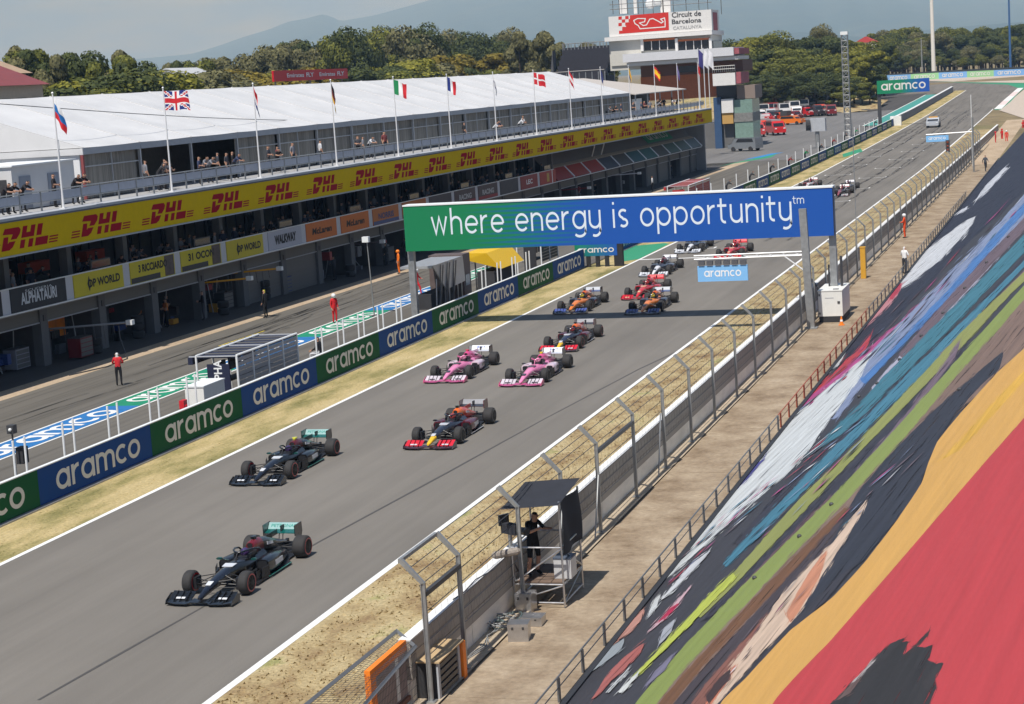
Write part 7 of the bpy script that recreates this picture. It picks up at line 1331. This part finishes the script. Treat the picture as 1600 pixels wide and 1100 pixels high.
# far steel grandstand behind the marquee
sy = 330.; fgs = empty('far_grandstand', (PY(900, 100, sy).x, sy, 0), 0, 'dark steel grandstand left of the control tower', 'grandstand'); fx = fgs.location.x
def FS(px, py): q_ = PY(px, py, sy); return q_.x-fx, q_.z
xa, za = FS(868, 79); xb, zb_ = FS(947, 74); _, zlow = FS(900, 90); _, zbot = FS(900, 106)
SDK = mat('stand_dark', (.03, .03, .04), .85, var=.3)
for k in range(6): f = k/5; zt_ = zlow-3+f*(za-zlow+3); mb = MB(); mb.box((xa, -2+f*6.4, zt_-1.4), (xb, -.75+f*6.4, zt_)); mb.build('tier', SDK, fgs)
for k in range(14): x = xa+(xb-xa)*(k+.5)/14; mb = MB(); mb.box((x-.06, 4.6, za-.2), (x+.06, 4.7, za+1.0)); mb.build('back_post', M_GALV, fgs)
mb = MB(); mb.box((xa, 4.9, zlow-3), (xb, 5.0, za+.4)); mb.build('back_screen', SDK, fgs)
for k in range(9): x = xa+(xb-xa)*k/8; mb = MB(); mb.tube([(x, 5, 0), (x, 5, za+1.2)], .09, 6); mb.tube([(x, -2, 0), (x, -2, zlow-2.6)], .09, 6); mb.build('post', M_GALV, fgs)
mb = MB(); mb.tube([(xa, -2.1, zlow-2.4), (xb, -2.1, zlow-2.4)], .12, 6); mb.tube([(xa, 5, za+1.1), (xb, 5, za+1.1)], .07, 6); mb.build('rail', M_DSTEEL, fgs)
mb = MB(); x0s, z0s = FS(845, 104); mb.hexa([(x0s, -1, 0), (xa-.3, -1, 0), (xa-.3, 1, 0), (x0s, 1, 0), (x0s, -1, .4), (xa-.3, -1, za), (xa-.3, 1, za), (x0s, 1, .4)]); mb.build('stair', mat('stair_steel', (.12, .12, .125), .6, .4, var=.4, vs=1.5), fgs); mb = MB(); mb.box((xa, -1.5, zlow-4.6), (xb, 5.2, zlow-3.4)); mb.build('undercroft', MATS['stand_dark'], fgs)
# masts
def mast(name, label, px, pyt, pyb, Y, r0, m_, lat=False):
    base = PY(px, pyb, Y); zt = PY(px, pyt, Y).z; z0 = zg(Y); o = empty(name, (base.x, Y, z0), 0, label, 'mast'); 
    if not lat: mb = MB(); mb.tube([(0, 0, 0), (0, 0, zt-z0)], [r0, r0*.7], 10); mb.build('pole', m_, o)
    else:
        mb = MB(); s_ = r0
        for x, y in ((-s_, -s_), (s_, -s_), (s_, s_), (-s_, s_)): mb.tube([(x, y, 0), (x, y, zt-z0)], .07, 5)
        mb.build('chord', M_GALV, o); n = int((zt-z0)/(2*s_)); mb = MB()
        for k in range(n):
            z = k*(zt-z0)/n; dz = (zt-z0)/n
            for (xa_, ya_), (xb_, yb_) in (((-s_, -s_), (s_, -s_)), ((s_, -s_), (s_, s_)), ((s_, s_), (-s_, s_)), ((-s_, s_), (-s_, -s_))): mb.tube([(xa_, ya_, z), (xb_, yb_, z+dz)], .05, 4); mb.tube([(xa_, ya_, z), (xb_, yb_, z)], .06, 4)
        mb.build('lacing', m_, o); mb = MB(); mb.box((-s_-.1, -s_-.1, zt-z0), (s_+.1, s_+.1, zt-z0+.5)); mb.build('head', M_TRIM, o)
    return o
mast('light_mast', 'tall white mast beyond the last corner', 1459, -40, 112, 640., .70, M_TW); mast('lattice_mast', 'steel lattice mast standing beside the pit entry', 1325, 54, 205, 300., .45, M_GALV, True); mast('light_mast', 'thin grey pole left of the tall white mast', 1441, 60, 115, 620., .22, M_GALV); mast('light_mast', 'tall blue pole at the right edge of the photograph', 1579, -40, 105, 650., .40, mat('mast_blue', (.04, .12, .30), .5)); mast('camera_pole', 'thin white pole beside the track far up the straight', 1519, 148, 225, 215., .05, M_TRIM); mast('wire_pole', 'very thin mast standing on the walkway before the slogan board end', 1341, 190, 436, 113., .03, M_GALV)
# pit entry camera tower
ct = empty('speed_camera_tower', tuple(GT(1278, 232)), 0, 'white camera unit with round black lens on a stand at the pit entry', 'camera'); mb = MB(); mb.tube([(0, 0, 0), (0, 0, 2.4)], .3, 8); mb.build('stand', M_GALV, ct); mb = MB(); mb.box((-.9, -.5, 2.4), (1.2, .8, 4.2)); mb.build('housing', M_LED, ct); mb = MB(); mb.tube([(-.9, -.2, 3.3), (-1.5, -.3, 3.3)], .75, 12); mb.build('hood', M_DARK, ct)

ua, za_ = BP(-5, 162, 5.); ub, zb_ = BP(620, 187, 5.); oc = MB(); pa_, pb_ = BW(ua, 5, za_), BW(ub, 5, zb_)
oc.tube([pa_.lerp(pb_, k/12)-Vector((0, 0, .35*math.sin(math.pi*k/12))) for k in range(13)], .022, 5); tag(oc.build('overhead_cable', M_DSTEEL), 'thin dark cable strung above the marquee roof', 'cable')
# ================================================================ TREES
def leaf_mesh(key, h, rx, seed, pine=False, n=2600, shape='round'):
    rr = np.random.RandomState(seed); blobs = []; nb_ = 15 if not pine else 13
    for k in range(nb_):
        a = rr.rand()*6.28; f = rr.rand(); zz = .34+.62*f if shape != 'umbrella' else .62+.34*f
        prof = math.sqrt(max(.05, 1-((zz-.58)/.46)**2)) if shape != 'column' else .55
        rad = rx*prof*(.25+.65*rr.rand()); blobs.append((rad*math.cos(a), rad*math.sin(a), h*zz, rx*(.26+.22*rr.rand())*(1.15 if shape == 'umbrella' else 1)))
    vs = np.zeros((n*4, 3)); fs = []; ix = rr.randint(0, nb_, n)
    for i in range(n):
        bx_, by_, bz, br = blobs[ix[i]]; v = rr.normal(size=3); v /= np.linalg.norm(v); rad = br*(.55+.5*rr.rand()**.5); c = np.array([bx_, by_, bz])+v*rad*np.array([1, 1, .72])
        s_ = (.09+.15*rr.rand())*(h/14.)*1.15; a1 = rr.normal(size=3); a1 -= v*(a1@v)*.7; a1 /= np.linalg.norm(a1); a2 = np.cross(v, a1)+v*.35*rr.normal(); a2 /= np.linalg.norm(a2)
        vs[i*4:i*4+4] = [c-a1*s_-a2*s_*.5, c+a1*s_*.9-a2*s_*.6, c+a1*s_*.7+a2*s_*.7, c-a1*s_*.8+a2*s_*.6]; fs.append((i*4, i*4+1, i*4+2, i*4+3))
    me = bpy.data.meshes.new(key); me.from_pydata(vs.tolist(), [], fs); me.materials.append(None); return me, blobs
def trunk_mesh(key, h, blobs, seed):
    mb = MB(); mb.tube([(0, 0, -.3), (.1, .05, h*.25), (0, .1, h*.55)], [h*.024, h*.019, h*.012], 8)
    for bx_, by_, bz, br in blobs[:9]: mb.tube([(.03, .08, h*.34), (bx_*.5, by_*.5, (h*.4+bz)/2), (bx_, by_, bz)], [h*.011, h*.007, h*.003], 5)
    me = mb.mesh(key, True); me.materials.append(None); return me
def leafmat(name, c, dark):
    m = bpy.data.materials.new(name); m.use_nodes = True; t = m.node_tree; p = t.nodes['Principled BSDF']; p.inputs['Roughness'].default_value = .75; p.inputs['Specular IOR Level'].default_value = .15
    gi_ = nd(t, 'ShaderNodeNewGeometry'); rp_ = nd(t, 'ShaderNodeValToRGB'); e = rp_.color_ramp.elements; e[0].color = (*dark, 1); e[1].color = (*c, 1); q = e.new(.55); q.color = tuple((a+b2)/2 for a, b2 in zip(c, dark))+(1,)
    t.links.new(gi_.outputs['Random Per Island'], rp_.inputs[0]); t.links.new(rp_.outputs[0], p.inputs['Base Color'])
    tr = nd(t, 'ShaderNodeBsdfTranslucent'); mxs = nd(t, 'ShaderNodeMixShader'); mxs.inputs[0].default_value = .22; t.links.new(rp_.outputs[0], tr.inputs[0]); out = t.nodes['Material Output']
    t.links.new(p.outputs[0], mxs.inputs[1]); t.links.new(tr.outputs[0], mxs.inputs[2]); t.links.new(mxs.outputs[0], out.inputs['Surface']); MATS[name] = m; return m
LG = [leafmat('leaf_pine', (.24, .245, .05), (.065, .08, .02)), leafmat('leaf_dark', (.115, .135, .045), (.04, .055, .02)), leafmat('leaf_olive', (.25, .235, .11), (.10, .10, .045)), leafmat('leaf_bright', (.33, .31, .05), (.10, .11, .02)), leafmat('leaf_yellow', (.30, .24, .045), (.14, .11, .02))]
M_BARK = mat('bark', (.10, .075, .055), .9, var=.3, vs=4)
PROT = []
for i, (h, rx, sh) in enumerate(((14, 4.6, 'round'), (15, 3.8, 'round'), (13, 5.2, 'umbrella'), (16, 4.2, 'round'), (12, 4.4, 'umbrella'), (15, 2.2, 'column'))):
    lm_, bl_ = leaf_mesh('crown', h, rx, 20+i, n=9000, shape=sh); PROT.append((h, rx, lm_, trunk_mesh('trunk', h, bl_, i)))
rt = random.Random(21)
def tree(x, y, z, H, proto, lm, label, group, wide=1.):
    h, rx, cme, tme = PROT[proto]; s_ = H/h; o = empty('tree', (x, y, z), rt.uniform(0, 6.28), label, 'tree', group); o.scale = (s_*wide, s_*wide, s_)
    link('crown', cme, lm, o); link('trunk', tme, M_BARK, o); return o
def tree_px(px, pyt, X=None, Y=None, **kw):
    p_ = PX(px, pyt, X) if X is not None else PY(px, pyt, Y); z = zg(p_.y) if Y is not None else 0.; tree(p_.x, p_.y, z-.3, max(3., (p_.z-z+.3)/1.05), **kw)
# left: behind the marquee
LT = [(6, 80), (22, 68), (40, 60), (55, 66), (70, 76), (84, 86), (100, 76), (106, 70), (118, 84), (132, 88), (152, 82), (166, 70), (178, 78), (196, 78), (206, 86)]
for px_, py_ in LT: tree_px(px_, py_, X=rt.uniform(-150, -128), proto=rt.choice((0, 1, 3)), lm=LG[rt.choice((0, 1, 1, 2))], label='dark green tree left of the union flag', group='trees behind the left end of the marquee', wide=rt.uniform(.6, .85))
for k in range(12): tree_px(82+k*13+rt.uniform(-4, 4), rt.uniform(116, 130), X=rt.uniform(-118, -106), proto=rt.choice((0, 3, 2)), lm=LG[rt.choice((0, 2, 3, 1))], label='low green tree close behind the marquee roof on the left', group='low trees behind the left marquee roof', wide=1.5)
for px_, py_ in [(250, 92), (262, 88), (272, 96), (286, 95), (300, 98), (316, 86), (330, 82), (342, 84), (356, 88), (372, 86), (386, 92), (396, 80), (404, 74), (420, 68), (434, 64), (446, 62), (458, 64), (470, 68), (482, 74), (492, 88)]: tree_px(px_, py_, X=rt.uniform(-190, -160), proto=rt.choice((0, 1, 3, 4)), lm=LG[rt.choice((0, 1, 2, 2))], label='mid green tree between the union flag and the red airline banner', group='trees left of the airline banner', wide=rt.uniform(.65, .9))
for k in range(8): tree_px(240+k*30+rt.uniform(-6, 6), rt.uniform(106, 118), X=rt.uniform(-150, -135), proto=rt.choice((0, 2, 4)), lm=LG[rt.choice((0, 2, 3, 4))], label='low olive tree behind the marquee near the pale shed', group='low trees near the pale shed', wide=1.5)
for k in range(30):
    px_ = 516+k*10.6+rt.uniform(-3, 3); py_ = 52+5*math.sin(k*.9)+rt.uniform(-6, 11)+(6 if px_ > 760 else 0); tree_px(px_, py_, X=rt.uniform(-175, -150), proto=rt.choice((0, 2, 3, 4, 2)), lm=LG[rt.choice((0, 1, 2, 1))], label='tall pine in the wood behind the middle of the marquee', group='pines behind the middle of the marquee', wide=rt.uniform(.65, .95))
for k in range(14): tree_px(560+k*22+rt.uniform(-6, 6), rt.uniform(92, 108), X=rt.uniform(-130, -118), proto=rt.choice((0, 3, 4)), lm=LG[rt.choice((0, 1, 3, 2))], label='lower tree in front of the pine wood behind the marquee', group='lower trees before the pine wood', wide=1.5)
tree_px(708, 78, X=-126, proto=0, lm=LG[4], label='yellow leaved tree in front of the pine wood', group=None, wide=1.2)
for px_, py_ in ((808, 42), (832, 42), (860, 44), (872, 47), (900, 60), (916, 62), (932, 68)): tree_px(px_, py_, Y=rt.uniform(350, 380), proto=rt.choice((1, 3, 5)), lm=LG[2], label='slender olive tree beside the far grandstand', group='slender trees by the far grandstand', wide=.75)
for k in range(8): tree_px(790+k*20, rt.uniform(74, 88), Y=rt.uniform(372, 400), proto=rt.choice((0, 3)), lm=LG[rt.choice((3, 2, 4))], label='bushy tree low behind the far grandstand', group='bushes behind the far grandstand', wide=1.4)
# right: wood beside the pit entry
for k in range(26):
    px_ = 1140+k*9.6+rt.uniform(-4, 4); tree_px(px_, 60+rt.uniform(-10, 12)+(.02*(px_-1140)), Y=rt.uniform(470, 510), proto=rt.choice((0, 2, 3, 0, 4)), lm=LG[rt.choice((0, 0, 3, 1))], label='tall tree at the back of the wood by the pit entry', group='tall trees of the wood by the pit entry', wide=rt.uniform(.95, 1.25))
for k in range(26):
    px_ = 1180+k*7.4+rt.uniform(-4, 4); tree_px(px_, 84+rt.uniform(-10, 14), Y=rt.uniform(430, 460), proto=rt.choice((0, 2, 3, 4)), lm=LG[rt.choice((0, 3, 1, 0))], label='middle tree of the wood by the pit entry', group='middle trees of the wood by the pit entry', wide=rt.uniform(1.1, 1.4))
for k in range(17):
    px_ = 1172+k*11.6+rt.uniform(-4, 4); tree_px(px_, 122+rt.uniform(-8, 12), Y=rt.uniform(412, 424), proto=rt.choice((0, 3, 2)), lm=LG[rt.choice((1, 0, 1))], label='low dark tree at the front of the wood by the pit entry', group='front trees of the wood by the pit entry', wide=1.6)
for px_, py_, pr in ((1256, 46, 5), (1264, 50, 5), (1285, 42, 2), (1290, 46, 1)): tree_px(px_, py_, Y=500, proto=pr, lm=LG[1 if pr == 5 else 2], label='%s rising above the wood by the pit entry' % ('dark slim cypress' if pr == 5 else 'olive tree'), group='trees rising above the wood', wide=.7)
# far wood behind the last corner
for row, (yy, py_, cnt) in enumerate(((700., 48, 26), (680., 60, 26), (664., 76, 24), (655., 90, 22))):
    for k in range(cnt): px_ = 1366+k*(250/cnt)+rt.uniform(-4, 4); tree_px(px_, py_+rt.uniform(-5, 6)-(.02*(px_-1366)), Y=yy+rt.uniform(-6, 6), proto=rt.choice((0, 2, 3, 4)), lm=LG[rt.choice((1, 0, 1, 2))], label=('skyline tree', 'second row tree', 'third row tree', 'front row tree')[row]+' of the wood behind the last corner', group='wood behind the last corner row %d' % row, wide=rt.uniform(1.0, 1.4))
# long grass bank below the wood
bank = MB(); vs = []; 
for i in range(25):
    for j in range(9): f, g = i/24, j/8; x = -112+70*f; y = 396+30*g; vs.append((x, y, zg(y)+3.2*g*g*(1-.6*f)+.25*math.sin(i*1.7+j)))
bank.add(vs, [(i*9+j, (i+1)*9+j, (i+1)*9+j+1, i*9+j+1) for i in range(24) for j in range(8)]); tag(bank.build('grass_bank', M_GRASSR, smooth=True), kind='structure')

# ================================================================ HILLS AND AIR
prof = [(-200, 100), (0, 96), (120, 95), (215, 92), (260, 88), (300, 84), (340, 72), (380, 58), (420, 46), (450, 34), (478, 29), (504, 22), (518, 26), (532, 33), (556, 29), (585, 24), (600, 20), (640, 9), (680, -2), (720, -10), (800, -30), (900, -52), (1050, -70), (1250, -60), (1450, -34), (1600, -26), (1900, -10)]
HD = 17000.
def hill(name, prof, dist, depth, col, seed, bot):
    rr = np.random.RandomState(seed); n = 240; m_ = 26; vs = []; xs = np.linspace(prof[0][0], prof[-1][0], n); ys = np.interp(xs, [p_[0] for p_ in prof], [p_[1] for p_ in prof])
    ph = rr.rand(8)*6.28
    for j in range(m_):
        g = j/(m_-1)
        for i in range(n):
            dd = dist-depth*(1-g); top = PY(xs[i], ys[i], dist); x = top.x*dd/dist; zt = top.z; ridge = sum(math.sin(xs[i]*(.02+.017*k)+g*(3+2*k)+ph[k])/(k+1.5) for k in range(6)); f = g**1.25
            vs.append((x, dd, bot+(zt-bot)*f*(1+(.16*ridge*(1-g)))))
    mb = MB(); mb.add(vs, [(j*n+i, j*n+i+1, (j+1)*n+i+1, (j+1)*n+i) for j in range(m_-1) for i in range(n-1)]); o = mb.build(name, col, None, smooth=True, fix=False); tag(o, kind='structure'); return o
M_HILL = ramp_mat('hill_forest', [(.3, (.025, .04, .022)), (.55, (.05, .065, .03)), (.75, (.10, .10, .06))], .004, second=(.03, .4), bump=0)
hill('mountain', prof, HD, 9000., M_HILL, 3, 5.)
hill('hills', [(1050, 92), (1150, 62), (1250, 50), (1350, 58), (1450, 46), (1520, 40), (1600, 34), (1750, 26)], 9000., 3000., M_HILL, 5, 6.)
hz = MB(); hz.box((-19000, -300, -8), (19000, 17600, 1500)); ho = hz.build('haze', None); tag(ho, 'thin bluish summer haze over the plain', 'haze', kind='stuff')
m = bpy.data.materials.new('haze_air'); m.use_nodes = True; t = m.node_tree; t.nodes.clear(); ou = nd(t, 'ShaderNodeOutputMaterial'); pv = nd(t, 'ShaderNodeVolumePrincipled'); pv.inputs['Color'].default_value = (.38, .64, 1., 1); pv.inputs['Density'].default_value = .00011; pv.inputs['Anisotropy'].default_value = -.35
pv.inputs['Absorption Color'].default_value = (1, 1, 1, 1); t.links.new(pv.outputs[0], ou.inputs['Volume']); ho.data.materials.append(m)

# ================================================================ LOOK-ALIKES IN A ROW: SAY WHICH, COUNTED FROM THE LEFT
def px_of(v):
    q = RM.T@(np.array(v)-CC); return 800+F_PX*q[0]/q[2]
rows = {}
for o in list(COL.objects):
    if o.parent is None and 'label' in o and 'group' in o: rows.setdefault(o['label'], []).append(o)
def nth(n): return '%d%s' % (n, 'th' if 10 < n % 100 < 14 else {1: 'st', 2: 'nd', 3: 'rd'}.get(n % 10, 'th'))
for lb, os_ in rows.items():
    if len(os_) > 1:
        os_.sort(key=lambda o: px_of(o.location))
        for i, o in enumerate(os_): o['label'] = '%s, %s from left' % (lb, nth(i+1))
